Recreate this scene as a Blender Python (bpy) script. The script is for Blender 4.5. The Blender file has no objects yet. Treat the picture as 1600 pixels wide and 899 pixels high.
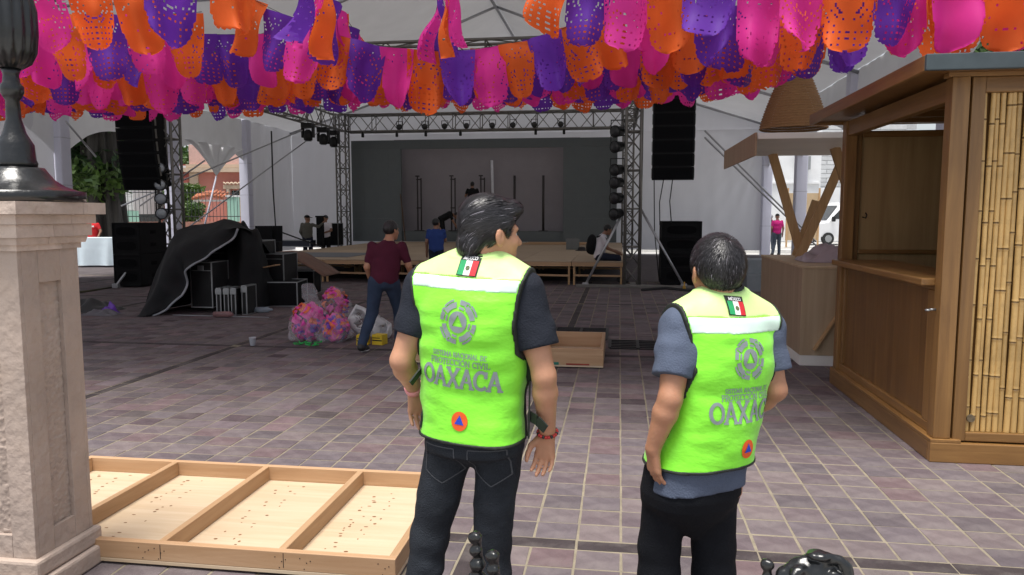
import bpy, bmesh, math, random
import numpy as np
from mathutils import Vector, Matrix, noise as mnoise
random.seed(7); np.random.seed(7)
R = math.radians
scene = bpy.context.scene
COL = scene.collection

# ------------------------------------------------------------------ camera, sky, sun, exposure
FPX, CAM_H, YAW = 1160.0, 1.65, R(8.2)
PITCH = math.atan((449.5 - 336) / FPX)
cam_data = bpy.data.cameras.new('camera')
cam_data.sensor_width = 36.0
cam_data.lens = 36.0 * FPX / 1600.0
cam_data.clip_start = 0.05
cam_data.clip_end = 2000
cam = bpy.data.objects.new('camera', cam_data)
COL.objects.link(cam)
cam.location = (0, 0, CAM_H)
cam.rotation_euler = (math.pi / 2 - PITCH, 0, YAW)
scene.camera = cam

SUN_EL, SUN_AZ = R(77), R(205)      # high, a little behind the camera; azimuth clockwise from +Y
world = bpy.data.worlds.new('World')
scene.world = world
world.use_nodes = True
wn = world.node_tree
wn.nodes.clear()
sky = wn.nodes.new('ShaderNodeTexSky')
sky.sky_type = 'NISHITA'
sky.sun_disc = False
sky.sun_elevation = SUN_EL
sky.sun_rotation = SUN_AZ
sky.air_density = 1.0
sky.dust_density = 2.5
sky.ozone_density = 0.6
hsv = wn.nodes.new('ShaderNodeHueSaturation')
hsv.inputs['Saturation'].default_value = 0.35
bgn = wn.nodes.new('ShaderNodeBackground')
bgn.inputs['Strength'].default_value = 0.095
wo = wn.nodes.new('ShaderNodeOutputWorld')
wn.links.new(sky.outputs[0], hsv.inputs['Color'])
wn.links.new(hsv.outputs[0], bgn.inputs['Color'])
wn.links.new(bgn.outputs[0], wo.inputs['Surface'])

sun_d = bpy.data.lights.new('sun', 'SUN')
sun_d.energy = 2.5
sun_d.angle = R(24)
sun_d.color = (1.0, 0.96, 0.9)
sun = bpy.data.objects.new('sun', sun_d)
COL.objects.link(sun)
sdir = Vector((math.sin(SUN_AZ) * math.cos(SUN_EL), math.cos(SUN_AZ) * math.cos(SUN_EL), math.sin(SUN_EL)))
sun.rotation_euler = (-sdir).to_track_quat('-Z', 'Y').to_euler()

scene.view_settings.view_transform = 'Standard'
scene.view_settings.look = 'None'
scene.view_settings.gamma = 1.0
scene.view_settings.use_curve_mapping = False
scene.view_settings.exposure = 0.95

# ------------------------------------------------------------------ helpers
_c, _s = math.cos(YAW), math.sin(YAW)
def cam2w(x, y, z):
    """horizontal camera frame (right, away, height above ground) -> world"""
    return Vector((_c * x - _s * y, _s * x + _c * y, z))
def ray(u, v):
    x, y = (u - 800) / FPX, -(v - 449.5) / FPX
    return cam2w(x, math.cos(PITCH) + y * math.sin(PITCH), -math.sin(PITCH) + y * math.cos(PITCH))
def G(u, v, z=0.0):
    d = ray(u, v); t = (z - CAM_H) / d.z
    return Vector((d.x * t, d.y * t, z))
def atY(u, v, Y):
    d = ray(u, v); t = Y / d.y
    return Vector((d.x * t, Y, CAM_H + d.z * t))
def atX(u, v, X):
    d = ray(u, v); t = X / d.x
    return Vector((X, d.y * t, CAM_H + d.z * t))

def tag(o, label=None, cat=None, group=None, kind=None):
    if label: o['label'] = label
    if cat: o['category'] = cat
    if group: o['group'] = group
    if kind: o['kind'] = kind
    return o
def empty(name, loc=(0, 0, 0), rz=0.0, label=None, cat=None, group=None):
    o = bpy.data.objects.new(name, None)
    o.empty_display_size = 0.2
    COL.objects.link(o)
    o.location = loc
    o.rotation_euler = (0, 0, rz)
    return tag(o, label, cat, group)
def link(name, me, parent=None, loc=None, rot=None):
    o = bpy.data.objects.new(name, me)
    COL.objects.link(o)
    if parent: o.parent = parent
    if loc is not None: o.location = loc
    if rot is not None: o.rotation_euler = rot
    return o
def copy_tree(o, parent=None):
    c = o.copy(); COL.objects.link(c); c.parent = parent
    for ch in [k for k in o.children]:
        copy_tree(ch, c)
    return c

class MB:
    """collects shapes; build() links them as ONE mesh object"""
    def __init__(s): s.v = []; s.f = []; s.sm = []; s.mi = []; s.cm = 0
    def add(s, vs, fs, smooth=False):
        b = len(s.v); s.v += [tuple(p) for p in vs]
        s.f += [tuple(i + b for i in f) for f in fs]
        s.sm += [smooth] * len(fs); s.mi += [s.cm] * len(fs)
        return s
    def box(s, c, size, rz=0.0, rot=None):
        hx, hy, hz = size[0] / 2, size[1] / 2, size[2] / 2
        m = rot if rot is not None else Matrix.Rotation(rz, 3, 'Z')
        c = Vector(c)
        vs = [c + m @ Vector((x * hx, y * hy, z * hz)) for x in (-1, 1) for y in (-1, 1) for z in (-1, 1)]
        return s.add(vs, [(0, 1, 3, 2), (4, 6, 7, 5), (0, 4, 5, 1), (2, 3, 7, 6), (0, 2, 6, 4), (1, 5, 7, 3)])
    def span(s, a, b):
        a, b = Vector(a), Vector(b)
        return s.box((a + b) / 2, [abs(b[i] - a[i]) for i in range(3)])
    def bbox(s, c, size, bev=0.01, rz=0.0, rot=None):
        bm = bmesh.new(); bmesh.ops.create_cube(bm, size=1)
        for v in bm.verts: v.co = Vector((v.co.x * size[0], v.co.y * size[1], v.co.z * size[2]))
        bmesh.ops.bevel(bm, geom=bm.edges[:], offset=min(bev, min(size) * 0.45), segments=2, affect='EDGES', profile=0.5)
        m = rot if rot is not None else Matrix.Rotation(rz, 3, 'Z')
        c = Vector(c); bm.verts.index_update()
        vs = [c + m @ v.co for v in bm.verts]; fs = [[v.index for v in f.verts] for f in bm.faces]
        bm.free(); return s.add(vs, fs)
    def bar(s, a, b, w, t, up=(0, 0, 1)):
        """rectangular bar from a to b, w across, t along up"""
        a, b = Vector(a), Vector(b); d = (b - a).normalized(); up = Vector(up)
        if abs(d.dot(up)) > 0.98: up = Vector((0, 1, 0))
        r = d.cross(up).normalized(); u = r.cross(d)
        vs = [p + r * (i * w / 2) + u * (j * t / 2) for p in (a, b) for i, j in ((-1, -1), (1, -1), (1, 1), (-1, 1))]
        return s.add(vs, [(3, 2, 1, 0), (4, 5, 6, 7), (0, 1, 5, 4), (1, 2, 6, 5), (2, 3, 7, 6), (3, 0, 4, 7)])
    def tube(s, pts, r, n=8, cap=True):
        pts = [Vector(p) for p in pts]; rs = r if isinstance(r, (list, tuple)) else [r] * len(pts)
        vs, fs = [], []; prev = None
        for i, p in enumerate(pts):
            d = (pts[min(i + 1, len(pts) - 1)] - pts[max(i - 1, 0)]).normalized()
            if prev is None:
                prev = d.orthogonal().normalized()
            x = (prev - d * prev.dot(d))
            x = x.normalized() if x.length > 1e-6 else d.orthogonal().normalized()
            prev = x; y = d.cross(x)
            for k in range(n):
                a = 2 * math.pi * k / n
                vs.append(p + (x * math.cos(a) + y * math.sin(a)) * rs[i])
        for i in range(len(pts) - 1):
            for k in range(n):
                fs.append((i * n + k, i * n + (k + 1) % n, (i + 1) * n + (k + 1) % n, (i + 1) * n + k))
        s.add(vs, fs, True)
        if cap:
            s.add([], []); b = len(s.v) - len(vs)
            s.f += [tuple(b + k for k in reversed(range(n))), tuple(b + (len(pts) - 1) * n + k for k in range(n))]
            s.sm += [False, False]; s.mi += [s.cm] * 2
        return s
    def lathe(s, prof, c=(0, 0, 0), n=24, fl=None):
        """prof: (radius, z) list; fl(angle, i) -> radius factor"""
        c = Vector(c); vs = []; fs = []
        for i, (r, z) in enumerate(prof):
            for k in range(n):
                a = 2 * math.pi * k / n; q = r * (fl(a, i) if fl else 1)
                vs.append(c + Vector((q * math.cos(a), q * math.sin(a), z)))
        for i in range(len(prof) - 1):
            for k in range(n):
                fs.append((i * n + k, i * n + (k + 1) % n, (i + 1) * n + (k + 1) % n, (i + 1) * n + k))
        s.add(vs, fs, True)
        b = len(s.v) - len(vs)
        s.f += [tuple(b + k for k in reversed(range(n))), tuple(b + (len(prof) - 1) * n + k for k in range(n))]
        s.sm += [False, False]; s.mi += [s.cm] * 2
        return s
    def prism(s, poly, d, org=(0, 0, 0), ax=((1, 0, 0), (0, 0, 1), (0, 1, 0))):
        """2D polygon on axes ax[0], ax[1], extruded d along ax[2]"""
        o = Vector(org); A, B, Cx = (Vector(a) for a in ax); n = len(poly)
        vs = [o + A * x + B * y for x, y in poly] + [o + A * x + B * y + Cx * d for x, y in poly]
        fs = [tuple(range(n)), tuple(reversed(range(n, 2 * n)))] + [(i, i + n, (i + 1) % n + n, (i + 1) % n) for i in range(n)]
        return s.add(vs, fs)
    def grid(s, fn, nu, nv, smooth=True):
        vs = [fn(i / nu, j / nv) for j in range(nv + 1) for i in range(nu + 1)]
        fs = [(j * (nu + 1) + i, j * (nu + 1) + i + 1, (j + 1) * (nu + 1) + i + 1, (j + 1) * (nu + 1) + i) for j in range(nv) for i in range(nu)]
        return s.add(vs, fs, smooth)
    def mesh(s, name, mats):
        me = bpy.data.meshes.new(name)
        me.from_pydata(s.v, [], s.f)
        me.polygons.foreach_set('use_smooth', s.sm)
        for m in (mats if isinstance(mats, (list, tuple)) else [mats]): me.materials.append(m)
        if any(s.mi): me.polygons.foreach_set('material_index', s.mi)
        me.update()
        bm = bmesh.new(); bm.from_mesh(me); bmesh.ops.recalc_face_normals(bm, faces=bm.faces[:]); bm.to_mesh(me); bm.free()
        return me
    def build(s, name, mats, parent=None, loc=None, rot=None):
        return link(name, s.mesh(name, mats), parent, loc, rot)

# ------------------------------------------------------------------ materials
MATS = {}
def mat(name, col, rough=0.6, var=0.12, scale=6.0, bump=0.0, bscale=40.0, metal=0.0, coat=0.0, trans=0.0, stretch=(1, 1, 1),
        spec=0.5, alpha=1.0, transmission=0.0, sheen=0.0, tint=None, dirt=None, dscale=1.5, damt=0.5, rnd=0.0, emit=0.0):
    if name in MATS: return MATS[name]
    m = bpy.data.materials.new(name); m.use_nodes = True; MATS[name] = m
    nt = m.node_tree; N = nt.nodes; L = nt.links
    b = N['Principled BSDF']; out = N['Material Output']
    tc = N.new('ShaderNodeTexCoord'); mp = N.new('ShaderNodeMapping'); mp.inputs['Scale'].default_value = stretch
    L.new(tc.outputs['Object'], mp.inputs['Vector'])
    n1 = N.new('ShaderNodeTexNoise'); n1.inputs['Scale'].default_value = scale; n1.inputs['Detail'].default_value = 5; n1.inputs['Roughness'].default_value = 0.6
    L.new(mp.outputs[0], n1.inputs['Vector'])
    rr = N.new('ShaderNodeMapRange'); rr.inputs['From Min'].default_value = 0.25; rr.inputs['From Max'].default_value = 0.75
    rr.inputs['To Min'].default_value = 1 - var; rr.inputs['To Max'].default_value = 1 + var
    L.new(n1.outputs['Fac'], rr.inputs['Value'])
    mul = N.new('ShaderNodeMix'); mul.data_type = 'RGBA'; mul.blend_type = 'MULTIPLY'; mul.inputs[0].default_value = 1.0
    mul.inputs[6].default_value = (*col, 1)
    L.new(rr.outputs[0], mul.inputs[7])
    cur = mul.outputs[2]
    if tint:      # per-piece colour attribute
        at_ = N.new('ShaderNodeAttribute'); at_.attribute_name = tint
        m3 = N.new('ShaderNodeMix'); m3.data_type = 'RGBA'; m3.blend_type = 'MULTIPLY'; m3.inputs[0].default_value = 1.0
        L.new(cur, m3.inputs[6]); L.new(at_.outputs['Color'], m3.inputs[7]); cur = m3.outputs[2]
    if rnd > 0:   # every object a little different
        oi = N.new('ShaderNodeObjectInfo'); r2 = N.new('ShaderNodeMapRange')
        r2.inputs['To Min'].default_value = 1 - rnd; r2.inputs['To Max'].default_value = 1 + rnd
        L.new(oi.outputs['Random'], r2.inputs['Value'])
        m4 = N.new('ShaderNodeMix'); m4.data_type = 'RGBA'; m4.blend_type = 'MULTIPLY'; m4.inputs[0].default_value = 1.0
        L.new(cur, m4.inputs[6]); L.new(r2.outputs[0], m4.inputs[7]); cur = m4.outputs[2]
    if dirt:      # stains of their own shape
        n2 = N.new('ShaderNodeTexNoise'); n2.inputs['Scale'].default_value = dscale; n2.inputs['Detail'].default_value = 8; n2.inputs['Roughness'].default_value = 0.7
        L.new(tc.outputs['Object'], n2.inputs['Vector'])
        r3 = N.new('ShaderNodeMapRange'); r3.inputs['From Min'].default_value = 0.48; r3.inputs['From Max'].default_value = 0.72; r3.inputs['To Max'].default_value = damt
        L.new(n2.outputs['Fac'], r3.inputs['Value'])
        m5 = N.new('ShaderNodeMix'); m5.data_type = 'RGBA'; m5.inputs[7].default_value = (*dirt, 1)
        L.new(r3.outputs[0], m5.inputs[0]); L.new(cur, m5.inputs[6]); cur = m5.outputs[2]
    L.new(cur, b.inputs['Base Color'])
    b.inputs['Roughness'].default_value = rough
    b.inputs['Metallic'].default_value = metal
    b.inputs['Specular IOR Level'].default_value = spec
    b.inputs['Coat Weight'].default_value = coat
    b.inputs['Coat Roughness'].default_value = 0.15
    b.inputs['Sheen Weight'].default_value = sheen
    b.inputs['Transmission Weight'].default_value = transmission
    b.inputs['Alpha'].default_value = alpha
    if emit: 
        b.inputs['Emission Color'].default_value = (*col, 1); b.inputs['Emission Strength'].default_value = emit
    if bump:
        n3 = N.new('ShaderNodeTexNoise'); n3.inputs['Scale'].default_value = bscale; n3.inputs['Detail'].default_value = 6
        L.new(mp.outputs[0], n3.inputs['Vector'])
        bp = N.new('ShaderNodeBump'); bp.inputs['Strength'].default_value = bump; bp.inputs['Distance'].default_value = 0.02
        L.new(n3.outputs['Fac'], bp.inputs['Height']); L.new(bp.outputs[0], b.inputs['Normal'])
    if trans > 0:  # thin sheet that lets light through
        tr = N.new('ShaderNodeBsdfTranslucent'); L.new(cur, tr.inputs['Color'])
        mx = N.new('ShaderNodeMixShader'); mx.inputs[0].default_value = trans
        L.new(b.outputs[0], mx.inputs[1]); L.new(tr.outputs[0], mx.inputs[2]); L.new(mx.outputs[0], out.inputs['Surface'])
    return m

def wood(name, col, dark, rough=0.55, along=2, ring=9.0, coat=0.0, var=0.5, knots=0.0):
    """sawn wood: fine grain stretched along one axis of the object"""
    if name in MATS: return MATS[name]
    m = bpy.data.materials.new(name); m.use_nodes = True; MATS[name] = m
    nt = m.node_tree; N = nt.nodes; L = nt.links; b = N['Principled BSDF']
    tc = N.new('ShaderNodeTexCoord'); mp = N.new('ShaderNodeMapping')
    sc = [ring, ring, ring]; sc[along] = ring * 0.06
    mp.inputs['Scale'].default_value = sc
    L.new(tc.outputs['Object'], mp.inputs['Vector'])
    n1 = N.new('ShaderNodeTexNoise'); n1.inputs['Scale'].default_value = 2.2; n1.inputs['Detail'].default_value = 7; n1.inputs['Roughness'].default_value = 0.65; n1.inputs['Distortion'].default_value = 0.6
    L.new(mp.outputs[0], n1.inputs['Vector'])
    cr = N.new('ShaderNodeValToRGB'); cr.color_ramp.elements[0].position = 0.5 - 0.3 * var - 0.05; cr.color_ramp.elements[1].position = 0.72
    cr.color_ramp.elements[0].color = (*dark, 1); cr.color_ramp.elements[1].color = (*col, 1)
    L.new(n1.outputs['Fac'], cr.inputs[0])
    oi = N.new('ShaderNodeObjectInfo'); r2 = N.new('ShaderNodeMapRange'); r2.inputs['To Min'].default_value = 0.86; r2.inputs['To Max'].default_value = 1.12
    L.new(oi.outputs['Random'], r2.inputs['Value'])
    m4 = N.new('ShaderNodeMix'); m4.data_type = 'RGBA'; m4.blend_type = 'MULTIPLY'; m4.inputs[0].default_value = 1.0
    L.new(cr.outputs[0], m4.inputs[6]); L.new(r2.outputs[0], m4.inputs[7])
    n2 = N.new('ShaderNodeTexNoise'); n2.inputs['Scale'].default_value = 1.7; n2.inputs['Detail'].default_value = 4
    L.new(tc.outputs['Object'], n2.inputs['Vector'])
    r3 = N.new('ShaderNodeMapRange'); r3.inputs['From Min'].default_value = 0.5; r3.inputs['From Max'].default_value = 0.8; r3.inputs['To Max'].default_value = 0.45
    L.new(n2.outputs['Fac'], r3.inputs['Value'])
    m5 = N.new('ShaderNodeMix'); m5.data_type = 'RGBA'; m5.inputs[7].default_value = (*dark, 1)
    L.new(r3.outputs[0], m5.inputs[0]); L.new(m4.outputs[2], m5.inputs[6])
    L.new(m5.outputs[2], b.inputs['Base Color'])
    b.inputs['Roughness'].default_value = rough; b.inputs['Coat Weight'].default_value = coat; b.inputs['Coat Roughness'].default_value = 0.25
    bp = N.new('ShaderNodeBump'); bp.inputs['Strength'].default_value = 0.15; bp.inputs['Distance'].default_value = 0.01
    L.new(n1.outputs['Fac'], bp.inputs['Height']); L.new(bp.outputs[0], b.inputs['Normal'])
    return m

BLACK = mat('black_paint', (0.012, 0.012, 0.013), 0.55, 0.2, 20, spec=0.3)
CABINET = mat('speaker_black', (0.010, 0.010, 0.011), 0.8, 0.25, 30, bump=0.15, bscale=120, spec=0.15)
GRILLE = mat('speaker_grille', (0.005, 0.005, 0.006), 0.9, 0.2, 60, spec=0.1)
ALU = mat('aluminium', (0.33, 0.34, 0.35), 0.42, 0.12, 10, metal=0.85)
TRUSS = mat('truss_metal', (0.19, 0.18, 0.165), 0.5, 0.15, 10, metal=0.55)
STEEL = mat('steel_pole', (0.42, 0.42, 0.44), 0.4, 0.1, 8, metal=0.7)
CABLE = mat('cable_black', (0.012, 0.012, 0.013), 0.6, 0.1)
TENT = mat('tent_fabric', (0.80, 0.80, 0.82), 0.65, 0.05, 1.2, trans=0.09, bump=0.12, bscale=2.5)
WALLCLOTH = mat('wall_fabric', (0.74, 0.74, 0.78), 0.7, 0.06, 0.8, trans=0.16, bump=0.25, bscale=1.6, stretch=(1, 1, 0.35))
COLUMN = mat('column_fabric', (0.70, 0.70, 0.82), 0.6, 0.05, 2)
PINE = wood('pine', (0.53, 0.345, 0.205), (0.40, 0.235, 0.12), 0.6, 0, 9)
PINE_Y = wood('pine_y', (0.50, 0.325, 0.185), (0.37, 0.22, 0.11), 0.6, 1, 9)
PINE_Z = wood('pine_z', (0.58, 0.37, 0.19), (0.40, 0.24, 0.11), 0.6, 2, 9)
PLY = wood('plywood', (0.60, 0.48, 0.34), (0.50, 0.37, 0.235), 0.65, 0, 7, var=0.6)
PLYDECK = wood('stage_ply', (0.50, 0.38, 0.26), (0.40, 0.29, 0.19), 0.7, 0, 4, var=0.3)
PLYGREY = wood('box_ply', (0.42, 0.30, 0.20), (0.33, 0.23, 0.15), 0.7, 2, 6, var=0.4)
TEAK = wood('stained_wood', (0.32, 0.168, 0.052), (0.17, 0.080, 0.022), 0.45, 2, 8, coat=0.25, var=0.6)
TEAK_X = wood('stained_wood_x', (0.32, 0.168, 0.052), (0.17, 0.080, 0.022), 0.45, 0, 8, coat=0.25, var=0.6)
TEAK_Y = wood('stained_wood_y', (0.30, 0.155, 0.048), (0.16, 0.075, 0.021), 0.45, 1, 8, coat=0.25, var=0.6)
TEAKDARK = wood('stained_panel', (0.23, 0.115, 0.033), (0.12, 0.054, 0.015), 0.4, 2, 4, coat=0.3, var=0.6)
# ------------------------------------------------------------------ bodies: smooth blended volumes turned into one continuous surface
_rng = np.random.RandomState(3)
_NT = _rng.rand(32, 32, 32).astype(np.float32)
def vnoise(P):
    i = np.floor(P).astype(int); f = (P - i).astype(np.float32); f = f * f * (3 - 2 * f); i &= 31; j = (i + 1) & 31
    def g(a, b, c): return _NT[a, b, c]
    x0, y0, z0 = i.T; x1, y1, z1 = j.T; fx, fy, fz = f.T
    a = g(x0, y0, z0) * (1 - fx) + g(x1, y0, z0) * fx; b = g(x0, y1, z0) * (1 - fx) + g(x1, y1, z0) * fx
    c = g(x0, y0, z1) * (1 - fx) + g(x1, y0, z1) * fx; d = g(x0, y1, z1) * (1 - fx) + g(x1, y1, z1) * fx
    return ((a * (1 - fy) + b * fy) * (1 - fz) + (c * (1 - fy) + d * fy) * fz) - 0.5
def smin(a, b, k):
    h = np.clip(0.5 + 0.5 * (b - a) / k, 0, 1)
    return b * (1 - h) + a * h - k * h * (1 - h)
def A3(v): return np.array(v, dtype=np.float64)
def cone(a, b, ra, rb, ax=None, wide=1.0):
    """tapered limb; ax/wide: wider along that axis"""
    a, b = A3(a), A3(b)
    if ax is not None: ax = A3(ax) / np.linalg.norm(A3(ax))
    def f(P):
        Q = P - a; ab = b - a
        t = np.clip(Q @ ab / max(ab @ ab, 1e-9), 0, 1)
        D = Q - t[:, None] * ab
        if ax is not None: D = D - np.outer(D @ ax, ax) * (1 - 1 / wide)
        return np.sqrt(np.einsum('ij,ij->i', D, D)) - (ra + (rb - ra) * t)
    f.bs = ((a + b) / 2, np.linalg.norm(b - a) / 2 + max(ra, rb) * wide)
    return f
def ell(c, r, M=None):
    c, r = A3(c), A3(r)
    def f(P):
        Q = P - c
        if M is not None: Q = Q @ M
        k0 = np.sqrt(((Q / r) ** 2).sum(1)); k1 = np.sqrt(((Q / (r * r)) ** 2).sum(1)) + 1e-9
        return k0 * (k0 - 1) / k1
    f.bs = (c, r.max())
    return f
def loft(keys, yaw=0.0, n=2.4, front=1.0):
    """trunk: rows of (z, cx, cy, half width, half depth), turned by yaw"""
    K = np.array(sorted(keys), dtype=np.float64); c, s = math.cos(yaw), math.sin(yaw)
    def f(P):
        z = P[:, 2]; cx = np.interp(z, K[:, 0], K[:, 1]); cy = np.interp(z, K[:, 0], K[:, 2])
        a = np.interp(z, K[:, 0], K[:, 3]); b = np.interp(z, K[:, 0], K[:, 4])
        x = P[:, 0] - cx; y = P[:, 1] - cy; X = c * x + s * y; Y = -s * x + c * y
        g = (np.abs(X / a) ** n + np.abs(Y / b) ** n) ** (1 / n)
        d = (g - 1) * np.minimum(a, b)
        return np.maximum(d, np.maximum(K[0, 0] - z, z - K[-1, 0]))
    return f
def union(parts, k=0.02):
    """parts: functions or (function, k)"""
    def f(P):
        d = None; mn, mx = P.min(0), P.max(0); cc = (mn + mx) / 2; rr = np.linalg.norm(mx - mn) / 2
        for p in parts:
            g, kk = p if isinstance(p, tuple) else (p, k)
            bs = getattr(g, 'bs', None)
            if bs is not None and np.linalg.norm(bs[0] - cc) > rr + bs[1] + kk + 0.12: continue
            e = g(P); d = e if d is None else smin(d, e, kk)
        return d if d is not None else np.full(len(P), 0.12)
    return f
def polygonise(f, lo, hi, h):
    lo = A3(lo); hi = A3(hi); B = 8
    nb = np.ceil((hi - lo) / (h * B)).astype(int); n = nb * B + 1
    D = np.empty(tuple(n), np.float32)
    bi = np.stack(np.meshgrid(*[np.arange(k) for k in nb], indexing='ij'), -1).reshape(-1, 3)
    dc = np.concatenate([f(q) for q in np.array_split(lo + (bi + 0.5) * B * h, max(1, len(bi) // 4000))])
    S = np.repeat(np.repeat(np.repeat(dc.reshape(tuple(nb)), B, 0), B, 1), B, 2)
    D[:-1, :-1, :-1] = S; D[-1] = D[-2]; D[:, -1] = D[:, -2]; D[:, :, -1] = D[:, :, -2]
    act = bi[np.abs(dc) < B * h * 0.5 * 1.7321 * 1.2 + 0.008]
    o = np.stack(np.meshgrid(*[np.arange(B + 1)] * 3, indexing='ij'), -1).reshape(-1, 3)
    act = act[np.lexsort((act[:, 0] // 6, act[:, 2] // 3))]
    for k in range(0, len(act), 80):
        I = (act[k:k + 80, None, :] * B + o[None]).reshape(-1, 3)
        D[I[:, 0], I[:, 1], I[:, 2]] = f(lo + I * h)
    ins = D < 0
    cnt = np.zeros(tuple(n - 1), np.int8)
    cor = [(a, b, c) for a in (0, 1) for b in (0, 1) for c in (0, 1)]
    for a, b, c in cor: cnt += ins[a:n[0] - 1 + a, b:n[1] - 1 + b, c:n[2] - 1 + c]
    cells = np.argwhere((cnt > 0) & (cnt < 8))
    idx = -np.ones(tuple(n - 1), np.int64); idx[cells[:, 0], cells[:, 1], cells[:, 2]] = np.arange(len(cells))
    acc = np.zeros((len(cells), 3)); num = np.zeros(len(cells))
    for a in cor:
        for ax in range(3):
            if a[ax]: continue
            b = list(a); b[ax] = 1
            A = cells + a; Bc = cells + b
            da = D[A[:, 0], A[:, 1], A[:, 2]]; db = D[Bc[:, 0], Bc[:, 1], Bc[:, 2]]
            m = (da < 0) != (db < 0)
            t = np.where(m, da / np.where(m, da - db, 1), 0)
            p = np.tile(np.array(a, float), (len(cells), 1)); p[:, ax] += t
            acc[m] += p[m]; num[m] += 1
    V = lo + (cells + acc / num[:, None]) * h
    F = []
    for ax in range(3):
        u, w = (ax + 1) % 3, (ax + 2) % 3
        sl0 = [slice(1, -1)] * 3; sl0[ax] = slice(0, -1); sl1 = list(sl0); sl1[ax] = slice(1, None)
        a = ins[tuple(sl0)]; b = ins[tuple(sl1)]
        E = np.argwhere(a != b)
        if not len(E): continue
        flip = a[E[:, 0], E[:, 1], E[:, 2]]
        E = E + [0 if k == ax else 1 for k in range(3)]
        du = np.zeros(3, int); du[u] = 1; dw = np.zeros(3, int); dw[w] = 1
        q = [E - du - dw, E - dw, E, E - du]
        q = np.stack([idx[k[:, 0], k[:, 1], k[:, 2]] for k in q], 1)
        q[~flip] = q[~flip][:, ::-1]
        F.append(q)
    F = np.concatenate(F)
    F = F[(F >= 0).all(1)]
    return V, F
def np_mesh(name, V, F, mats, smooth=True):
    me = bpy.data.meshes.new(name)
    me.from_pydata(V.tolist(), [], F.tolist())
    me.polygons.foreach_set('use_smooth', [smooth] * len(F))
    for m in (mats if isinstance(mats, (list, tuple)) else [mats]): me.materials.append(m)
    me.update()
    return me
def sdf_obj(name, f, lo, hi, h, mats, parent):
    V, F = polygonise(f, lo, hi, h)
    return link(name, np_mesh(name, V, F, mats), parent)
def nrm(v): v = A3(v); return v / np.linalg.norm(v)

def hand(wrist, d, n, t, curl=0.35, s=1.0, thumb_in=0.3):
    """palm + five fingers; d finger direction, n side the fingers curl to, t thumb side"""
    d = nrm(d); n = nrm(A3(n) - d * (A3(n) @ d)); t = nrm(A3(t) - d * (A3(t) @ d) - n * (A3(t) @ n)); w = A3(wrist)
    P = [(cone(w + t * 0.012 * s, w + d * 0.082 * s + t * 0.022 * s, 0.017 * s, 0.0155 * s), 0.012),
         (cone(w - t * 0.010 * s, w + d * 0.078 * s - t * 0.022 * s, 0.017 * s, 0.0145 * s), 0.012),
         (cone(w, w + d * 0.085 * s, 0.017 * s, 0.015 * s), 0.012)]
    for off, ln, r in ((0.030, 0.074, 0.0088), (0.010, 0.083, 0.0092), (-0.0105, 0.077, 0.0088), (-0.030, 0.060, 0.0078)):
        p = w + d * (0.084 - abs(off) * 0.12) * s + t * off * s; a = curl * 0.6 + abs(off) * 3.0
        dd = d + t * off * 1.2
        for k, fr in enumerate((0.45, 0.31, 0.24)):
            v = nrm(dd * math.cos(a) + n * math.sin(a)); q = p + v * ln * fr * s
            P.append((cone(p, q, r * s * (1 - 0.07 * k), r * s * (0.93 - 0.08 * k)), 0.004 if k else 0.006)); p = q; a += curl
    p = w + d * 0.022 * s + t * 0.026 * s
    v = nrm(d * 0.75 + t * 0.62 + n * thumb_in)
    q = p + v * 0.042 * s; P.append((cone(p, q, 0.015 * s, 0.0115 * s), 0.010))
    v = nrm(d * 0.95 + t * 0.18 + n * (thumb_in + 0.15)); r_ = q + v * 0.031 * s; P.append((cone(q, r_, 0.0112 * s, 0.0095 * s), 0.005))
    v = nrm(d * 0.98 - t * 0.05 + n * (thumb_in + 0.25)); P.append((cone(r_, r_ + v * 0.024 * s, 0.0098 * s, 0.0075 * s), 0.004))
    return P

def head_frame(c, yaw, pitch=0.0, roll=0.0):
    """columns: head right, head forward, head up"""
    m = Matrix.Rotation(yaw, 3, 'Z') @ Matrix.Rotation(pitch, 3, 'X') @ Matrix.Rotation(roll, 3, 'Y')
    return A3(c), np.array(m)
def headed(f, c, M):
    return lambda P: f((P - c) @ M)
def skull(s=1.0):
    e = lambda c, r: ell(A3(c) * s, A3(r) * s)
    P = [e((0, -0.012, 0.03), (0.075, 0.095, 0.092)), (e((0, 0.030, -0.035), (0.060, 0.066, 0.080)), 0.03),
         (e((0, 0.062, -0.092), (0.030, 0.026, 0.022)), 0.025), (cone(A3((0, 0.088, 0.012)) * s, A3((0, 0.110, -0.022)) * s, 0.007 * s, 0.0125 * s), 0.010),
         (e((0, 0.076, 0.028), (0.050, 0.016, 0.010)), 0.015), (e((0.036, 0.058, -0.022), (0.024, 0.026, 0.022)), 0.02), (e((-0.036, 0.058, -0.022), (0.024, 0.026, 0.022)), 0.02),
         (e((0, 0.090, -0.058), (0.022, 0.008, 0.006)), 0.008), (e((0, 0.088, -0.068), (0.019, 0.008, 0.006)), 0.006)]
    return P
def ears(s=1.0):
    out = []
    for sx in (-1, 1):
        M = np.array(Matrix.Rotation(sx * 0.35, 3, 'Z') @ Matrix.Rotation(0.15, 3, 'X'))
        out.append((ell(A3((sx * 0.086, -0.010, -0.006)) * s, A3((0.009, 0.021, 0.034)) * s, M), 0.006))
    return out
def eye_sockets(d, P, s=1.0):
    for sx in (-1, 1):
        d = np.maximum(d, -smin(ell(A3((sx * 0.031, 0.090, 0.006)) * s, A3((0.015, 0.014, 0.010)) * s)(P), 9, 0.001))
    for sx in (-1, 1):   # hollow of the ear
        d = np.maximum(d, -ell(A3((sx * 0.098, -0.003, -0.002)) * s, A3((0.008, 0.010, 0.019)) * s)(P))
    return d
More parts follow.
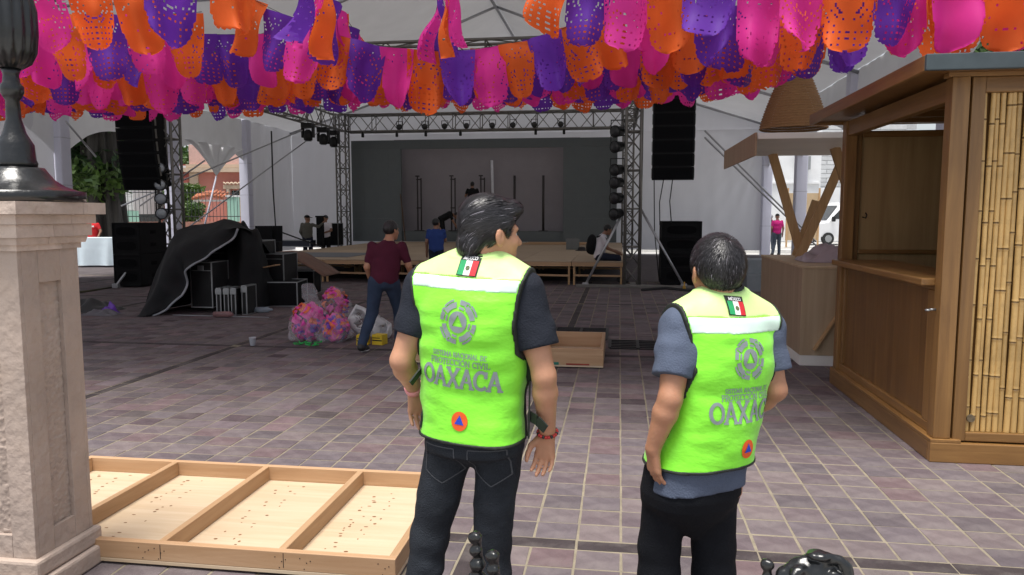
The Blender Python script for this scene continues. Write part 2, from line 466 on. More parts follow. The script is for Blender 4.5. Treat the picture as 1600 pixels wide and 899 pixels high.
HAIRLINE = ([-0.13, -0.085, -0.045, -0.022, -0.004, 0.018, 0.034, 0.040, 0.06, 0.085, 0.13], [-0.070, -0.074, -0.060, -0.030, 0.022, 0.020, -0.016, 0.012, 0.050, 0.080, 0.10])

# ------------------------------------------------------------------ people
def skin_mat(name, col):
    m = mat(name, col, 0.5, 0.10, 18, bump=0.08, bscale=90)
    b = m.node_tree.nodes['Principled BSDF']
    b.inputs['Subsurface Weight'].default_value = 0.12
    b.inputs['Subsurface Radius'].default_value = (0.9, 0.35, 0.2); b.inputs['Subsurface Scale'].default_value = 0.01
    return m
SKIN = skin_mat('skin_tan', (0.50, 0.255, 0.155))
SKIN2 = skin_mat('skin_brown', (0.42, 0.205, 0.12))
SKIN3 = skin_mat('skin_dark', (0.26, 0.13, 0.08))
HAIRM = mat('hair_black', (0.010, 0.009, 0.010), 0.38, 0.3, 60, bump=0.6, bscale=70, stretch=(1, 1, 0.2))
HAIRG = mat('hair_strands', (0.016, 0.015, 0.017), 0.36, 0.2, 60, tint='tint')
EYE = mat('eye_white', (0.7, 0.68, 0.65), 0.25, 0.02)
IRIS = mat('eye_iris', (0.03, 0.015, 0.01), 0.2, 0.05)
SHOE = mat('shoe_black', (0.02, 0.02, 0.022), 0.5, 0.2, 20)
SOLE = mat('shoe_sole', (0.75, 0.75, 0.76), 0.6, 0.05, 10)
def cloth(name, col, var=0.10, rough=0.85, bump=0.25, bscale=160, scale=5): return mat(name, col, rough, var, scale, bump=bump, bscale=bscale, spec=0.2)

def folds(amt, fr=(9, 9, 14), warp=3.0):
    fr = A3(fr)
    def g(P):
        w = vnoise(P * warp + 5.1)
        return amt * (vnoise(P * fr + w[:, None] * 2.0 + 2.3) * 1.3 + 0.6 * vnoise(P * fr * 2.3 + 9.7))
    return g

def bounds(f_pts, pad):
    Q = np.array(f_pts, float)
    return Q.min(0) - pad, Q.max(0) + pad

def figure(name, J, label, group=None, loc=(0, 0, 0), rz=0.0, h=0.022, shirt=None, pants=None, skin=SKIN3, hair=True, sleeve=0.55, long_sleeve=False,
           cap=None, shoes=SHOE, sole=None, hands=False, build=1.0, hair_m=None, hem=0.0):
    """standing, sitting or bending person from joints (right, away, up); J keys: pel, che, nek, hed, hyaw, hpit, sl, el, wl, sr, er, wr, hl, kl, al, hr, kr, ar"""
    root = empty(name, loc, rz, label, 'person', group)
    g = {k: A3(v) for k, v in J.items() if k not in ('hyaw', 'hpit')}
    across = nrm((g['sr'] - g['sl']) * 0.6 + (g['hr'] - g['hl']) * 0.4)
    b = build
    hc, hm = head_frame(g['hed'], J.get('hyaw', 0), J.get('hpit', 0))
    hd = headed(union(skull() + ears(), 0.02), hc, hm)
    mid = (g['pel'] + g['che']) / 2
    def trunk(o):
        return [cone(g['pel'], mid, 0.118 * b + o, 0.110 * b + o, across, 1.32), (cone(mid, g['che'], 0.110 * b + o, 0.118 * b + o, across, 1.35), 0.04),
                (cone(g['che'], g['nek'], 0.10 * b + o, 0.05 + o * 0.5, across, 1.25), 0.05)]
    def arm(s, o, fr=1.0, lower=True):
        S, E, W = g['s' + s], g['e' + s], g['w' + s]
        out = [(cone(S, S + (E - S) * fr, 0.055 * b + o, 0.055 * b + o - (0.014 * fr)), 0.03)]
        if lower: out.append((cone(E, W, 0.041 * b + o, 0.029 * b + o), 0.015))
        return out
    def leg(s, o, lo_=0.0):
        Hh, K, An = g['h' + s], g['k' + s], g['a' + s]
        return [(cone(Hh, K, 0.083 * b + o, 0.058 * b + o), 0.03), (cone(K, An + (K - An) * lo_, 0.056 * b + o, 0.040 * b + o * 1.2), 0.02)]
    body = trunk(0) + [(cone(g['nek'], g['hed'] + hm @ A3((0, -0.02, -0.05)), 0.054, 0.052), 0.03), (hd, 0.02)]
    for s in 'lr':
        body += arm(s, 0) + leg(s, 0)
        W, E = g['w' + s], g['e' + s]; dd = nrm(W - E)
        side = across * (-1 if s == 'l' else 1)
        if hands: body += hand(W, dd, -side, np.cross(dd, side) * (1 if s == 'l' else -1), 0.4, 0.95)
        else: body.append((cone(W, W + dd * 0.14, 0.034, 0.022, np.cross(dd, across), 1.2), 0.01))
        body.append((cone(g['a' + s], g['a' + s] + A3((0, 0, -0.03)), 0.04, 0.035), 0.02))
    pts = list(g.values())
    lo, hi = bounds(pts, 0.2); lo[2] = max(lo[2], -0.02) if lo[2] < 0.25 else lo[2]
    bf = union(body, 0.03)
    sdf_obj('body', lambda P: eye_sockets(bf(P), (P - hc) @ hm) if h < 0.015 else bf(P), lo, hi, h, skin, root)
    if shirt:
        fo = folds(0.012)
        parts = trunk(0.016)
        for s in 'lr': parts += arm(s, 0.006, 1.0 if long_sleeve else sleeve, long_sleeve)
        up = nrm(g['che'] - g['pel']); base = g['pel'] - up * (0.10 + hem)
        sf = union(parts, 0.03)
        sdf_obj('shirt', lambda P: np.maximum(np.maximum(sf(P) + fo(P) * 0.5, -((P - base) @ up)), ((P - g['nek']) @ up) - 0.012), lo, hi, h, shirt, root)
    if pants:
        fo2 = folds(0.014, (8, 8, 12))
        up = nrm(g['che'] - g['pel'])
        pf = union([cone(g['pel'] - up * 0.02, g['pel'] + up * 0.07, 0.122 * b, 0.112 * b, across, 1.32)] + leg('l', 0.016) + leg('r', 0.016), 0.03)
        sdf_obj('trousers', lambda P: pf(P) + fo2(P) * 0.6, lo, hi, h, pants, root)
    if hair:
        hl = A3(HAIRLINE[0]), A3(HAIRLINE[1])
        def hf(P):
            Q = (P - hc) @ hm
            return np.maximum(ell((0, -0.014, 0.036), (0.085, 0.105, 0.100))(Q), (np.interp(Q[:, 1], *hl) - Q[:, 2]) * 0.8)
        sdf_obj('hair', hf, hc - 0.16, hc + 0.16, min(h, 0.012), hair_m or HAIRM, root)
    if cap is not None:
        def cf(P):
            Q = (P - hc) @ hm
            dome = np.maximum(ell((0, -0.012, 0.04), (0.093, 0.112, 0.098))(Q), 0.045 - Q[:, 2])
            brim = ell((0, 0.13, 0.05), (0.075, 0.08, 0.010))(Q)
            return smin(dome, brim, 0.01)
        sdf_obj('cap', cf, hc - 0.24, hc + 0.24, min(h, 0.012), cap, root)
    for s in 'lr':
        An = g['a' + s]; toe = g.get('t' + s, An + A3((0, 0.16, -0.05)))
        sh = union([cone(An + A3((0, 0, -0.035)) - 0.25 * (toe - An) * A3((1, 1, 0)), toe, 0.045, 0.038), (cone(An + A3((0, 0, 0.01)), An + A3((0, 0, -0.04)), 0.05, 0.045), 0.02)], 0.02)
        lo2, hi2 = bounds([An, toe], 0.12)
        sdf_obj('shoe', sh, lo2, hi2, min(h, 0.014), shoes, root)
        if sole:
            zb = min(An[2] - 0.08, toe[2] - 0.03)
            sdf_obj('shoe_sole', lambda P, sh=sh, zb=zb, nn=nrm(np.cross(nrm(toe - An), across)): np.maximum(sh(P) - 0.006, np.abs(P[:, 2] - (np.interp(P[:, 1], sorted([An[1], toe[1]]), [toe[2] - 0.03, toe[2] - 0.03]))) - 0.014), lo2, hi2, 0.008, sole, root)
    return root

# small serif stroke alphabet for the lettering on the vests
def _arc(cx, cy, rx, ry, a0, a1, n=14):
    return [(cx + rx * math.cos(R(a0 + (a1 - a0) * i / n)), cy + ry * math.sin(R(a0 + (a1 - a0) * i / n))) for i in range(n + 1)]
GLYPH = {   # width, strokes, serif spots (x, y)
    'O': (0.86, [_arc(.43, .5, .36, .46, 0, 360, 28)], []), 'A': (0.86, [[(.1, 0), (.43, 1)], [(.43, 1), (.76, 0)], [(.22, .34), (.64, .34)]], [(.1, 0), (.76, 0)]),
    'X': (0.86, [[(.12, 0), (.74, 1)], [(.12, 1), (.74, 0)]], [(.12, 0), (.74, 0), (.12, 1), (.74, 1)]), 'C': (0.80, [_arc(.45, .5, .37, .46, 45, 315, 22), [(.72, .68), (.72, .95)]], []),
    'S': (0.62, [_arc(.31, .73, .2, .23, 20, 270, 14) + _arc(.31, .25, .22, .23, 90, -160, 14)], []), 'I': (0.36, [[(.18, 0), (.18, 1)]], [(.18, 0), (.18, 1)]),
    'T': (0.74, [[(.37, 0), (.37, 1)], [(.06, .96), (.68, .96)], [(.07, .96), (.07, .76)], [(.67, .96), (.67, .76)]], [(.37, 0)]),
    'E': (0.68, [[(.16, 0), (.16, 1)], [(.06, .96), (.58, .96)], [(.16, .5), (.46, .5)], [(.06, .04), (.6, .04)], [(.58, .96), (.58, .8)], [(.6, .04), (.6, .2)]], []),
    'M': (1.0, [[(.14, 0), (.16, 1)], [(.16, 1), (.5, .12)], [(.5, .12), (.84, 1)], [(.84, 1), (.86, 0)]], [(.14, 0), (.86, 0)]),
    'N': (0.86, [[(.15, 0), (.15, 1)], [(.15, 1), (.71, 0)], [(.71, 0), (.71, 1)]], [(.15, 0), (.71, 1)]), 'L': (0.66, [[(.16, 0), (.16, 1)], [(.06, .04), (.6, .04)], [(.6, .04), (.6, .22)]], [(.16, 1)]),
    'D': (0.84, [[(.16, 0), (.16, 1)], [(.06, .96), (.36, .96)] + _arc(.36, .5, .36, .46, 90, -90, 14) + [(.06, .04)]], []),
    'P': (0.70, [[(.16, 0), (.16, 1)], [(.06, .96), (.36, .96)] + _arc(.36, .71, .24, .25, 90, -90, 12) + [(.16, .46)]], [(.16, 0)]),
    'R': (0.78, [[(.16, 0), (.16, 1)], [(.06, .96), (.36, .96)] + _arc(.36, .72, .23, .24, 90, -90, 12) + [(.16, .48)], [(.36, .48), (.68, .02)]], [(.16, 0), (.68, .0)]),
    'V': (0.82, [[(.1, 1), (.41, 0)], [(.41, 0), (.72, 1)]], [(.1, 1), (.72, 1)]), 'G': (0.84, [_arc(.45, .5, .37, .46, 45, 345, 22), [(.5, .44), (.8, .44)]], []), ' ': (0.42, [], [])}
GLYPH['Ó'] = (GLYPH['O'][0], GLYPH['O'][1] + [[(.38, 1.1), (.54, 1.26)]], []); GLYPH['Í'] = (GLYPH['I'][0], GLYPH['I'][1] + [[(.14, 1.1), (.3, 1.26)]], GLYPH['I'][2])
GLYPH['É'] = (GLYPH['E'][0], GLYPH['E'][1] + [[(.3, 1.1), (.46, 1.26)]], [])
def text_quads(txt, size, width, th, serif=0.11):
    """list of small quads (x, y) centred on 0 for a line of lettering"""
    tot = sum(GLYPH[c][0] for c in txt); sx = width / tot; x = -width / 2; out = []
    for c in txt:
        w, st, sf = GLYPH[c]
        for pl in st + [[(a - serif, b), (a + serif, b)] for a, b in sf]:
            t = th * (0.62 if len(pl) == 2 and (pl[0][1] == pl[1][1]) else 1.0)
            for (x0, y0), (x1, y1) in zip(pl[:-1], pl[1:]):
                a = Vector((x + x0 * sx, (y0 - .5) * size)); b = Vector((x + x1 * sx, (y1 - .5) * size)); d = (b - a)
                if d.length < 1e-7: continue
                n = max(1, int(d.length / 0.018)); dn = d.normalized(); nn = Vector((-dn.y, dn.x)) * t / 2; e = dn * t * 0.25
                for k in range(n):
                    p = a + d * k / n - (e if k == 0 else 0 * e); q = a + d * (k + 1) / n + (e if k == n - 1 else 0 * e)
                    out.append([p - nn, q - nn, q + nn, p + nn])
        x += w * sx
    return out
def ring_quads(cx, cy, r0, r1, a0, a1, sy=1.0):
    n = max(2, int(abs(a1 - a0) / 9)); out = []
    for k in range(n):
        a, b = R(a0 + (a1 - a0) * k / n), R(a0 + (a1 - a0) * (k + 1) / n)
        out.append([Vector((cx + r * math.cos(t), cy + r * math.sin(t) * sy)) for r, t in ((r0, a), (r1, a), (r1, b), (r0, b))])
    return out
def tri_quads(cx, cy, s, sy=1.0, n=4):
    a, b, c = Vector((cx, cy + s * sy)), Vector((cx - s * .87, cy - s * .5 * sy)), Vector((cx + s * .87, cy - s * .5 * sy)); out = []
    for k in range(n):
        f0, f1 = k / n, (k + 1) / n
        out.append([a.lerp(b, f0), a.lerp(b, f1), a.lerp(c, f1), a.lerp(c, f0)])
    return out
def emblem(r, sy=1.12):
    """the two gears of the ring badge: scrolled ring segments round a disc with a cut-out triangle"""
    Q = []
    for k in range(4):
        a = 45 + 90 * k
        Q += ring_quads(0, 0, r * .66, r * .92, a - 34, a + 14, sy) + ring_quads(0, 0, r * .80, r * 1.02, a + 19, a + 44, sy)
        for t0, t1, rr in ((-34, -8, 1.06),): Q += ring_quads(0, 0, r * .97, r * 1.07, a + t0 + 8, a + t1 + 14, sy)
        cx, cy = r * .90 * math.cos(R(a + 16)), r * .90 * math.sin(R(a + 16)) * sy
        Q += ring_quads(cx, cy, r * .07, r * .16, 0, 300, sy)
        Q += ring_quads(0, 0, r * .60, r * .71, a + 20, a + 46, sy)
    # disc minus triangle: quads between triangle outline and circle
    n = 48
    tri = [Vector((0, .34 * sy * r)), Vector((-.30 * r, -.2 * sy * r)), Vector((.30 * r, -.2 * sy * r))]
    def edge(t):
        d = Vector((math.cos(t), math.sin(t) * sy)); best = 1e9
        for i in range(3):
            p, q = tri[i], tri[(i + 1) % 3]; e = q - p; den = d.x * e.y - d.y * e.x
            if abs(den) < 1e-9: continue
            u = (p.x * e.y - p.y * e.x) / den; w = (p.x * d.y - p.y * d.x) / den
            if u > 0 and -1e-6 <= w <= 1 + 1e-6: best = min(best, u)
        return d * best
    for k in range(n):
        a, b = 2 * math.pi * k / n, 2 * math.pi * (k + 1) / n
        Q.append([edge(a), Vector((math.cos(a), math.sin(a) * sy)) * r * .50, Vector((math.cos(b), math.sin(b) * sy)) * r * .50, edge(b)])
    return Q
from mathutils.bvhtree import BVHTree
from mathutils.kdtree import KDTree
def decal(name, quads, bvh, org, ux, fwd, cz, off, m, parent, tilt=0.0, cx=0.0, arc=0.0):
    """lay flat print on a garment: quads (x, y) pressed on to the cloth from behind"""
    vs, fs = [], []; ct, st = math.cos(tilt), math.sin(tilt)
    ux, fwd, org = Vector(ux), Vector(fwd), Vector(org)
    for q in quads:
        pts = []
        for p in q:
            x, y = ct * p.x - st * p.y + cx, st * p.x + ct * p.y
            s = org + ux * x + Vector((0, 0, cz + y - arc * x * x)) - fwd * 0.6
            hit = bvh.ray_cast(s, fwd, 1.0)
            if hit[0] is None or (hit[1].dot(fwd) > -0.12): pts = None; break
            pts.append(hit[0] - fwd * off)
        if pts:
            b = len(vs); vs += pts; fs.append(tuple(range(b, b + len(pts))))
    if not fs: return None
    me = bpy.data.meshes.new(name); me.from_pydata([tuple(v) for v in vs], [], fs); me.materials.append(m); me.update()
    return link(name, me, parent)

def strands(name, V, F, field, n, length, width, parent, lift=0.004, grey=0.0, greyz=None, keep=None, seed=1, jit=0.25, rise=0.0):
    """combed hair: thin tapering ribbons laid along a direction field on the hair volume"""
    rg = np.random.RandomState(seed)
    v0, v1, v2 = V[F[:, 0]], V[F[:, 1]], V[F[:, 2]]
    N = np.cross(v1 - v0, v2 - v0); ar = np.linalg.norm(N, axis=1); N /= ar[:, None] + 1e-12
    pick = rg.choice(len(F), n, p=ar / ar.sum())
    P = v0[pick] + (v1 - v0)[pick] * rg.rand(n, 1) + (v2 - v0)[pick] * rg.rand(n, 1) * 0.5
    if keep is not None: m = keep(P); P, pick = P[m], pick[m]; n = len(P)
    kd = KDTree(len(F)); Cc = V[F].mean(1)
    for i, c in enumerate(Cc): kd.insert(c, i)
    kd.balance()
    unit = lambda A: A / (np.linalg.norm(A, axis=1, keepdims=True) + 1e-9)
    nn = N[pick]; L = length * (0.6 + 0.8 * rg.rand(n, 1)); w = width * (0.6 + 0.8 * rg.rand(n, 1)); jd = (rg.rand(n, 3) - .5) * jit; k = 6
    g = 1.0 + 1.2 * rg.rand(n); gm = rg.rand(n) < grey * (greyz(P) if greyz is not None else 1); g[gm] = 9 + 9 * rg.rand(gm.sum())
    lf = lift * (0.2 + 1.3 * rg.rand(n, 1)); out = []
    for j in range(k + 1):
        d = field(P, nn) + jd; d = unit(d - nn * (d * nn).sum(1, keepdims=True)); sd = np.cross(d, nn); t = j / k
        o = P + nn * (lf * (0.15 + math.sin(math.pi * min(t * 0.8 + 0.1, 1))) + rise * t); ww = w * (1 - t * 0.85) * 0.5
        out += [o - sd * ww, o + sd * ww]
        P = P + d * L / k
        ix = np.array([kd.find(p)[1] for p in P]); nn = N[ix]; P = P - nn * ((P - Cc[ix]) * nn).sum(1, keepdims=True)
    vs = np.stack(out, 1).reshape(-1, 3); m = 2 * (k + 1)
    fs = (np.arange(n)[:, None, None] * m + np.array([(2 * j, 2 * j + 1, 2 * j + 3, 2 * j + 2) for j in range(k)])[None]).reshape(-1, 4)
    me = np_mesh(name, vs, fs, HAIRG)
    a = me.color_attributes.new('tint', 'FLOAT_COLOR', 'POINT')
    a.data.foreach_set('color', np.repeat(np.repeat(g, m), 4).astype(np.float32))
    return link(name, me, parent)
# ------------------------------------------------------------------ ground and paving
ground_m = mat('ground_concrete', (0.45, 0.44, 0.42), 0.85, 0.2, 0.4, bump=0.2, bscale=6, dirt=(0.2, 0.19, 0.17), dscale=0.3, damt=0.4)
mb = MB(); mb.grid(lambda a, b: Vector((-400 + 800 * a, -60 + 700 * b, -0.03)), 8, 8, False)
tag(mb.build('ground', ground_m), kind='structure')
mortar_m = mat('mortar', (0.255, 0.222, 0.165), 0.95, 0.2, 12, spec=0.1, bump=0.3, bscale=60, dirt=(0.16, 0.14, 0.12), dscale=1.2, damt=0.6)
mb = MB(); mb.span((-17.5, 0.4, -0.028), (7.5, 32.0, -0.0032))
plaza = tag(mb.build('plaza_pavement', mortar_m), kind='structure')
tile_m = mat('slate_tile', (0.138, 0.112, 0.118), 0.75, 0.25, 9, spec=0.18, bump=0.35, bscale=26, tint='tint', dirt=(0.22, 0.20, 0.18), dscale=3.5, damt=0.35)
rt = random.Random(5)
def tile_tint():
    k = rt.random()
    b = rt.gauss(1.0, 0.12)
    if k < 0.10: return (b * 0.72, b * 0.66, b * 0.70)       # dark plum
    if k < 0.22: return (b * 0.92, b * 0.95, b * 0.99)       # bluish
    if k < 0.36: return (b * 1.10, b * 0.96, b * 0.97)       # rosy
    return (b, b * rt.uniform(.97, 1.03), b * rt.uniform(.97, 1.03))
def tile_verts(w, d, jit, r):
    hx, hy = w / 2, d / 2; J = lambda: r.uniform(-jit, jit); e = 0.004
    bot = [(-hx + J(), -hy + J()), (hx + J(), -hy + J()), (hx + J(), hy + J()), (-hx + J(), hy + J())]
    z = [r.uniform(-0.0015, 0.0015) for _ in range(4)]
    vs = [(x, y, -0.012) for x, y in bot] + [(x, y, -0.002 + k) for (x, y), k in zip(bot, z)] + [(x * (1 - e / hx), y * (1 - e / hy), k) for (x, y), k in zip(bot, z)]
    fs = [(8, 9, 10, 11)] + [(4 + i, 4 + (i + 1) % 4, 8 + (i + 1) % 4, 8 + i) for i in range(4)] + [(i, (i + 1) % 4, 4 + (i + 1) % 4, 4 + i) for i in range(4)]
    return vs, fs
def tinted(me, cols, name='tint'):
    a = me.color_attributes.new(name, 'FLOAT_COLOR', 'POINT')
    a.data.foreach_set('color', np.array([c + (1.0,) if len(c) == 3 else c for c in cols], np.float32).ravel())
def proj(p):
    x, y, z = p[0], p[1], p[2] - CAM_H
    X, Y = _c * x + _s * y, -_s * x + _c * y
    f = Y * math.cos(PITCH) - z * math.sin(PITCH); up = Y * math.sin(PITCH) + z * math.cos(PITCH)
    return (800 + FPX * X / max(f, .01), 449.5 - FPX * up / max(f, .01), f)
BY0, BYS, BW = 3.60, 5.10, 0.11        # dark basalt strips across, and lengthwise
BX0, BXS = -0.69, 4.10
cells = []
rows = 25; cols = 18
for by in range(-1, 5):
    y0 = BY0 + by * BYS + BW / 2; rh = (BYS - BW) / rows
    for bx in range(-4, 2):
        x0 = BX0 + bx * BXS + BW / 2; cw = (BXS - BW) / cols
        for j in range(rows):
            for i in range(cols):
                cells.append((x0 + (i + .5) * cw, y0 + (j + .5) * rh, cw - 0.013, rh - 0.013, False))
        for j in range(rows // 2): cells.append((x0 - BW / 2, y0 + (j + .5) * rh * 25 / 12, BW - 0.012, rh * 25 / 12 - 0.01, True))
        for i in range(cols // 2): cells.append((x0 + (i + .5) * cw * 2, y0 - BW / 2, cw * 2 - 0.011, BW - 0.012, True))
cells = [c for c in cells if -17 < c[0] < 7 and 0.5 < c[1] < 18.5]
vis = []
for k, c in enumerate(cells):
    u, v, f = proj((c[0], c[1], 0))
    if f > 0.5 and 118 < u < 1602 and 420 < v < 902 and not (c[0] > 2.05 and c[1] > 5.15): vis.append((-c[2] * c[3] / f ** 3, k))
vis = set(k for _, k in sorted(vis)[:298])
variants = {}
for wd in set((round(c[2], 4), round(c[3], 4), c[4]) for c in cells):
    L_ = []
    for q in range(9):
        vs, fs = tile_verts(wd[0], wd[1], 0.0022, rt); me = bpy.data.meshes.new('tile'); me.from_pydata(vs, [], fs); me.materials.append(tile_m)
        t = tile_tint() if not wd[2] else (0.36 * rt.uniform(.8, 1.2),) * 3; tinted(me, [t] * len(vs)); me.update(); L_.append(me)
    variants[wd] = L_
big_v, big_f, big_t = [], [], []
for k, c in enumerate(cells):
    rz = rt.uniform(-0.004, 0.004)
    if k in vis:
        o = link('tile', rt.choice(variants[(round(c[2], 4), round(c[3], 4), c[4])]), plaza, (c[0], c[1], rt.uniform(-0.001, 0.001)), (0, 0, rz + (math.pi if rt.random() < .5 else 0)))
    else:
        vs, fs = tile_verts(c[2], c[3], 0.0022, rt); b = len(big_v); t = tile_tint() if not c[4] else (0.36 * rt.uniform(.8, 1.2),) * 3
        big_v += [(x + c[0], y + c[1], z) for x, y, z in vs]; big_f += [tuple(i + b for i in f) for f in fs]; big_t += [t] * len(vs)
me = bpy.data.meshes.new('far_tiles'); me.from_pydata(big_v, [], big_f); me.materials.append(tile_m); tinted(me, big_t); me.update()
tag(link('far_tiles', me, plaza), kind='stuff')
mb = MB(); mb.span((-17.4, 18.55, -0.02), (7.4, 31.9, 0.0))
tag(mb.build('back_paving', mat('back_paving', (0.10, 0.085, 0.088), 0.85, 0.25, 3, spec=0.15, bump=0.3, bscale=10)), kind='structure')
# ------------------------------------------------------------------ the marquee
TX0, TX1, TY0, TY1, EAVE, RIDGE = -14.2, 5.8, 4.9, 31.2, 5.25, 8.7
TXM = (TX0 + TX1) / 2
tent = empty('marquee', (TXM, 20, 0), 0, 'large white fabric marquee roof with curtain walls over the stage', 'tent')
def T_(p): return Vector(p) - Vector((TXM, 20, 0))
bays = [4.9, 8.6, 14.2, 19.8, 25.4, 31.2]
def roof_z(x, y):
    t = abs(x - TXM) / (TX1 - TXM); z = RIDGE + (EAVE - RIDGE) * (t ** 0.92)
    for a, b in zip(bays[:-1], bays[1:]):
        if a <= y <= b + 1e-6:
            s = math.sin(math.pi * (y - a) / (b - a)); z -= 0.16 * s * math.sin(math.pi * min(t * 1.02, 1)) ** 0.7
            break
    return z + 0.035 * mnoise.noise(Vector((x * .5, y * .35, 0)))
for sgn, nm in ((-1, 'roof_slope'), (1, 'roof_slope')):
    mb = MB()
    def fn(a, b):
        x = TXM + sgn * (TX1 - TXM) * a; y = TY0 + (TY1 - TY0) * b
        return T_((x, y, roof_z(x, y)))
    mb.grid(fn, 34, 66); mb.build(nm, TENT, tent)
# gable ends
for y, z0, nm in ((TY1, 5.0, 'back_gable'),):
    mb = MB(); mb.grid(lambda a, b: T_((TX0 + (TX1 - TX0) * a, y + 0.03 * mnoise.noise(Vector((a * 9, b * 3, 1))), z0 + (roof_z(TX0 + (TX1 - TX0) * a, TY1) - z0) * b)), 60, 8); mb.build(nm, WALLCLOTH, tent)
def curtain(p0, p1, z0, z1, amp=0.05, nu=90, nv=22, seed=0, name='curtain_wall', fan=None):
    p0, p1 = Vector((*p0, 0)), Vector((*p1, 0)); d = (p1 - p0); L = d.length; d.normalize(); n = Vector((-d.y, d.x, 0))
    def fn(a, b):
        p = p0 + d * L * a; z = z0 + (z1 - z0) * b; w = 0
        w += amp * mnoise.noise(Vector((a * L * 1.3 + seed, b * 0.8, seed))) + amp * .5 * mnoise.noise(Vector((a * L * 3.4 + seed, b * 1.4, seed + 4)))
        if fan: # creases that run from a pulled corner
            dx, dz = (p.x - fan[0]), (z - fan[1]); r = math.hypot(dx, dz); w += amp * 1.1 * math.sin(math.atan2(dz, dx) * 34) * math.exp(-r / 3.2)
        return T_(p + n * w) + Vector((0, 0, z))
    mb = MB(); mb.grid(fn, nu, nv); return mb.build(name, WALLCLOTH, tent)
curtain((TX0, TY1 - 0.05), (TX1, TY1 - 0.05), 0.22, 5.05, 0.05, 220, 26, 1, fan=(TX1, 5.0))
curtain((TX0, 27.0), (TX0, TY1), 0.12, 5.34, 0.06, 60, 22, 7); curtain((TX0, 5.6), (TX0, 17.2), 0.1, 5.34, 0.06, 90, 12, 12)  # second one is out of view, added to block side light and darken inside
# columns wrapped in cloth
for x, ys in ((TX0, (5.4, 8.6, 12.6, 17.4, 22.2, 27.0)), (TX1, (5.4, 8.6, 14.4, 20.0, 25.4, 31.0))):
    for y in ys:
        mb = MB(); mb.bbox((0, 0, 2.62), (0.36, 0.36, 5.24), 0.03)
        c = mb.build('column', COLUMN, tent, T_((x, y, 0)))
        mb = MB()
        for z in (1.2, 2.4, 3.6): mb.span((-0.184, -0.184, z), (0.184, 0.184, z + 0.015)); mb.build('column_seam', mat('seam', (0.45, 0.45, 0.52), 0.7), c); mb = MB()
# arched valances along both long sides
def valance(x, ya, yb, zlow, zhigh, seed):
    mb = MB()
    def fn(a, b):
        y = ya + (yb - ya) * a; e = 1 - abs(2 * a - 1) ** 2.4
        zb = zlow + (zhigh - zlow) * e
        zt = roof_z(x, min(max(y, TY0), TY1)) - 0.01
        z = zt + (zb - zt) * b
        return T_((x + 0.04 * mnoise.noise(Vector((y * 3, z * 1.5, seed))), y, z))
    mb.grid(fn, 40, 8); return mb.build('valance', TENT, tent)
Ls = [12.6, 17.4, 22.2, 27.0]; Rs = [8.6, 14.4, 20.0, 25.4, 31.0]
for k in range(3): valance(TX0, Ls[k] + .18, Ls[k + 1] - .18, 3.2 if k < 2 else 3.7, 4.0 if k < 2 else 4.1, k)
for k in range(4):
    valance(TX1, Rs[k] + .18, Rs[k + 1] - .18, 3.9 if k == 0 else 3.5, 4.9 if k == 0 else 4.15, 9 + k)
# front valance strip
mb = MB(); mb.grid(lambda a, b: T_((TX0 + (TX1 - TX0) * a, TY0 - 0.01, roof_z(TX0 + (TX1 - TX0) * a, TY0) - 0.45 * b - 0.05 * b * abs(math.sin(a * 60)))), 160, 3); mb.build('valance', TENT, tent)
# roof frame
for y in bays[1:-1] + [TY1 - .2]:
    for sgn in (-1, 1):
        mb = MB(); mb.tube([T_((TXM + sgn * (TX1 - TXM) * a, y, roof_z(TXM + sgn * (TX1 - TXM) * a, y) - 0.09)) for a in (0.0, .25, .5, .75, 1)], 0.045, 8); mb.build('rafter', STEEL, tent)
    mb = MB(); mb.tube([T_((TX0, y, 5.9)), T_((TX1, y, 5.9))], 0.03, 6)
    if y < 30: mb.build('tie_bar', STEEL, tent)
mb = MB(); mb.tube([T_((TXM, TY0, RIDGE - .12)), T_((TXM, TY1, RIDGE - .12))], 0.05, 8); mb.build('ridge_pole', STEEL, tent)
# a side curtain gathered to a point and tied down
mb = MB()
def fn(a, b):
    y = 22.9 + (26.7 - 22.9) * a; z = 4.12; tip = Vector((TX0 + .1, 24.7, 3.0)); p = Vector((TX0 + .05 + .12 * math.sin(a * 26) * (1 - b * .6), y, z))
    k = b ** 0.7; q = p.lerp(tip, k); q.z = z + (tip.z - z) * b
    return T_(q)
mb.grid(fn, 60, 18); mb.build('gathered_curtain', TENT, tent)
mb = MB(); mb.tube([T_((TX0 + .1, 24.7, 3.0)), T_((TX0 + .2, 23.6, 1.2))], 0.03, 6); mb.build('tie_rope', COLUMN, tent)
# ------------------------------------------------------------------ stage risers
DZ = 0.56
def riser():
    r = empty('stage_riser', (0, 0, 0), 0, 'knee-high plywood stage riser on pine legs, one of the stage grid', 'riser', 'plywood risers forming the stage')
    mb = MB(); mb.bbox((0.61, 1.22, DZ - 0.012), (1.212, 2.432, 0.024), 0.003); mb.build('deck', PLYDECK, r)
    for y in (0.03, 2.41):
        mb = MB(); mb.span((0.005, y - .02, DZ - .115), (1.215, y + .02, DZ - .0245)); mb.build('rail', PINE, r)
        mb = MB(); mb.bar((0.045, y, 0.235), (1.175, y, 0.225), 0.03, 0.045); mb.build('brace', PINE, r)
    for x in (0.025, 1.195):
        mb = MB(); mb.span((x - .019, 0.052, DZ - .115), (x + .019, 2.388, DZ - .0245)); mb.build('rail', PINE_Y, r)
    for x in (0.06, 1.16):
        for y in (0.075, 2.365):
            mb = MB(); mb.span((x - .022, y - .022, 0), (x + .022, y + .022, DZ - .026)); mb.build('leg', PINE_Z, r)
    return r
first = riser(); SX1 = 0.12
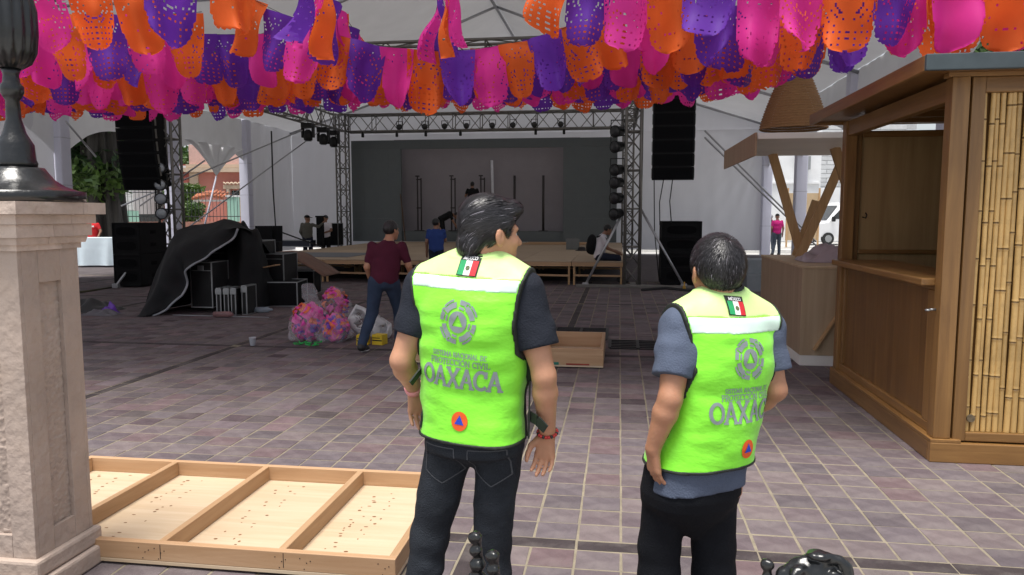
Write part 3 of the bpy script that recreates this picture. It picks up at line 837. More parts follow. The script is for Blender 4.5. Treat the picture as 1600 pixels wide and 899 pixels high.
for j in range(5):
    for i in range(8):
        o = first if (i == 0 and j == 0) else copy_tree(first)
        o.location = (SX1 - 1.222 * (i + 1), 17.45 + 2.442 * j, 0)
mb = MB(); mb.span((-9.55, 18.3, DZ + .001), (-6.9, 20.4, DZ + .014)); tag(mb.build('grey_sheet', mat('grey_vinyl', (0.16, 0.165, 0.18), 0.7)), 'dark grey flat sheet lying on the stage deck', 'sheet')

# ------------------------------------------------------------------ box truss
def truss(name, a, b, w, hgt, bay, label, group, roll=Vector((0, 0, 1)), parts=True):
    a, b = Vector(a), Vector(b); d = (b - a); L = d.length; d.normalize()
    up = roll if abs(d.dot(roll)) < .9 else Vector((0, 1, 0)); r = d.cross(up).normalized(); u = r.cross(d)
    root = empty(name, a, 0, label, 'truss', group); n = max(2, round(L / bay))
    cs = [r * (i * w / 2) + u * (j * hgt / 2) for i, j in ((-1, -1), (1, -1), (1, 1), (-1, 1))]
    for c in cs:
        mb = MB(); mb.tube([c, c + d * L], 0.036, 8); mb.build('chord', TRUSS, root)
    for q in range(4):
        c0, c1 = cs[q], cs[(q + 1) % 4]
        for k in range(n):
            p, s = (c0, c1) if k % 2 == 0 else (c1, c0)
            mb = MB(); mb.tube([p + d * L * k / n, s + d * L * (k + 1) / n], 0.017, 5); mb.build('brace', TRUSS, root)
        for k in range(0, n + 1, 2 if n > 8 else 1):
            mb = MB(); mb.tube([c0 + d * L * k / n, c1 + d * L * k / n], 0.02, 5); mb.build('strut', TRUSS, root)
    return root
XL, XR, YF, YB, TZ0, TZ1 = -11.15, 0.30, 17.35, 29.2, 4.95, 5.65
TG = 'aluminium trusses of the stage frame'
tzm = (TZ0 + TZ1) / 2
truss('truss_tower', (XL, YF, 0.05), (XL, YF, 5.7), 0.4, 0.4, 0.42, 'upright truss tower carrying four round lamps by the left speaker stack', TG)
truss('truss_tower', (XR, YF, 0.05), (XR, YF, 5.7), 0.34, 0.34, 0.42, 'upright truss tower with two slanted silver braces beside the right speaker stack', TG)
truss('truss_tower', (XL, YB, 0.05), (XL, YB, 5.7), 0.4, 0.4, 0.42, 'upright truss tower at the back corner beside the grey screen', TG)
truss('truss_tower', (XR, YB, 0.05), (XR, YB, 5.7), 0.4, 0.4, 0.42, 'upright truss tower hidden behind the braced front tower', TG)
truss('truss_beam', (XL + .25, YB, tzm), (XR - .25, YB, tzm), 0.5, 0.66, 0.56, 'horizontal truss beam over the grey screen with a row of lamps', TG)
truss('truss_beam', (XL + .25, YF, tzm), (XR - .25, YF, tzm), 0.5, 0.66, 0.8, 'horizontal truss beam across the stage front behind the flags', TG)
truss('truss_beam', (XL, YF + .25, tzm), (XL, YB - .25, tzm), 0.5, 0.66, 0.62, 'truss beam running from front to back above the crew with hanging lamps', TG)
truss('truss_beam', (XR, YF + .25, tzm), (XR, YB - .25, tzm), 0.5, 0.66, 0.8, 'truss beam running from front to back above the seated man with backpack', TG)
# silver outriggers of the towers
def brace(a, b, label, r=0.028, group='slanted brace tubes of the towers'):
    a = Vector(a); root = empty('brace_tube', a, 0, label, 'brace', group)
    mb = MB(); mb.tube([(0, 0, 0), Vector(b) - a], r, 8); mb.build('tube', STEEL, root)
    mb = MB(); mb.bbox((0, 0, 0.0), (0.14, 0.10, 0.10), 0.01); mb.build('foot_plate', STEEL, root)
brace((-0.75, 17.0, 0.06), (XR - .18, YF - .1, 1.78), 'silver brace tube from the right tower down to the stage corner side')
brace((1.45, 17.0, 0.06), (XR + .18, YF - .1, 1.78), 'silver brace tube from the right tower down to the speaker stack side')
brace((-11.2, 15.2, 0.06), (XL + .15, YF - .2, 1.75), 'silver brace tube crossing in front of the left speaker stack')
for (x0, lab) in ((-0.85, 'dark steel base beam of the right tower on the paving'),):
    mb = MB(); mb.bbox((0.33, 17.0, 0.035), (2.6, 0.12, 0.07), 0.008); mb.bbox((0.33, 17.35, 0.03), (0.14, 0.9, 0.06), 0.008); tag(mb.build('tower_base', TRUSS), lab, 'base')
# long guy bars
def guy(a, b, label, r=0.022):
    a = Vector(a); mb = MB(); mb.tube([(0, 0, 0), Vector(b) - a], r, 6); o = mb.build('guy_bar', STEEL, None, a); tag(o, label, 'bar', 'slanting guy bars of the stage frame and marquee')
guy((-14.0, 19.4, 1.9), atY(472, 204, 24.4), 'upper slanting guy bar between the left truss beam and the outer column')
guy((-13.9, 22.4, 1.2), atY(497, 207, 26.2), 'lower slanting guy bar between the left truss beam and the outer column')
guy((1.9, 17.6, 3.55), (5.5, 22.0, 0.9), 'upper of two slanting guy bars right of the hanging speaker')
guy((1.9, 17.6, 3.40), (5.6, 22.0, 0.7), 'lower of two slanting guy bars right of the hanging speaker')
guy(atY(150, 245, 17.4), atY(103, 190, 16.2), 'short dark guy bar at the outer left column')
guy((-13.5, 19.5, 1.9), (-11.4, 19.4, 3.15), 'pale guy bar in front of the old tree')

# ------------------------------------------------------------------ lamps
LENS = mat('lamp_lens', (0.25, 0.27, 0.30), 0.12, 0.1, spec=0.9); DULL = mat('lamp_front_dark', (0.02, 0.02, 0.022), 0.35, 0.2)
def par(name, loc, aim, label, group, s=1.0, lens=LENS):
    """stage lamp: yoke, body, lens ring"""
    root = empty(name, loc, 0, label, 'lamp', group); q = Vector(aim).normalized().to_track_quat('Z', 'Y').to_matrix()
    mb = MB(); mb.lathe([(.07 * s, -.16 * s), (.11 * s, -.12 * s), (.125 * s, .05 * s), (.14 * s, .09 * s), (.14 * s, .12 * s)], n=16)
    mb.v = [tuple(q @ Vector(v)) for v in mb.v]; mb.build('lamp_body', BLACK, root)
    mb = MB(); mb.lathe([(.12 * s, .121 * s), (.10 * s, .132 * s), (.02 * s, .14 * s)], n=16); mb.v = [tuple(q @ Vector(v)) for v in mb.v]; mb.build('lens', lens, root)
    mb = MB()
    for sx in (-1, 1): mb.span((sx * .155 * s - .01, -.02 * s, 0), (sx * .155 * s + .01, .02 * s, .24 * s))
    mb.span((-.165 * s, -.02 * s, .24 * s), (.165 * s, .02 * s, .26 * s)); mb.build('yoke', BLACK, root)
    return root
for u in (627, 666, 697, 731, 771, 803, 836, 877):
    p = atY(u, 187, YB - .05); par('stage_lamp', (p.x, YB - .28, 5.12), (0.05, -1, -.25), 'small round black lamp inside the beam over the screen', 'lamps in the beam over the screen', 0.8, DULL)
for u in (569, 622, 667, 721, 838, 882): 
    p = atY(u, 187, YB - .05); mb = MB(); mb.bbox((0, 0, -.12), (.1, .1, .16), .02); mb.tube([(0, 0, -.05), (0, 0, .02)], .02, 6)
    tag(mb.build('beam_clamp', BLACK, None, (p.x, YB - .25, 4.93)), 'small black clamp hanging under the beam over the screen', 'clamp', 'clamps under the screen beam')
for u in (560, 592, 617, 668, 728, 783, 845, 915):
    p = atY(u, 150, YF); par('stage_lamp', (p.x, YF - .1, 4.52), (0, -.25, -1), 'black lamp hanging under the front beam below the flags', 'lamps under the front beam', 1.05, DULL)
def moving_head(loc, label, group, s=1.0, flip=1):
    root = empty('moving_head_lamp', loc, 0, label, 'lamp', group)
    mb = MB(); mb.bbox((0, 0, -.06 * s), (.30 * s, .28 * s, .13 * s), .02); mb.build('base', BLACK, root)
    for sx in (-1, 1): mb = MB(); mb.bbox((sx * .15 * s, 0, -.24 * s), (.06 * s, .12 * s, .3 * s), .02); mb.build('yoke_arm', BLACK, root)
    mb = MB(); mb.lathe([(.05 * s, -.48 * s), (.115 * s, -.46 * s), (.125 * s, -.34 * s), (.10 * s, -.22 * s), (.05 * s, -.17 * s)], n=16); h = mb.build('head', BLACK, root)
    mb = MB(); mb.lathe([(.10 * s, -.485 * s), (.02 * s, -.49 * s)], n=16); mb.build('lens', LENS, h)
for u, v, yy, lab in ((481, 200, 24.8, 'hanging from the left beam, with a bright lens'), (505, 205, 26.6, 'hanging from the left beam, the middle one'), (521, 208, 28.3, 'hanging from the left beam next to the corner tower')):
    p = atX(u, v, XL + .1); moving_head((XL + .1, p.y, 4.90), 'black moving head lamp ' + lab, 'moving heads under the left beam', 1.3)
for v in (202, 226, 262, 282, 306, 331):
    p = atY(970, v, YF - .15); par('stage_lamp', (XR - .36, YF - .15, p.z - .05), (-.6, -.8, -.1), 'black round lamp clamped to the side of the braced right tower', 'lamps up the right tower', 1.0, DULL)
for v in (260, 286, 308, 331):
    p = atY(272, v, YF - .28); par('stage_lamp', (XL - .02, YF - .34, p.z - .05), (.35, -1, 0), 'round lamp with glassy front clamped to the left tower', 'lamps up the left tower', 1.05)

# ------------------------------------------------------------------ screen
LEDM = mat('screen_grey', (0.105, 0.12, 0.125), 0.55, 0.05, 3); SCY = 29.75
led = empty('led_wall', (-5.4, SCY, DZ), 0, 'matt grey screen wall with an open white centre on the stage', 'screen')
def led_part(u0, u1, v0, v1, nx, ny, name='panel', y=SCY, d=.12):
    a, b = atY(u0, v0, y), atY(u1, v1, y)
    for i in range(nx):
        for j in range(ny):
            x0, x1 = a.x + (b.x - a.x) * i / nx, a.x + (b.x - a.x) * (i + 1) / nx; z0, z1 = b.z + (a.z - b.z) * j / ny, b.z + (a.z - b.z) * (j + 1) / ny
            mb = MB(); mb.bbox(((x0 + x1) / 2 + 5.4, d / 2 + rt.uniform(-.002, .002), (z0 + z1) / 2 - DZ), (x1 - x0 - .0015, d, z1 - z0 - .0015), .002); mb.build(name, LEDM, led)
xs = [atY(u, 300, SCY).x for u in (550, 627, 880, 964)]
def led_box(x0, x1, z0, z1, nx, nz):
    for i in range(nx):
        for j in range(nz):
            a, b = x0 + (x1 - x0) * i / nx, x0 + (x1 - x0) * (i + 1) / nx; c, d = z0 + (z1 - z0) * j / nz, z0 + (z1 - z0) * (j + 1) / nz
            mb = MB(); mb.bbox(((a + b) / 2 + 5.4, .06 + rt.uniform(-.002, .002), (c + d) / 2 - DZ), (b - a - .001, .12, d - c - .001), .001); mb.build('panel', LEDM, led)
led_box(xs[0], xs[1], DZ, 4.32, 4, 4); led_box(xs[2], xs[3], DZ, 4.32, 4, 4); led_box(xs[0], xs[3], 4.322, 4.68, 10, 1)
mb = MB(); mb.span((xs[1] + .005, SCY + .1, DZ + .002), (xs[2] - .005, SCY + .95, 0.98)); tag(mb.build('low_riser', LEDM), 'low grey riser inside the screen opening under the black posts', 'riser')
mb = MB(); mb.grid(lambda a, b: Vector((xs[1] - .6 + (xs[2] - xs[1] + 1.2) * a, SCY + 1.05 + .03 * mnoise.noise(Vector((a * 9, b * 3, 2))), .6 + 4.2 * b)), 40, 12); tag(mb.build('backdrop', mat('mauve_backdrop', (.30, .275, .295), .8, .08, 1)), 'mauve grey fabric backdrop hung behind the screen opening', 'backdrop')
POSTM = mat('post_dark', (0.03, 0.024, 0.024), 0.5)
for u, dbl in ((655, 1), (708, 1), (754, 1), (804, 0), (849, 0)):
    p = atY(u, 300, SCY + .4); r = empty('screen_post', (p.x, SCY + .4, .985), 0, 'thin dark double post with cross clamps standing in the screen opening' if dbl else 'thin dark single post standing in the screen opening', 'post', 'double posts in the screen opening' if dbl else 'single posts in the screen opening')
    mb = MB(); mb.bbox((0, 0, .015), (.36, .3, .03), .005); mb.build('base_plate', POSTM, r)
    for dx in ((-.07, .08) if dbl else (0,)):
        mb = MB(); mb.tube([(dx, 0, .03), (dx, 0, 2.25 if dx <= 0 else 2.18)], .028 if dbl else .05, 8); mb.build('pole', POSTM, r)
    if dbl:
        for z in (.95, 2.12): mb = MB(); mb.bbox((0, -.01, z), (.22, .06, .05), .01); mb.build('clamp', POSTM, r)
        mb = MB(); mb.bbox((-.07, 0, 2.26), (.16, .1, .05), .01); mb.build('head_plate', POSTM, r)
p = atY(773, 300, SCY + .9); mb = MB(); mb.tube([(p.x - .05, SCY + .95, .98), (p.x - .12, SCY + .9, 3.9)], .055, 8); tag(mb.build('pale_tube', mat('pale_tube', (.7, .7, .74), .5)), 'pale upright tube behind the screen posts', 'tube')
mb = MB(); mb.bar((atY(634, 376, SCY - .2).x, SCY - .25, DZ + .02), (xs[1] - .03, SCY - .02, 2.5), .03, .09, (0, 1, 0)); tag(mb.build('leaning_plank', wood('dark_plank', (.12, .075, .05), (.07, .04, .025), .7)), 'brown plank leaning against the edge of the grey screen', 'plank')
mb = MB()
for k in range(3): mb.bbox((-2.4 + .1 * k, 27.4 + .02 * k, DZ + .02 + .026 * k), (2.3, .5, .024), .004)
tag(mb.build('board_stack', PINE), 'low stack of pale boards lying on the stage deck', 'boards')
# glass box and cap on the deck
p = G(895, 390, DZ); r = empty('clear_crate', p, 0, 'smoky clear plastic crate standing on the stage deck', 'crate'); cm_ = mat('smoky_plastic', (.18, .19, .19), .2, .1, alpha=.75)
mb = MB()
for a, b in (((-.2, -.16, 0), (.2, -.15, .34)), ((-.2, .15, 0), (.2, .16, .34)), ((-.2, -.149, 0), (-.19, .149, .34)), ((.19, -.149, 0), (.2, .149, .34)), ((-.189, -.149, .002), (.189, .149, .012))): mb.span(a, b)
mb.build('wall', cm_, r); mb = MB(); mb.bbox((0, 0, .352), (.42, .34, .02), .006); mb.build('lid', cm_, r)
p = G(909, 392, DZ); mb = MB(); mb.lathe([(.2, .0), (.2, .012), (.12, .03), (.115, .09), (.07, .12), (.01, .125)], n=18); tag(mb.build('cap', mat('dark_cap', (.015, .012, .014), .8), None, p), 'dark cap lying on the stage deck beside the clear crate', 'cap')
# ------------------------------------------------------------------ stained wooden kiosk with cane front
K0 = Vector((2.08, 5.19, 0)); KX, KY, KH = 2.35, 2.42, 2.53
kio = empty('wooden_kiosk', K0, 0, 'stained wooden kiosk with cane-clad front, counter shelf and dark flat roof', 'kiosk')
def kb(name, a, b, m, bev=.006, parent=None):
    a, b = Vector(a), Vector(b); mb = MB(); mb.bbox((a + b) / 2, [abs(b[i] - a[i]) for i in range(3)], bev); return mb.build(name, m, parent or kio)
PL = .135
kb('plinth', (0, 0, 0), (KX, .05, PL), TEAK_X); kb('plinth', (0, .051, 0), (.05, KY, PL), TEAK_Y); kb('plinth', (.051, KY - .05, 0), (KX, KY, PL), TEAK_X)
kb('floor', (.052, .052, .02), (KX, KY - .052, PL - .01), TEAK_Y, .002)
kb('step_board', (.0, .002, PL + .0005), (.19, KY - .002, PL + .022), TEAK_Y, .003)
zt = KH
kb('post', (.022, .022, PL + .0225), (.13, .13, zt), TEAK); kb('post', (.022, KY - .13, PL + .0225), (.13, KY - .022, zt), TEAK); kb('post', (KX - .13, KY - .13, PL + .01), (KX - .022, KY - .022, zt), TEAK)
kb('post', (KX - .13, .022, PL + .01), (KX - .022, .13, zt), TEAK)
# front frame and canes
kb('frame_strip', (.145, .028, PL + .01), (.225, .09, zt - .002), TEAK); kb('frame_strip', (.2255, .03, PL + .01), (KX - .135, .088, PL + .07), TEAK_X); kb('frame_strip', (.2255, .03, zt - .10), (KX - .135, .088, zt - .002), TEAK_X)
kb('front_backing', (.13, .10, PL + .01), (KX - .131, .125, zt - .003), TEAKDARK, .002)
CANE = mat('cane', (0.62, 0.40, 0.15), 0.38, 0.22, 5, stretch=(3, 3, .5), coat=.15, rnd=.22, dirt=(.26, .16, .06), dscale=7, damt=.55)
CANEG = mat('cane_grey', (0.27, 0.225, 0.16), 0.5, 0.3, 5, stretch=(3, 3, .5), rnd=.15); NODE = mat('cane_node', (.20, .12, .045), .6, .3, 30)
rk = random.Random(11); cz0, cz1 = PL + .072, zt - .102; CL = cz1 - cz0
def cane_mesh(r, grey):
    mb = MB(); z = 0; nodes = []; z = rk.uniform(.05, .3)
    while z < CL - .04: nodes.append(z); z += rk.uniform(.24, .38)
    prof = [(r, 0.0)]
    for q in nodes: prof += [(r * rk.uniform(.94, 1.0), q - .02), (r * 1.10, q - .006), (r * .93, q), (r * 1.08, q + .006), (r * .98, q + .02)]
    prof.append((r * .95, CL)); n = 8; bx = rk.uniform(-.006, .006)
    for i in range(len(prof) - 1):
        mb.cm = 1 if (i % 5 in (2, 3) and i > 0) else 0
        vs = []
        for (q, zz) in (prof[i], prof[i + 1]):
            for k in range(n): vs.append((q * math.cos(2 * math.pi * k / n) + bx * math.sin(zz * 3), q * math.sin(2 * math.pi * k / n), zz))
        mb.add(vs, [(k, (k + 1) % n, n + (k + 1) % n, n + k) for k in range(n)], True)
    return mb.mesh('bamboo_cane', [CANEG if grey else CANE, NODE])
cm = [(cane_mesh(r, False), r) for r in (.0155, .017, .0185, .0195, .021, .016, .018, .0205)] + [(cane_mesh(.017, True), .017), (cane_mesh(.0145, True), .0145)]
x = .232
while x < KX - .15:
    me, r = cm[rk.randrange(8)] if x < .5 or rk.random() > .10 else cm[8 + rk.randrange(2)]
    x += r; o = link('bamboo_cane', me, kio, (x, .072 + rk.uniform(-.006, .006), cz0), (0, rk.uniform(-.004, .004), rk.choice((0, math.pi)))); x += r + rk.uniform(-.001, .003)
mb = MB(); mb.tube([(.262, .045, cz0 + .09), (.262, .056, cz0 + .09)], .026, 14); mb.build('knot_hole', mat('knot', (.16, .12, .07), .7, .4, 40), kio)
# left flank: panel below, shelf, open window above
kb('flank_panel', (.075, .135, PL + .09), (.098, KY - .135, 1.14), TEAKDARK, .003)
kb('flank_rail', (.045, .1305, PL + .023), (.105, KY - .1305, PL + .089), TEAK_Y); kb('flank_strip', (.05, KY - .19, PL + .0895), (.104, KY - .1305, 1.14), TEAK); kb('flank_strip', (.05, .1305, PL + .0895), (.104, .30, 1.14), TEAK)
kb('counter_shelf', (-.06, .135, 1.175), (.46, KY - .131, 1.225), TEAK_Y, .008); kb('counter_rail', (.05, .1305, 1.1405), (.105, KY - .1305, 1.1745), TEAK_Y)
kb('window_head', (.04, .1305, zt - .14), (.115, KY - .1305, zt - .001), TEAK_Y)
# inside: back wall with a framed door and a dark panel
by = KY - .06
kb('inner_panel', (.165, by, PL + .02), (1.02, by + .02, zt - .1), wood('inner_ply', (.40, .27, .12), (.28, .17, .07), .6, 2, 4), .002)
for a, b in ((.135, .185), (.98, 1.03)): kb('inner_frame', (a, by - .03, PL + .02), (b, by - .0005, zt - .09), TEAK)
kb('inner_frame', (.1855, by - .03, zt - .15), (.9795, by - .0005, zt - .09), TEAK_X); kb('inner_frame', (.1855, by - .03, 1.28), (.9795, by - .0005, 1.32), TEAK_X)
kb('dark_panel', (1.031, by - .01, PL + .02), (KX - .135, by + .015, zt - .1), mat('dark_board', (.085, .075, .045), .8, .4, 12, bump=.4, bscale=30), .002)
kb('right_wall', (KX - .06, .131, PL + .01), (KX - .03, KY - .131, zt - .01), TEAKDARK, .003)
mb = MB(); mb.tube([(.215, by - .035, 1.63), (.235, by - .06, 1.62), (.245, by - .06, 1.65), (.235, by - .05, 1.67)], .006, 6); mb.build('door_hook', BLACK, kio)
mb = MB(); mb.tube([(.02, .085, 1.02), (-.02, .085, 1.02)], .008, 8); mb.lathe([(.018, 0), (.02, .008), (.01, .014)], (-.03, .085, 1.01), 10); mb.build('bolt', ALU, kio)
# roof
SLATE = mat('slate_paint', (.055, .075, .085), .6, .2, 6)
kb('roof_board', (-.20, -.19, zt + .03), (KX + .2, KY + .2, zt + .075), TEAKDARK, .003)
kb('fascia', (-.235, -.225, zt + .001), (KX + .2, -.1905, zt + .10), SLATE); kb('fascia', (-.235, -.19, zt + .001), (-.2005, KY + .2, zt + .10), TEAK_Y); kb('fascia', (-.2, KY + .2005, zt + .001), (KX + .2, KY + .235, zt + .10), TEAK_X)
kb('roof_sheet', (-.20, -.19, zt + .076), (KX + .2, KY + .2, zt + .092), SLATE, .003)
for y in (.35, .8, 1.25, 1.7, 2.1): kb('roof_joist', (.135, y, zt - .045), (KX, y + .045, zt + .029), TEAK_X, .003)
kb('roof_beam', (.0, .03, zt + .0005), (KX, .11, zt + .0295), TEAK_X, .002)

# ------------------------------------------------------------------ plywood booth behind
B0 = Vector((1.98, 8.42, 0)); bo = empty('plywood_booth', B0, 0, 'plywood counter booth with slanting pine posts and flat white board roof', 'booth')
def bb_(name, a, b, m, bev=.004): 
    a, b = Vector(a), Vector(b); mb = MB(); mb.bbox((a + b) / 2, [abs(b[i] - a[i]) for i in range(3)], bev); return mb.build(name, m, bo)
PALE = wood('pale_ply', (.55, .42, .28), (.44, .32, .20), .7, 2, 5, var=.3); WHITEB = mat('white_board', (.82, .79, .74), .6, .06, 2)
bb_('front_panel', (0, 0, .115), (2.2, .02, 1.07), PALE); bb_('side_panel', (0, .021, .115), (.02, 2.36, 1.07), PLYGREY); bb_('counter_top', (-.01, -.01, 1.0705), (2.2, 2.37, 1.095), PALE)
bb_('kick_board', (.004, .004, 0), (2.2, .019, .1145), WHITEB); bb_('kick_board', (.004, .022, 0), (.019, 2.35, .1145), WHITEB)
mb = MB(); mb.bar((.14, -.012, .18), (.62, -.012, 1.0), .02, .11, (0, 1, 0)); mb.v = [(x, min(y, -.0015) if y > -.012 else y, z) for x, y, z in mb.v]; mb.build('diagonal_batten', PINE_Z, bo)
rz0 = 2.44
bb_('roof_board', (-.53, -.25, rz0), (2.3, 2.1, rz0 + .05), WHITEB); bb_('roof_edge', (-.56, -.275, rz0 - .002), (2.3, -.2505, rz0 + .06), WHITEB)
bb_('side_board', (-.585, -.24, rz0 - .17), (-.561, 2.1, rz0 + .07), PLYGREY)
def slant(a, b, w=.11, t=.045): mb = MB(); mb.bar(a, b, t, w, (1, 0, 0)); mb.build('slanting_post', PINE_Z, bo)
slant((.40, 1.75, 1.09), (-.02, 1.75, rz0)); slant((.34, 1.66, 1.09), (.86, 1.66, rz0)); slant((.98, .9, 1.09), (.52, .9, rz0)); slant((.42, 2.2, 1.09), (.66, 2.2, rz0 - .6))
# crumpled plastic on the counter
mb = MB()
def fn(a, b):
    x, y = (a - .5) * .95, (b - .5) * .6; e = max(0, 1 - (2 * a - 1) ** 2) * max(0, 1 - (2 * b - 1) ** 2)
    return Vector((x, y, .004 + .24 * e ** .6 * (0.65 + .8 * mnoise.noise(Vector((a * 4, b * 4, 2)))) + .03 * abs(mnoise.noise(Vector((a * 14, b * 14, 0)))) * (e > 0)))
mb.grid(fn, 34, 26); tag(mb.build('plastic_heap', mat('pink_plastic', (.62, .52, .58), .3, .1, 9, trans=.25), None, (2.62, 9.3, 1.096)), 'crumpled heap of pinkish plastic sheeting on the plywood counter', 'plastic')
# woven lamp shade
WICK = mat('wicker', (.34, .175, .07), .7, .25, 30, bump=.8, bscale=60, stretch=(1, 1, 6)); lp = Vector((2.03, 9.35, 2.66))
ls = empty('pendant_lamp', lp, 0, 'brown woven basket lamp shade hanging on a cord above the white board', 'lamp')
for k in range(19):
    z0, z1 = .03 * k, .03 * k + .0285; f0 = lambda z: .385 - .18 * (z / .54) ** 1.25
    mb = MB(); r0, r1 = f0(z0), f0(z1); n = 32; prof = [(r0 - .006, z0), (r0 + .005, z0 + .014), (r1 - .006, z1)]
    vs = []; fs = []
    for i, (r, z) in enumerate(prof): vs += [(r * (1 + .006 * ((q + k) % 2)) * math.cos(2 * math.pi * q / n), r * (1 + .006 * ((q + k) % 2)) * math.sin(2 * math.pi * q / n), z) for q in range(n)]
    for i in range(2): fs += [(i * n + q, i * n + (q + 1) % n, (i + 1) * n + (q + 1) % n, (i + 1) * n + q) for q in range(n)]
    mb.add(vs, fs, True); mb.build('woven_course', WICK, ls)
mb = MB(); mb.lathe([(.2, .565), (.19, .585), (.02, .59)], n=24); mb.build('shade_top', WICK, ls); mb = MB(); mb.tube([(0, 0, .58), (.01, .0, 3.3)], .008, 6); mb.build('cord', CABLE, ls)
# grey steps beside the stage
GREYP = mat('grey_paint', (.22, .24, .255), .7, .1, 5); r = empty('grey_steps', (2.75, 16.55, 0), 0, 'two grey painted step blocks beside the right speaker stack', 'steps')
mb = MB(); mb.bbox((.35, .15, .18), (.72, .36, .36), .008); mb.build('step', GREYP, r); mb = MB(); mb.bbox((.35, .75, .33), (.72, .82, .66), .008); mb.build('step', GREYP, r)
# ------------------------------------------------------------------ stone gate pillar with cast-iron lamp base
STONE = mat('pink_stone', (.46, .37, .315), .85, .22, 5, bump=.5, bscale=22, dirt=(.30, .22, .16), dscale=2.5, damt=.6)
STONEC = mat('pale_stone', (.56, .455, .39), .8, .2, 7, bump=.4, bscale=30, rnd=.12, dirt=(.36, .27, .2), dscale=4, damt=.5)
IRON = mat('cast_iron', (.008, .009, .010), .28, .3, 14, coat=.25, bump=.3, bscale=18)
PX, PY, PWD = -2.645, 2.925, .35
pil = empty('stone_pillar', (PX, PY, 0), 0, 'weathered pinkish stone pillar with moulded cap and sunken panels', 'pillar')
def ps(name, half, z0, z1, m=STONE, bev=.008, par=None): mb = MB(); mb.bbox((0, 0, (z0 + z1) / 2), (2 * half, 2 * half, z1 - z0 - .0015), bev); return mb.build(name, m, par or pil)
h = PWD / 2
ps('plinth', h + .05, 0, .09, bev=.012); ps('plinth', h + .028, .09, .17, bev=.014)
ps('core', h - .022, .17, 1.50)
for sx in (-1, 1):           # raised border round each sunken panel
    for sy in (-1, 1):
        for ax in (0, 1):
            mb = MB(); c = (sx * (h - .055), sy * (h - .011), .835) if ax == 0 else (sx * (h - .011), sy * (h - .055), .835); s = (.11, .022, 1.33) if ax == 0 else (.022, .0878, 1.33)
            if ax == 1: c = (c[0], sy * (h - .0662), c[2])
            mb.bbox(c, s, .002); mb.build('border_stone', STONE, pil)
for z0, z1 in ((.17, .27), (1.36, 1.50)):
    for a in range(4):
        mb = MB(); mb.bbox((0, -(h - .0112), (z0 + z1) / 2), (PWD - .223, .0218, z1 - z0), .001); o = mb.build('border_stone', STONE, pil); o.rotation_euler = (0, 0, a * math.pi / 2)
for a in range(4):           # hammered sunken field
    mb = MB(); w = .068
    mb.grid(lambda p, q: Vector(((p - .5) * 2 * w, -(h - .0215) - .008 * mnoise.noise(Vector((p * 9 + a, q * 70, 0))) - .005 * mnoise.noise(Vector((p * 22, q * 160, a))), .272 + 1.086 * q)), 14, 150)
    o = mb.build('hammered_panel', STONE, pil); o.rotation_euler = (0, 0, a * math.pi / 2)
def course(half, z0, z1, flare=0.0, split=2):
    """one moulding course laid from separate stones"""
    for a in range(4):
        cuts = [-half] + sorted(random.uniform(-.5, .5) * half for _ in range(split - 1)) + [half]
        for x0, x1 in zip(cuts[:-1], cuts[1:]):
            mb = MB(); y0, y1 = -half, -half + .12
            e0 = .12 if x0 == -half else 0; e1 = 0
            poly = [(x0 if x0 != -half else -half, y0), (x1 - .002 if x1 != half else half - .121, y0), (x1 - .002 if x1 != half else half - .121, y1), (x0, y1)]
            if x1 == half and poly[1][0] <= x0: continue
            vs = [(x * (1 + (flare if abs(y) > half - .01 else 0) * k), y * (1 + (flare if y == y0 else 0) * k), z) for k, z in ((0, z0), (1, z1)) for x, y in poly]
            mb.add(vs, [(3, 2, 1, 0), (4, 5, 6, 7), (0, 1, 5, 4), (1, 2, 6, 5), (2, 3, 7, 6), (3, 0, 4, 7)]); o = mb.build('cap_stone', STONEC, pil); o.rotation_euler = (0, 0, a * math.pi / 2)
course(h + .012, 1.50, 1.525); course(h + .025, 1.5255, 1.555, .04); course(h + .045, 1.556, 1.61); course(h + .058, 1.611, 1.652); course(h + .088, 1.653, 1.705)
ps('cap_core', h - .02, 1.5005, 1.70, STONEC)
lb = empty('lamp_post', (PX + .02, PY + .03, 1.706), 0, 'black cast-iron lamp post foot standing on the stone pillar', 'lamp post')
mb = MB(); mb.lathe([(.255, 0), (.262, .006), (.262, .045), (.235, .05), (.18, .07), (.14, .10), (.115, .135), (.105, .15)], n=40); mb.build('foot', IRON, lb)
mb = MB(); mb.lathe([(.078, .1505), (.082, .17), (.076, .185), (.072, .25), (.062, .268), (.045, .30), (.03, .36), (.027, .44), (.036, .455), (.046, .475), (.046, .50), (.034, .515), (.030, .55), (.04, .575)], n=32); mb.build('collar', IRON, lb)
mb = MB(); mb.lathe([(.045, .5755), (.078, .60), (.10, .65), (.108, .73), (.108, .83), (.095, .89), (.08, .92)], n=96, fl=lambda a, i: 1 + .045 * math.cos(a * 16) * (1 if 0 < i < 6 else .3)); mb.build('fluted_vase', IRON, lb)
mb = MB(); mb.lathe([(.08, .9205), (.075, .95), (.06, 1.0), (.05, 1.7), (.045, 2.9), (.06, 3.0)], n=24); mb.build('shaft', IRON, lb)

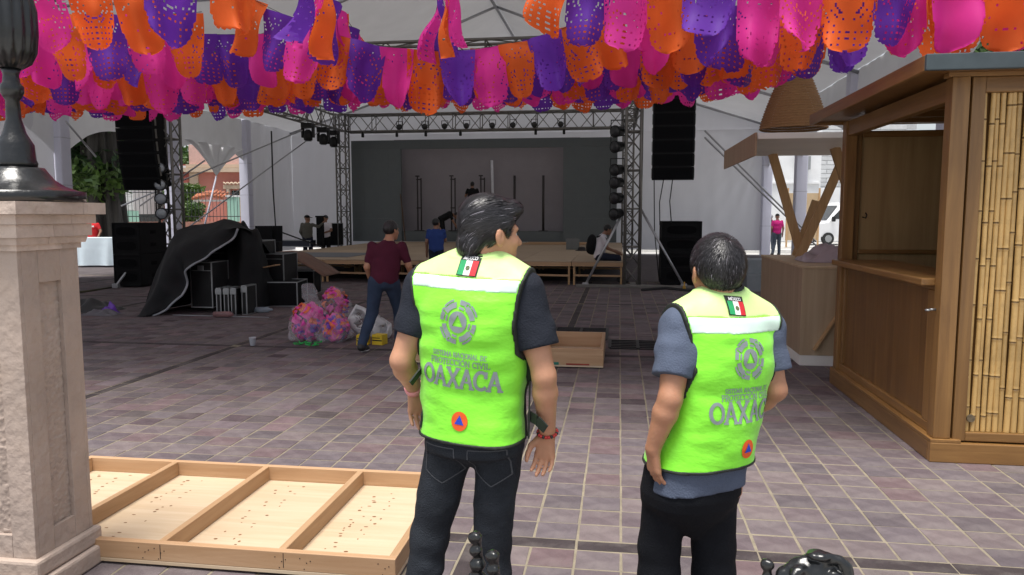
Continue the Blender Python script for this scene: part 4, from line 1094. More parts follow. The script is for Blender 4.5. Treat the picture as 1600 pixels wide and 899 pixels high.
# ------------------------------------------------------------------ pine frame panel lying on the paving
FP = Vector((-3.33, 3.075, 0.012)); fr = empty('framed_panel', FP, R(0), 'pine-framed plywood panel with cross ribs lying beside the stone pillar', 'panel')
FW, FD, FH = 2.36, 1.12, .105
mb = MB(); mb.bbox((FW / 2, FD / 2, .009), (FW, FD, .018), .002)
plyk = PLY; mb.build('plywood_sheet', plyk, fr)
KNOT = mat('knot_mark', (.19, .09, .035), .7, .3, 30)
for y in (.0, FD): mb = MB(); s = 1 if y == 0 else -1; mb.bbox((FW / 2, y + s * .018, .0185 + (FH - .018) / 2), (FW, .036, FH - .018), .003); mb.build('side_rail', PINE, fr)
for x in (.019, FW - .019): mb = MB(); mb.bbox((x, FD / 2, .0185 + (FH - .018) / 2), (.038, FD - .0725, FH - .018), .003); mb.build('end_rail', PINE_Y, fr)
for x in (.61, 1.21, 1.81): mb = MB(); mb.bbox((x, FD / 2, .0185 + (FH - .018) / 2), (.036, FD - .0725, FH - .019), .003); mb.build('rib', PINE_Y, fr)
rkn = random.Random(3); mb = MB()
for lane in (.16, .30, .74, .84, 1.36, 1.46, 1.96, 2.06):
    y = .07
    while y < FD - .07:
        if rkn.random() < .62: 
            x = lane + rkn.uniform(-.03, .03) ; a, b = rkn.uniform(.004, .013), rkn.uniform(.004, .010)
            mb.add([(x + a * math.cos(t * .785), y + b * math.sin(t * .785), .0184) for t in range(8)], [tuple(range(8))])
        y += rkn.uniform(.02, .06)
tag(mb.build('knot_marks', KNOT, fr), kind='stuff')
mb = MB()
for x in (1.13, 1.21, 1.81, 1.93, 2.3):
    for dx, dz in ((0, .02), (.012, .05), (-.02, .07), (.03, .06)):
        mb.tube([(x + dx, -.0012, dz + .01), (x + dx, .002, dz + .01)], .0028, 6)
tag(mb.build('nail_heads', BLACK, fr), kind='stuff')
mb = MB()
for x in (1.22, 1.83): mb.span((x - .0015, -.001, .03), (x + .0015, .001, .10))
mb.build('pencil_mark', BLACK, fr)
# second, shallow tray behind the taller man
p0 = Vector((-2.25, 7.93, .01)); tr_ = empty('framed_panel', p0, 0, 'low pine-framed tray lying on the paving behind the taller man', 'panel')
mb = MB(); mb.bbox((1.05, .6, .01), (2.1, 1.2, .018), .002); mb.build('plywood_sheet', PLY, tr_)
for y in (.018, 1.182): mb = MB(); mb.bbox((1.05, y, .11), (2.1, .036, .18), .003); mb.build('side_rail', PINE, tr_)
for x in (.019, .7, 1.4, 2.081): mb = MB(); mb.bbox((x, .6, .11), (.038, 1.127, .18), .003); mb.build('rib' if .1 < x < 2 else 'end_rail', PINE_Y, tr_)
mb = MB(); mb.span((1.55, -.0015, .021), (1.62, .0, .05)); mb.build('green_mark', mat('teal_paint', (.02, .18, .13), .6), tr_); mb = MB(); mb.span((1.7, -.0015, .021), (1.95, .0, .04)); mb.build('red_mark', mat('red_paint', (.3, .05, .03), .6), tr_)

# ------------------------------------------------------------------ cast-iron railing ornaments nearest the terrace
def torus(c, ax, R_, r_):
    c, ax = A3(c), nrm(ax)
    def f(P):
        Q = P - c; h_ = Q @ ax; q = np.linalg.norm(Q - np.outer(h_, ax), axis=1) - R_
        return np.sqrt(q * q + h_ * h_) - r_
    return f
def finial(loc, s, label, wide):
    """cast-iron rail ornament: stacked knuckles, or a broad scroll with volutes"""
    r = empty('railing_finial', loc, YAW, label, 'finial', 'black cast-iron railing finials')
    mb = MB(); mb.tube([(0, 0, -loc[2]), (0, 0, -.07 * s)], .014, 10); mb.lathe([(.016, -.13 * s), (.026, -.115 * s), (.016, -.10 * s)], n=14); mb.build('rod', IRON, r)
    if wide:
        parts = [ell((0, 0, -.035 * s), (.066 * s, .030 * s, .048 * s)), (torus((.022 * s, -.024 * s, -.022 * s), (0.1, 1, -.2), .028 * s, .0105 * s), .005), (ell((.022 * s, -.030 * s, -.022 * s), (.012 * s, .010 * s, .012 * s)), .004),
                 (torus((-.038 * s, -.022 * s, -.034 * s), (-.2, 1, -.2), .020 * s, .0095 * s), .005), (ell((.060 * s, -.012 * s, -.046 * s), (.018 * s, .018 * s, .020 * s)), .006), (ell((-.066 * s, 0, -.05 * s), (.016 * s, .02 * s, .028 * s)), .006), (ell((-.002 * s, -.01 * s, .012 * s), (.026 * s, .024 * s, .010 * s)), .004)]
    else:
        parts = [cone((0, 0, -.1 * s), (0.006 * s, 0, .05 * s), .016 * s, .011 * s)]
        for k, (z, q) in enumerate(((.052, .017), (.018, .018), (-.018, .021), (-.056, .026))):
            parts += [(ell((-.003 * s + .003 * k * s, -.004 * s, z * s), (q * s, q * s * .8, .0165 * s)), .009), (ell((.006 * s, -.014 * s, (z + .004) * s), (.009 * s, .007 * s, .009 * s)), .003)]
    f = union(parts, .005); sdf_obj('scroll', lambda P: f(P) + .007 * vnoise(P * 48) + .003 * vnoise(P * 110), A3((-.11, -.08, -.13)) * s, A3((.11, .08, .10)) * s, .003, IRON, r)
def cw(u, v, f): 
    return cam2w((u - 800) / FPX * f, f, CAM_H + (336 - v) / FPX * f)
finial(cw(741, 890, 1.75), .98, 'slender knuckled cast-iron finial in front of the taller man', False)
finial(cw(769, 922, 1.72), .98, 'shorter knuckled cast-iron finial tucked beside the slender one', False)
finial(cw(1297, 893, 1.30), 0.92, 'broad scrolled cast-iron finial right of the shorter man', True)
finial(cw(1215, 935, 1.32), .7, 'small knuckled cast-iron finial tip right of the black trousers', False)
r = empty('iron_railing', cam2w(.25, 1.5, 0), YAW, 'low black iron rail that carries the knobbly finials', 'railing')
mb = MB(); mb.bbox((0, 0, .30), (1.6, .03, .03), .006); mb.build('rail', IRON, r)

# ------------------------------------------------------------------ sound system
def sub(loc, w, d, hh, label, rz=0):
    r = empty('subwoofer', loc, rz, label, 'speaker', 'black subwoofer cabinets stacked on the paving')
    t = .025
    mb = MB(); mb.bbox((w / 2, d / 2 + .02, hh / 2), (w, d - .04, hh), .01); mb.build('cabinet', CABINET, r)
    mb = MB()
    for a, b in (((0, 0, 0), (w, .0195, t)), ((0, 0, hh - t), (w, .0195, hh)), ((0, 0, t), (t, .0195, hh - t)), ((w - t, 0, t), (w, .0195, hh - t)), ((t, 0, hh / 2 - t), (w - t, .0195, hh / 2 + t))): mb.span(a, b)
    mb.build('front_frame', CABINET, r)
    for z in (hh * .27, hh * .73):
        mb = MB(); n = 28; mb.add([(w / 2 + w * .36 * math.copysign(abs(math.cos(q)) ** .6, math.cos(q)), .0185, z + hh * .13 * math.copysign(abs(math.sin(q)) ** .6, math.sin(q))) for q in [2 * math.pi * k / n for k in range(n)]], [tuple(range(n))]); mb.build('port', GRILLE, r)
    for z in (.3 * hh, .7 * hh): mb = MB(); mb.bbox((w + .003, d * .5, z), (.01, .2, .08), .003); mb.build('handle', GRILLE, r)
    return r
for k in range(2): sub((-11.42, 15.45, .72 * k + .03 + .002 * k), .66, 1.05, .72, 'black subwoofer in the left stack, the %s cabinet' % ('lower', 'upper')[k])
for k in range(2): sub((0.98, 17.7, .735 * k + .03 + .002 * k), .92, 1.0, .735, 'black subwoofer in the right stack, the %s cabinet' % ('lower', 'upper')[k])
def array(loc, w, n, hh, label, tilt0, side):
    r = empty('line_array', loc, 0, label, 'speaker', 'hanging line array speakers'); z = 0; ang = 0; y = 0
    mb = MB(); mb.bbox((0, .1, .06), (w * .9, .5, .06), .01); mb.build('fly_frame', TRUSS, r)
    for k in range(n):
        ang = tilt0 * k; c = Vector((0, y, z - hh / 2)); rot = Matrix.Rotation(ang, 3, 'X')
        mb = MB(); poly = [(-w / 2, -.22), (w / 2, -.22), (w / 2 - .04, .28), (-w / 2 + .04, .28)]
        vs = [c + rot @ Vector((px, py, pz)) for pz in (-hh / 2 + .002, hh / 2 - .002) for px, py in poly]
        mb.add(vs, [(3, 2, 1, 0), (4, 5, 6, 7), (0, 1, 5, 4), (1, 2, 6, 5), (2, 3, 7, 6), (3, 0, 4, 7)]); cb = mb.build('cabinet', CABINET, r)
        mb = MB(); mb.box(c + rot @ Vector((0, -.223, 0)), (w * .9, .006, hh * .8), rot=rot); mb.build('grille', GRILLE, cb)
        for sx in (-1, 1): mb = MB(); mb.box(c + rot @ Vector((sx * (w / 2 + .004), -.15, 0)), (.02, .05, hh * .75), rot=rot); mb.build('rigging_plate', ALU if side else TRUSS, cb)
        z -= hh * math.cos(ang); y += hh * math.sin(ang) * .9
    mb = MB(); mb.tube([(0, .1, .09), (0, .1, 1.4)], .012, 6); mb.build('hoist_chain', STEEL, r)
p = atY(217, 165, 16.9); array((p.x, 16.9, 4.35), 1.0, 7, .295, 'tall black hanging loudspeaker column left of the stage', R(2.6), False)
p = atY(1053, 150, 17.2); array((p.x, 17.2, 4.50), .92, 7, .295, 'tall black hanging loudspeaker column right of the stage', R(.8), True)
# cables from the right array
for (u0, v0, u1, v1, nm) in ((1022, 280, 1030, 440, 'left'), (1037, 280, 1031, 352, 'middle'), (1051, 280, 1049, 348, 'right')):
    a, b = atY(u0, v0, 17.25), atY(u1, v1, 17.6); m_ = (a + b) / 2 + Vector((-.05, 0, 0)); mb = MB(); mb.tube([Vector((0, 0, 0)), m_ - a, b - a], .012, 6); tag(mb.build('speaker_cable', CABLE, None, a), 'black cable dropping from the right hanging speaker, the %s one' % nm, 'cable', 'cables below the right hanging speaker')
a, b = atY(424, 205, 22.5), atY(431, 360, 22.5); mb = MB(); mb.tube([(0, 0, 0), (b - a) * .6 + Vector((-.03, 0, 0)), b - a, (b - a) + Vector((1.6, 0, -.55))], .025, 6); tag(mb.build('power_cable', CABLE, None, a), 'thick black cable hanging from the left beam to the deck', 'cable')

# ------------------------------------------------------------------ gear under a tarp
TARP = mat('black_tarp', (.010, .0105, .012), .7, .2, 3, bump=.35, bscale=6, spec=.25); TARPE = mat('tarp_edge', (.32, .34, .37), .6, .15, 8)
tp = empty('tarpaulin', (-6.9, 11.9, 0), 0, 'black tarpaulin with pale hem draped over stacked gear', 'tarpaulin')
def T2(p): return p - Vector((-6.9, 11.9, 0))
keyt = [(222, 493, 11.1), (232, 458, 11.25), (246, 420, 11.4), (260, 388, 11.7), (276, 360, 12.0), (300, 352, 12.1), (330, 349, 12.1), (350, 342, 12.0), (362, 345, 12.0), (372, 356, 11.8)]
keyb = [(237, 494.5, 11.05), (262, 484, 11.2), (286, 462, 11.25), (290, 442, 11.3), (293, 424, 11.3), (305, 412, 11.3), (325, 401, 11.4), (345, 388, 11.5), (360, 374, 11.6), (374, 358, 11.75)]
def lerp_key(K, t):
    x = t * (len(K) - 1); i = min(int(x), len(K) - 2); f = x - i
    return tuple(K[i][k] * (1 - f) + K[i + 1][k] * f for k in range(3))
def tarp_fn(a, b):
    p, q = lerp_key(keyt, a), lerp_key(keyb, a)
    P_, Q_ = atY(p[0], p[1], p[2] + .25), atY(q[0], q[1], q[2])
    r_ = P_.lerp(Q_, b); bul = math.sin(math.pi * b); r_.y -= bul * .22 + .10 * mnoise.noise(Vector((a * 5, b * 3, 1))) + .05 * math.sin(a * 22 + b * 4) * b; r_.z = max(r_.z, .006)
    return T2(r_)
mb = MB(); mb.grid(tarp_fn, 60, 24); mb.build('sheet', TARP, tp)
mb = MB(); mb.grid(lambda a, b: T2(Vector((0, 0, 0)) + (lambda P_: Vector((P_.x + .1 * b, P_.y + 1.25 * b, max(.01, P_.z * (1 - .55 * b ** 2)))))(atY(*lerp_key(keyt, a)[:2], lerp_key(keyt, a)[2] + .25))), 40, 10); mb.build('back_drape', TARP, tp)
mb = MB(); mb.tube([tarp_fn(k / 50, 1.0) + Vector((0, -.012, .004)) for k in range(51)], .018, 6); mb.build('hem', TARPE, tp)
mb = MB(); a, b = tarp_fn(0, 0), tarp_fn(0, 1); mb.tube([a, b], .022, 6); mb.build('hem', TARPE, tp)
def drape(P):
    g = np.sqrt((P[:, 0] / .42) ** 2 + (P[:, 1] / .5) ** 2)
    return np.maximum((np.sqrt(g ** 2 + (P[:, 2] / 1.42) ** 2) - 1) * .42 + .06 * vnoise(P * 5) + .02 * np.sin(P[:, 0] * 22 + P[:, 1] * 9), .01 - P[:, 2])
_p = atY(384, 400, 12.5); _o = sdf_obj('side_drape', drape, A3((-.7, -.7, -.02)), A3((.7, .7, 1.6)), .03, TARP, tp); _o.location = T2(Vector((_p.x, 12.55, 0)))
def case(name, c, size, label, rz=0, latch=True, m=BLACK, group='black flight cases', cat='case'):
    """flight case: panels, aluminium edges, ball corners, latch"""
    r = empty(name, c, rz, label, cat, group); w, d, hh = size
    mb = MB(); mb.bbox((0, 0, hh / 2), (w - .02, d - .02, hh - .02), .004); mb.build('panel_body', m, r); e = .018; mb = MB()
    for x in (-1, 1):
        for y in (-1, 1): mb.span((x * (w / 2 - e / 2) - e / 2, y * (d / 2 - e / 2) - e / 2, 0), (x * (w / 2 - e / 2) + e / 2, y * (d / 2 - e / 2) + e / 2, hh))
    for z in (0, hh - e):
        for y in (-1, 1): mb.span((-w / 2 + e, y * (d / 2 - e / 2) - e / 2, z), (w / 2 - e, y * (d / 2 - e / 2) + e / 2, z + e))
        for x in (-1, 1): mb.span((x * (w / 2 - e / 2) - e / 2, -d / 2 + e, z), (x * (w / 2 - e / 2) + e / 2, d / 2 - e, z + e))
    mb.build('edge_trim', ALU, r)
    if latch: mb = MB(); mb.bbox((0, -d / 2 - .002, hh * .86), (.11, .014, .09), .004); mb.span((-w / 2 + e, -d / 2 - .001, hh * .80), (w / 2 - e, -d / 2 + .006, hh * .815)); mb.build('latch', ALU, r)
    return r
p = G(316, 489); case('flight_case', (p.x, p.y + .28, .085), (.40, .55, .78), 'black flight case with aluminium edges half under the tarpaulin')
for q in ((-.15, -.2), (.15, -.2), (-.15, .2), (.15, .2)):
    pass
for (u, v, z, s, lab) in ((352, 440, .0, (.9, .6, .40), 'low black case standing behind the silver-edged slim cases'), (395, 405, .42, (.8, .6, .52), 'black case on top of the low one behind the slim cases'), (318, 440, .0, (1.7, .8, 1.18), 'large black case hidden beneath the tarpaulin')):
    p = G(u, 480); case('flight_case', (p.x, p.y + .75, z), s, lab)
for u, lab in ((341, 'first of four'), (353, 'second of four'), (364, 'third of four')):
    p = G(u, 494); case('slim_case', (p.x, p.y + .2, 0), (.088, .34, .46), 'slim upright silver-edged case, %s beside the flight case' % lab, group='slim silver cases'); 
p = G(381, 493); case('slim_case', (p.x, p.y + .2, 0), (.095, .34, .49), 'slim upright silver-edged case standing apart, last of four', group='slim silver cases')
# dark loose gear and a bent brown board
for (u, v, s, lab) in ((420, 480, (.9, .7, .45), 'squat black case under the bent brown board'), (458, 462, (.7, .6, .5), 'black box leaning under the bent brown board end')):
    p = G(u, v); case('equipment_box', (p.x, p.y + .4, 0), s, lab, .15, False, CABINET, 'black boxes under the brown board', 'box')
p = G(440, 470); mb = MB()
def fn(a, b):
    x = -.75 + 1.55 * a; z = .80 + .12 * math.sin(min(a * 1.5, 1) * math.pi) - (max(0, a - .55) * 1.9) ** 1.5 * .42
    return Vector((x, -.35 + .9 * b, max(z, .30)))
mb.grid(fn, 20, 4); o = mb.build('bent_board', mat('brown_board', (.16, .085, .06), .75, .25, 5, bump=.3, bscale=20), None, (p.x, p.y + .5, 0)); tag(o, 'bent reddish-brown sheet lying over black boxes near the stage', 'board'); sm = o.modifiers.new('thick', 'SOLIDIFY'); sm.thickness = .012
mb = MB(); mb.bar(atY(394, 422, 12.6), atY(434, 414, 12.4), .12, .02); tag(mb.build('wood_strip', PINE), 'pale wooden strip lying across the black boxes', 'strip')
for (u, yy, zz, lab, tilt) in ((402, 20.0, .72, 'left of the two', .12), (421, 20.2, .70, 'right of the two', .22)):
    p = atY(u, 372, yy); r = empty('open_case', (p.x, yy, DZ), tilt, 'black open equipment case standing on the stage edge, %s' % lab, 'case', 'open black cases on the stage edge')
    mb = MB(); mb.bbox((0, .25, .16), (.5, .5, .3), .01); mb.build('case_base', CABINET, r); mb = MB(); mb.box((0, .52, .46), (.5, .05, .62), rot=Matrix.Rotation(-.12, 3, 'X')); mb.build('lid', CABINET, r)
for (u, yy, w, lab) in ((455, 24.5, 1.6, 'long dark blue case lying at the stage edge beside the capped worker'), (520, 25.5, .62, 'black upright case beside the man in white'),):
    p = atY(u, 384, yy); case('equipment_case', (p.x, yy, DZ), (w, .5, .22 if w > 1 else .8), lab, 0, False, mat('navy_case', (.012, .016, .032), .6) if w > 1 else CABINET, 'cases at the left of the stage')
p = atY(500, 340, 24.6); mb = MB(); mb.bbox((0, 0, .5), (.22, .2, 1.0), .02); mb.bbox((0, 0, 1.03), (.26, .24, .06), .01); tag(mb.build('upright_stand', CABINET, None, (p.x, 24.6, DZ)), 'black upright post case touched by the capped worker', 'stand')
# ------------------------------------------------------------------ bags, litter
BAGIN = [mat('bag_pink', (.72, .05, .36), .5, .2, 12), mat('bag_purple', (.16, .05, .42), .5, .2, 12), mat('bag_orange', (.78, .15, .04), .5, .2, 12)]
FILM = mat('clear_film', (.8, .8, .85), .12, .05, 10, alpha=.16, spec=.7, bump=.5, bscale=9)
def bag(c, s, label, seed, knot=True, band=False):
    r = empty('plastic_bag', c, 0, label, 'bag', 'clear bags of coloured flags'); rg = random.Random(seed)
    for k in range(46):       # folded flags crammed inside
        a = rg.uniform(0, 2 * math.pi); q = rg.uniform(-.95, .95); e = math.sqrt(1 - q * q) * .86; z = s[2] * (.5 + .46 * q)
        pos = Vector((s[0] * .5 * e * math.cos(a), s[1] * .5 * e * math.sin(a), max(z, .03))); n = Vector((math.cos(a) * e, math.sin(a) * e, q * .7)).normalized()
        t = n.orthogonal().normalized(); t.rotate(Matrix.Rotation(rg.uniform(0, 6), 3, n)); b2 = n.cross(t); L, W = rg.uniform(.12, .22), rg.uniform(.09, .16)
        mb = MB(); mb.grid(lambda p_, q_: pos + t * (p_ - .5) * L + b2 * (q_ - .5) * W + n * (.02 * math.sin(p_ * 9 + k) + .02 * math.cos(q_ * 7) - .05 * ((p_ - .5) ** 2 + (q_ - .5) ** 2) * 2), 5, 5)
        mb.v = [(x, y, max(z_, .008)) for x, y, z_ in mb.v]; mb.build('folded_flag', BAGIN[rg.choice((0, 0, 1, 2))], r)
    f0 = vnoise
    def f(P): 
        zz = P[:, 2] / s[2]; k_ = 1.12 - .35 * np.clip(zz, 0, 1)
        g = (np.abs(P[:, 0] / (s[0] * .5 * k_)) ** 2.6 + np.abs(P[:, 1] / (s[1] * .5 * k_)) ** 2.6 + np.abs((P[:, 2] - s[2] * .45) / (s[2] * .5)) ** 2.6) ** (1 / 2.6)
        d = (g - 1) * min(s) * .5
        if knot: d = smin(d, cone((0, 0, s[2] * .9), (.03, 0, s[2] * 1.28), .05, .09)(P), .08)
        return np.maximum(d + .09 * vnoise(P * 8 + seed) + .05 * vnoise(P * 19), .004 - P[:, 2])
    sdf_obj('film', f, A3((-s[0], -s[1], -.02)), A3((s[0], s[1], s[2] * 1.6)), .018, FILM, r)
p = G(470, 538); bag((p.x, p.y + .25, 0), (.52, .46, .52), 'clear bag of pink and purple flags with a tied top', 1)
p = G(515, 538); bag((p.x, p.y + .22, 0), (.40, .40, .36), 'smaller clear bag of pink and orange flags beside the white sack', 2, False)
p = G(507, 510); bag((p.x, p.y + .45, 0.0), (.46, .42, .56), 'clear bag of flags standing behind the smaller one', 3, False)
SACK = mat('white_sack', (.72, .72, .74), .55, .1, 6, bump=.4, bscale=12, trans=.15)
p = G(565, 534); sk = empty('white_sack', (p.x, p.y + .25, 0), 0, 'open white woven sack lying on the paving beside the clear bags', 'sack')
axs = nrm((-.75, -.25, .45))
def fs_(P):
    Q = P - A3((0, 0, .2)); t = Q @ axs; rad = np.linalg.norm(Q - np.outer(t, axs), axis=1); rr = np.interp(t, [-.34, -.28, 0, .25], [.05, .15, .19, .15])
    d = np.maximum(rad - rr, np.maximum(-.34 - t, t - .25)); d = np.maximum(d, -(np.maximum(rad - rr + .012, -.26 - t)))
    return np.maximum(d + .02 * vnoise(P * 13), .004 - P[:, 2])
sdf_obj('sack_body', fs_, A3((-.5, -.45, 0)), A3((.5, .45, .6)), .012, SACK, sk)
mb = MB(); c = Vector(axs * .25) + Vector((0, 0, .2)); x_ = Vector(axs).orthogonal().normalized(); y_ = Vector(axs).cross(x_); mb.tube([c + (x_ * math.cos(t) + y_ * math.sin(t)) * .15 for t in [k * .314 for k in range(21)]], .012, 6); mb.build('sack_rim', SACK, sk)
YEL = mat('yellow_card', (.72, .50, .02), .6, .1, 8)
for dx, k, lab in ((0, 0, 'yellow carton in front of the white sack'), (.20, 1, 'yellow carton behind the walking man')):
    p = G(563, 541); r = empty('yellow_carton', (p.x + dx, p.y + .12 + .05 * k, 0), .1 - .3 * k, lab, 'carton', 'yellow cartons'); mb = MB(); mb.bbox((0, 0, .065), (.15, .14, .13), .004); mb.build('carton', YEL, r); mb = MB(); mb.span((-.07, -.0715, .05), (.07, -.0705, .065)); mb.span((-.07, -.0715, .085), (.04, -.0705, .095)); mb.build('print_line', BLACK, r)
p = G(395, 540); r = empty('plastic_cup', (p.x, p.y, 0), 0, 'clear plastic cup standing alone on the paving', 'cup'); mb = MB(); mb.lathe([(.032, .001), (.033, .004), (.046, .10), (.048, .105), (.045, .104), (.031, .006)], n=16); mb.build('cup_wall', mat('cup_plastic', (.55, .57, .62), .2, .05, alpha=.7), r)
mb = MB(); p = G(482, 540); rg = random.Random(4)
for k in range(26): 
    q = Vector((rg.uniform(-.16, .16), rg.uniform(-.06, .06), rg.uniform(.01, .05))); mb.tube([q, q + Vector((rg.uniform(-.08, .08), rg.uniform(-.05, .05), rg.uniform(-.01, .03)))], .007, 5)
tag(mb.build('green_twine', mat('green_plastic', (.02, .42, .08), .45), None, (p.x, p.y - .02, 0)), 'tangle of bright green twine in front of the clear bags', 'twine')
a = G(428, 478); b = G(500, 466); mb = MB(); mb.grid(lambda s, t: Vector((a.x + (b.x - a.x) * s - .1 * t, a.y - .1 + .9 * t + .2 * s, .01 + .03 * abs(mnoise.noise(Vector((s * 5, t * 5, 0)))))), 14, 8); tag(mb.build('yellow_sheet', YEL), 'yellow sheet lying on the paving behind the clear bags', 'sheet')
p = G(405, 490); mb = MB(); mb.tube([(-.18, 0, .05), (.1, 0, .05), (.14, 0, .05), (.18, 0, .05)], [.05, .05, .02, .02], 12); tag(mb.build('water_bottle', mat('clear_bottle', (.35, .42, .48), .15, .1, alpha=.6), None, (p.x, p.y + .1, 0), (0, 0, .2)), 'clear plastic bottle lying next to the slim cases', 'bottle')
p = G(355, 496); mb = MB(); mb.tube([(-.2, 0, .05), (.06, .02, .055), (.12, .03, .05)], [.045, .05, .02], 12); tag(mb.build('red_cap_bottle', mat('grey_red', (.30, .16, .16), .3, .5, 9, alpha=.8), None, (p.x, p.y - .05, 0)), 'crushed bottle with a red label in front of the slim cases', 'bottle')
def heap(name, u, v, w, d, hh, m, label, cat, seed):
    p = G(u, v); mb = MB()
    def fn(a, b):
        e = max(0, 1 - (2 * a - 1) ** 2) * max(0, 1 - (2 * b - 1) ** 2); return Vector(((a - .5) * w, (b - .5) * d, .003 + hh * e ** .6 * (.7 + .9 * mnoise.noise(Vector((a * 4 + seed, b * 4, seed))))))
    mb.grid(fn, 26, 18); tag(mb.build(name, m, None, (p.x, p.y + d / 2, 0)), label, cat)
heap('black_bag', 122, 489, .95, .6, .22, mat('bin_bag', (.014, .014, .016), .35), 'crumpled black bag on the paving behind the stone pillar', 'bag', 1)
heap('grey_film', 148, 494, .6, .35, .10, mat('grey_film', (.14, .13, .15), .35, trans=.2), 'crumpled grey plastic film beside the black bag', 'plastic', 3); heap('purple_bag', 166, 491, .24, .2, .16, BAGIN[1], 'small bunch of purple flags beside the grey film', 'flags', 6)
# cables on the paving
for pts, lab in (([(420, 497), (300, 494), (270, 493)], 'thin pale cord lying in front of the slim cases'),):
    mb = MB(); mb.tube([G(*q) + Vector((0, 0, .008)) for q in pts], .007, 5); tag(mb.build('cord', TARPE), lab, 'cord')
mb = MB(); mb.tube([G(108, 460) + Vector((0, 0, .012)), G(140, 456) + Vector((0, 0, .012)), G(175, 450) + Vector((0, 0, .012))], .03, 6); tag(mb.build('floor_cable', mat('cable_yel', (.05, .045, .02), .6)), 'thick cable on the paving running to the left speaker stack', 'cable')
mb = MB(); mb.tube([G(*q) + Vector((0, 0, .02)) for q in ((1003, 455), (1040, 452), (1075, 456), (1110, 452), (1150, 456))], .035, 6); tag(mb.build('floor_cable', CABLE), 'thick black cables at the foot of the right speaker stack', 'cable')
mb = MB(); mb.lathe([(.035, 0), (.035, .10), (.015, .13), (.015, .2)], n=10); tag(mb.build('small_bottle', mat('amber', (.45, .25, .02), .4), None, G(1069, 455)), 'small amber bottle on the paving beside the right brace', 'bottle')

# drain grates let into the paving
GRATE = mat('grate_iron', (.016, .015, .016), .6, .2, 20)
for (x0, x1, y0, y1, lab) in ((-1.25, -.15, 9.75, 10.75, 'dark iron floor grate crossing the long dark paving strip'), (-.1, .95, 9.15, 9.75, 'dark iron floor grate beside the pine tray')):
    r = empty('floor_grate', ((x0 + x1) / 2, (y0 + y1) / 2, .003), 0, lab, 'grate', 'iron floor grates'); w, d = x1 - x0, y1 - y0; n = int(d / .11)
    for k in range(n + 1): mb = MB(); mb.span((-w / 2, -d / 2 + d * k / n - .014, 0), (w / 2, -d / 2 + d * k / n + .014, .012)); mb.build('bar', GRATE, r)
    for k in range(4): mb = MB(); mb.span((-w / 2 + w * k / 3 - .02, -d / 2, .0125), (-w / 2 + w * k / 3 + .02, d / 2, .018)); mb.build('cross_bar', GRATE, r)
# ------------------------------------------------------------------ cut-plastic bunting
FLAGC = [mat('flag_film_pink', (.80, .045, .36), .6, .06, 6, trans=.42, spec=.25, rnd=.08), mat('flag_film_orange', (.85, .15, .028), .6, .06, 6, trans=.42, spec=.25, rnd=.08), mat('flag_film_purple', (.15, .035, .42), .6, .06, 6, trans=.42, spec=.25, rnd=.1)]
FW_, FH_ = .31, .49
def flag_mesh(col, seed):
    rg = random.Random(seed); nx, ny = 28, 38; cut = set()
    # mirrored cut-out pattern: rosette, rows of small slits, laced border
    dens = rg.choice((.3, .7, 1.0, 1.2))
    for j in range(ny):
        for i in range(nx // 2):
            x = (i + .5) / nx - .5; y = (j + .5) / ny
            r = math.hypot(x * FW_ / FH_, y - .40)
            hole = False
            if .09 < r < .22 and int(r * 46) % 3 == 0 and rg.random() < .35 * dens: hole = True
            if y > .62 and (i % 3 == 1) and (j % 3 == 1) and rg.random() < .75 * dens: hole = True
            if i == 1 and j % 4 == 0 and y > .12 and rg.random() < dens: hole = True
            if .1 < y < .62 and r > .24 and (i * 3 + j * 5 + seed) % 13 == 0 and rg.random() < dens: hole = True
            if hole: cut.add((i, j)); cut.add((nx - 1 - i, j))
    bend = rg.uniform(-.10, .10); curl = rg.uniform(.03, .10) * rg.choice((-1, 1)); ph = rg.uniform(0, 6); tw = rg.uniform(-.5, .5); pinch = rg.uniform(.0, .30)
    def P(i, j):
        x = (i / nx - .5); y = j / ny; half = .5
        if y > .66: half = .455
        if y > .74:   # stepped, rounded tongue
            t = (y - .74) / .26; half = .44 * math.sqrt(max(0, 1 - t ** 2.4)) + .016 * math.cos(t * 26); half = max(half, .05)
        X = max(-half, min(half, x)) * FW_
        Y = bend * y * y + curl * math.sin(x * 6 + ph) * (.25 + y) + .022 * math.sin(y * 7 + ph) + tw * X * y
        return (X * (1 - pinch * y) + .05 * bend * y, Y, -y * FH_)
    vs = [P(i, j) for j in range(ny + 1) for i in range(nx + 1)]; fs = []
    for j in range(ny):
        for i in range(nx):
            if (i, j) in cut: continue
            q = (j * (nx + 1) + i, j * (nx + 1) + i + 1, (j + 1) * (nx + 1) + i + 1, (j + 1) * (nx + 1) + i)
            a, c_, b, d_ = (vs[k] for k in q)
            if abs(a[0] - c_[0]) + abs(b[0] - d_[0]) < 1e-4: continue
            fs.append(q)
    me = bpy.data.meshes.new('flag'); me.from_pydata(vs, [], fs); me.polygons.foreach_set('use_smooth', [True] * len(fs)); me.materials.append(FLAGC[col]); me.update()
    bm = bmesh.new(); bm.from_mesh(me); bmesh.ops.delete(bm, geom=[v for v in bm.verts if not v.link_faces], context='VERTS'); bm.to_mesh(me); bm.free()
    return me
FLAGS = [[flag_mesh(c, 10 * c + k) for k in range(7)] for c in range(3)]
rf = random.Random(21); order = [0, 1, 2]
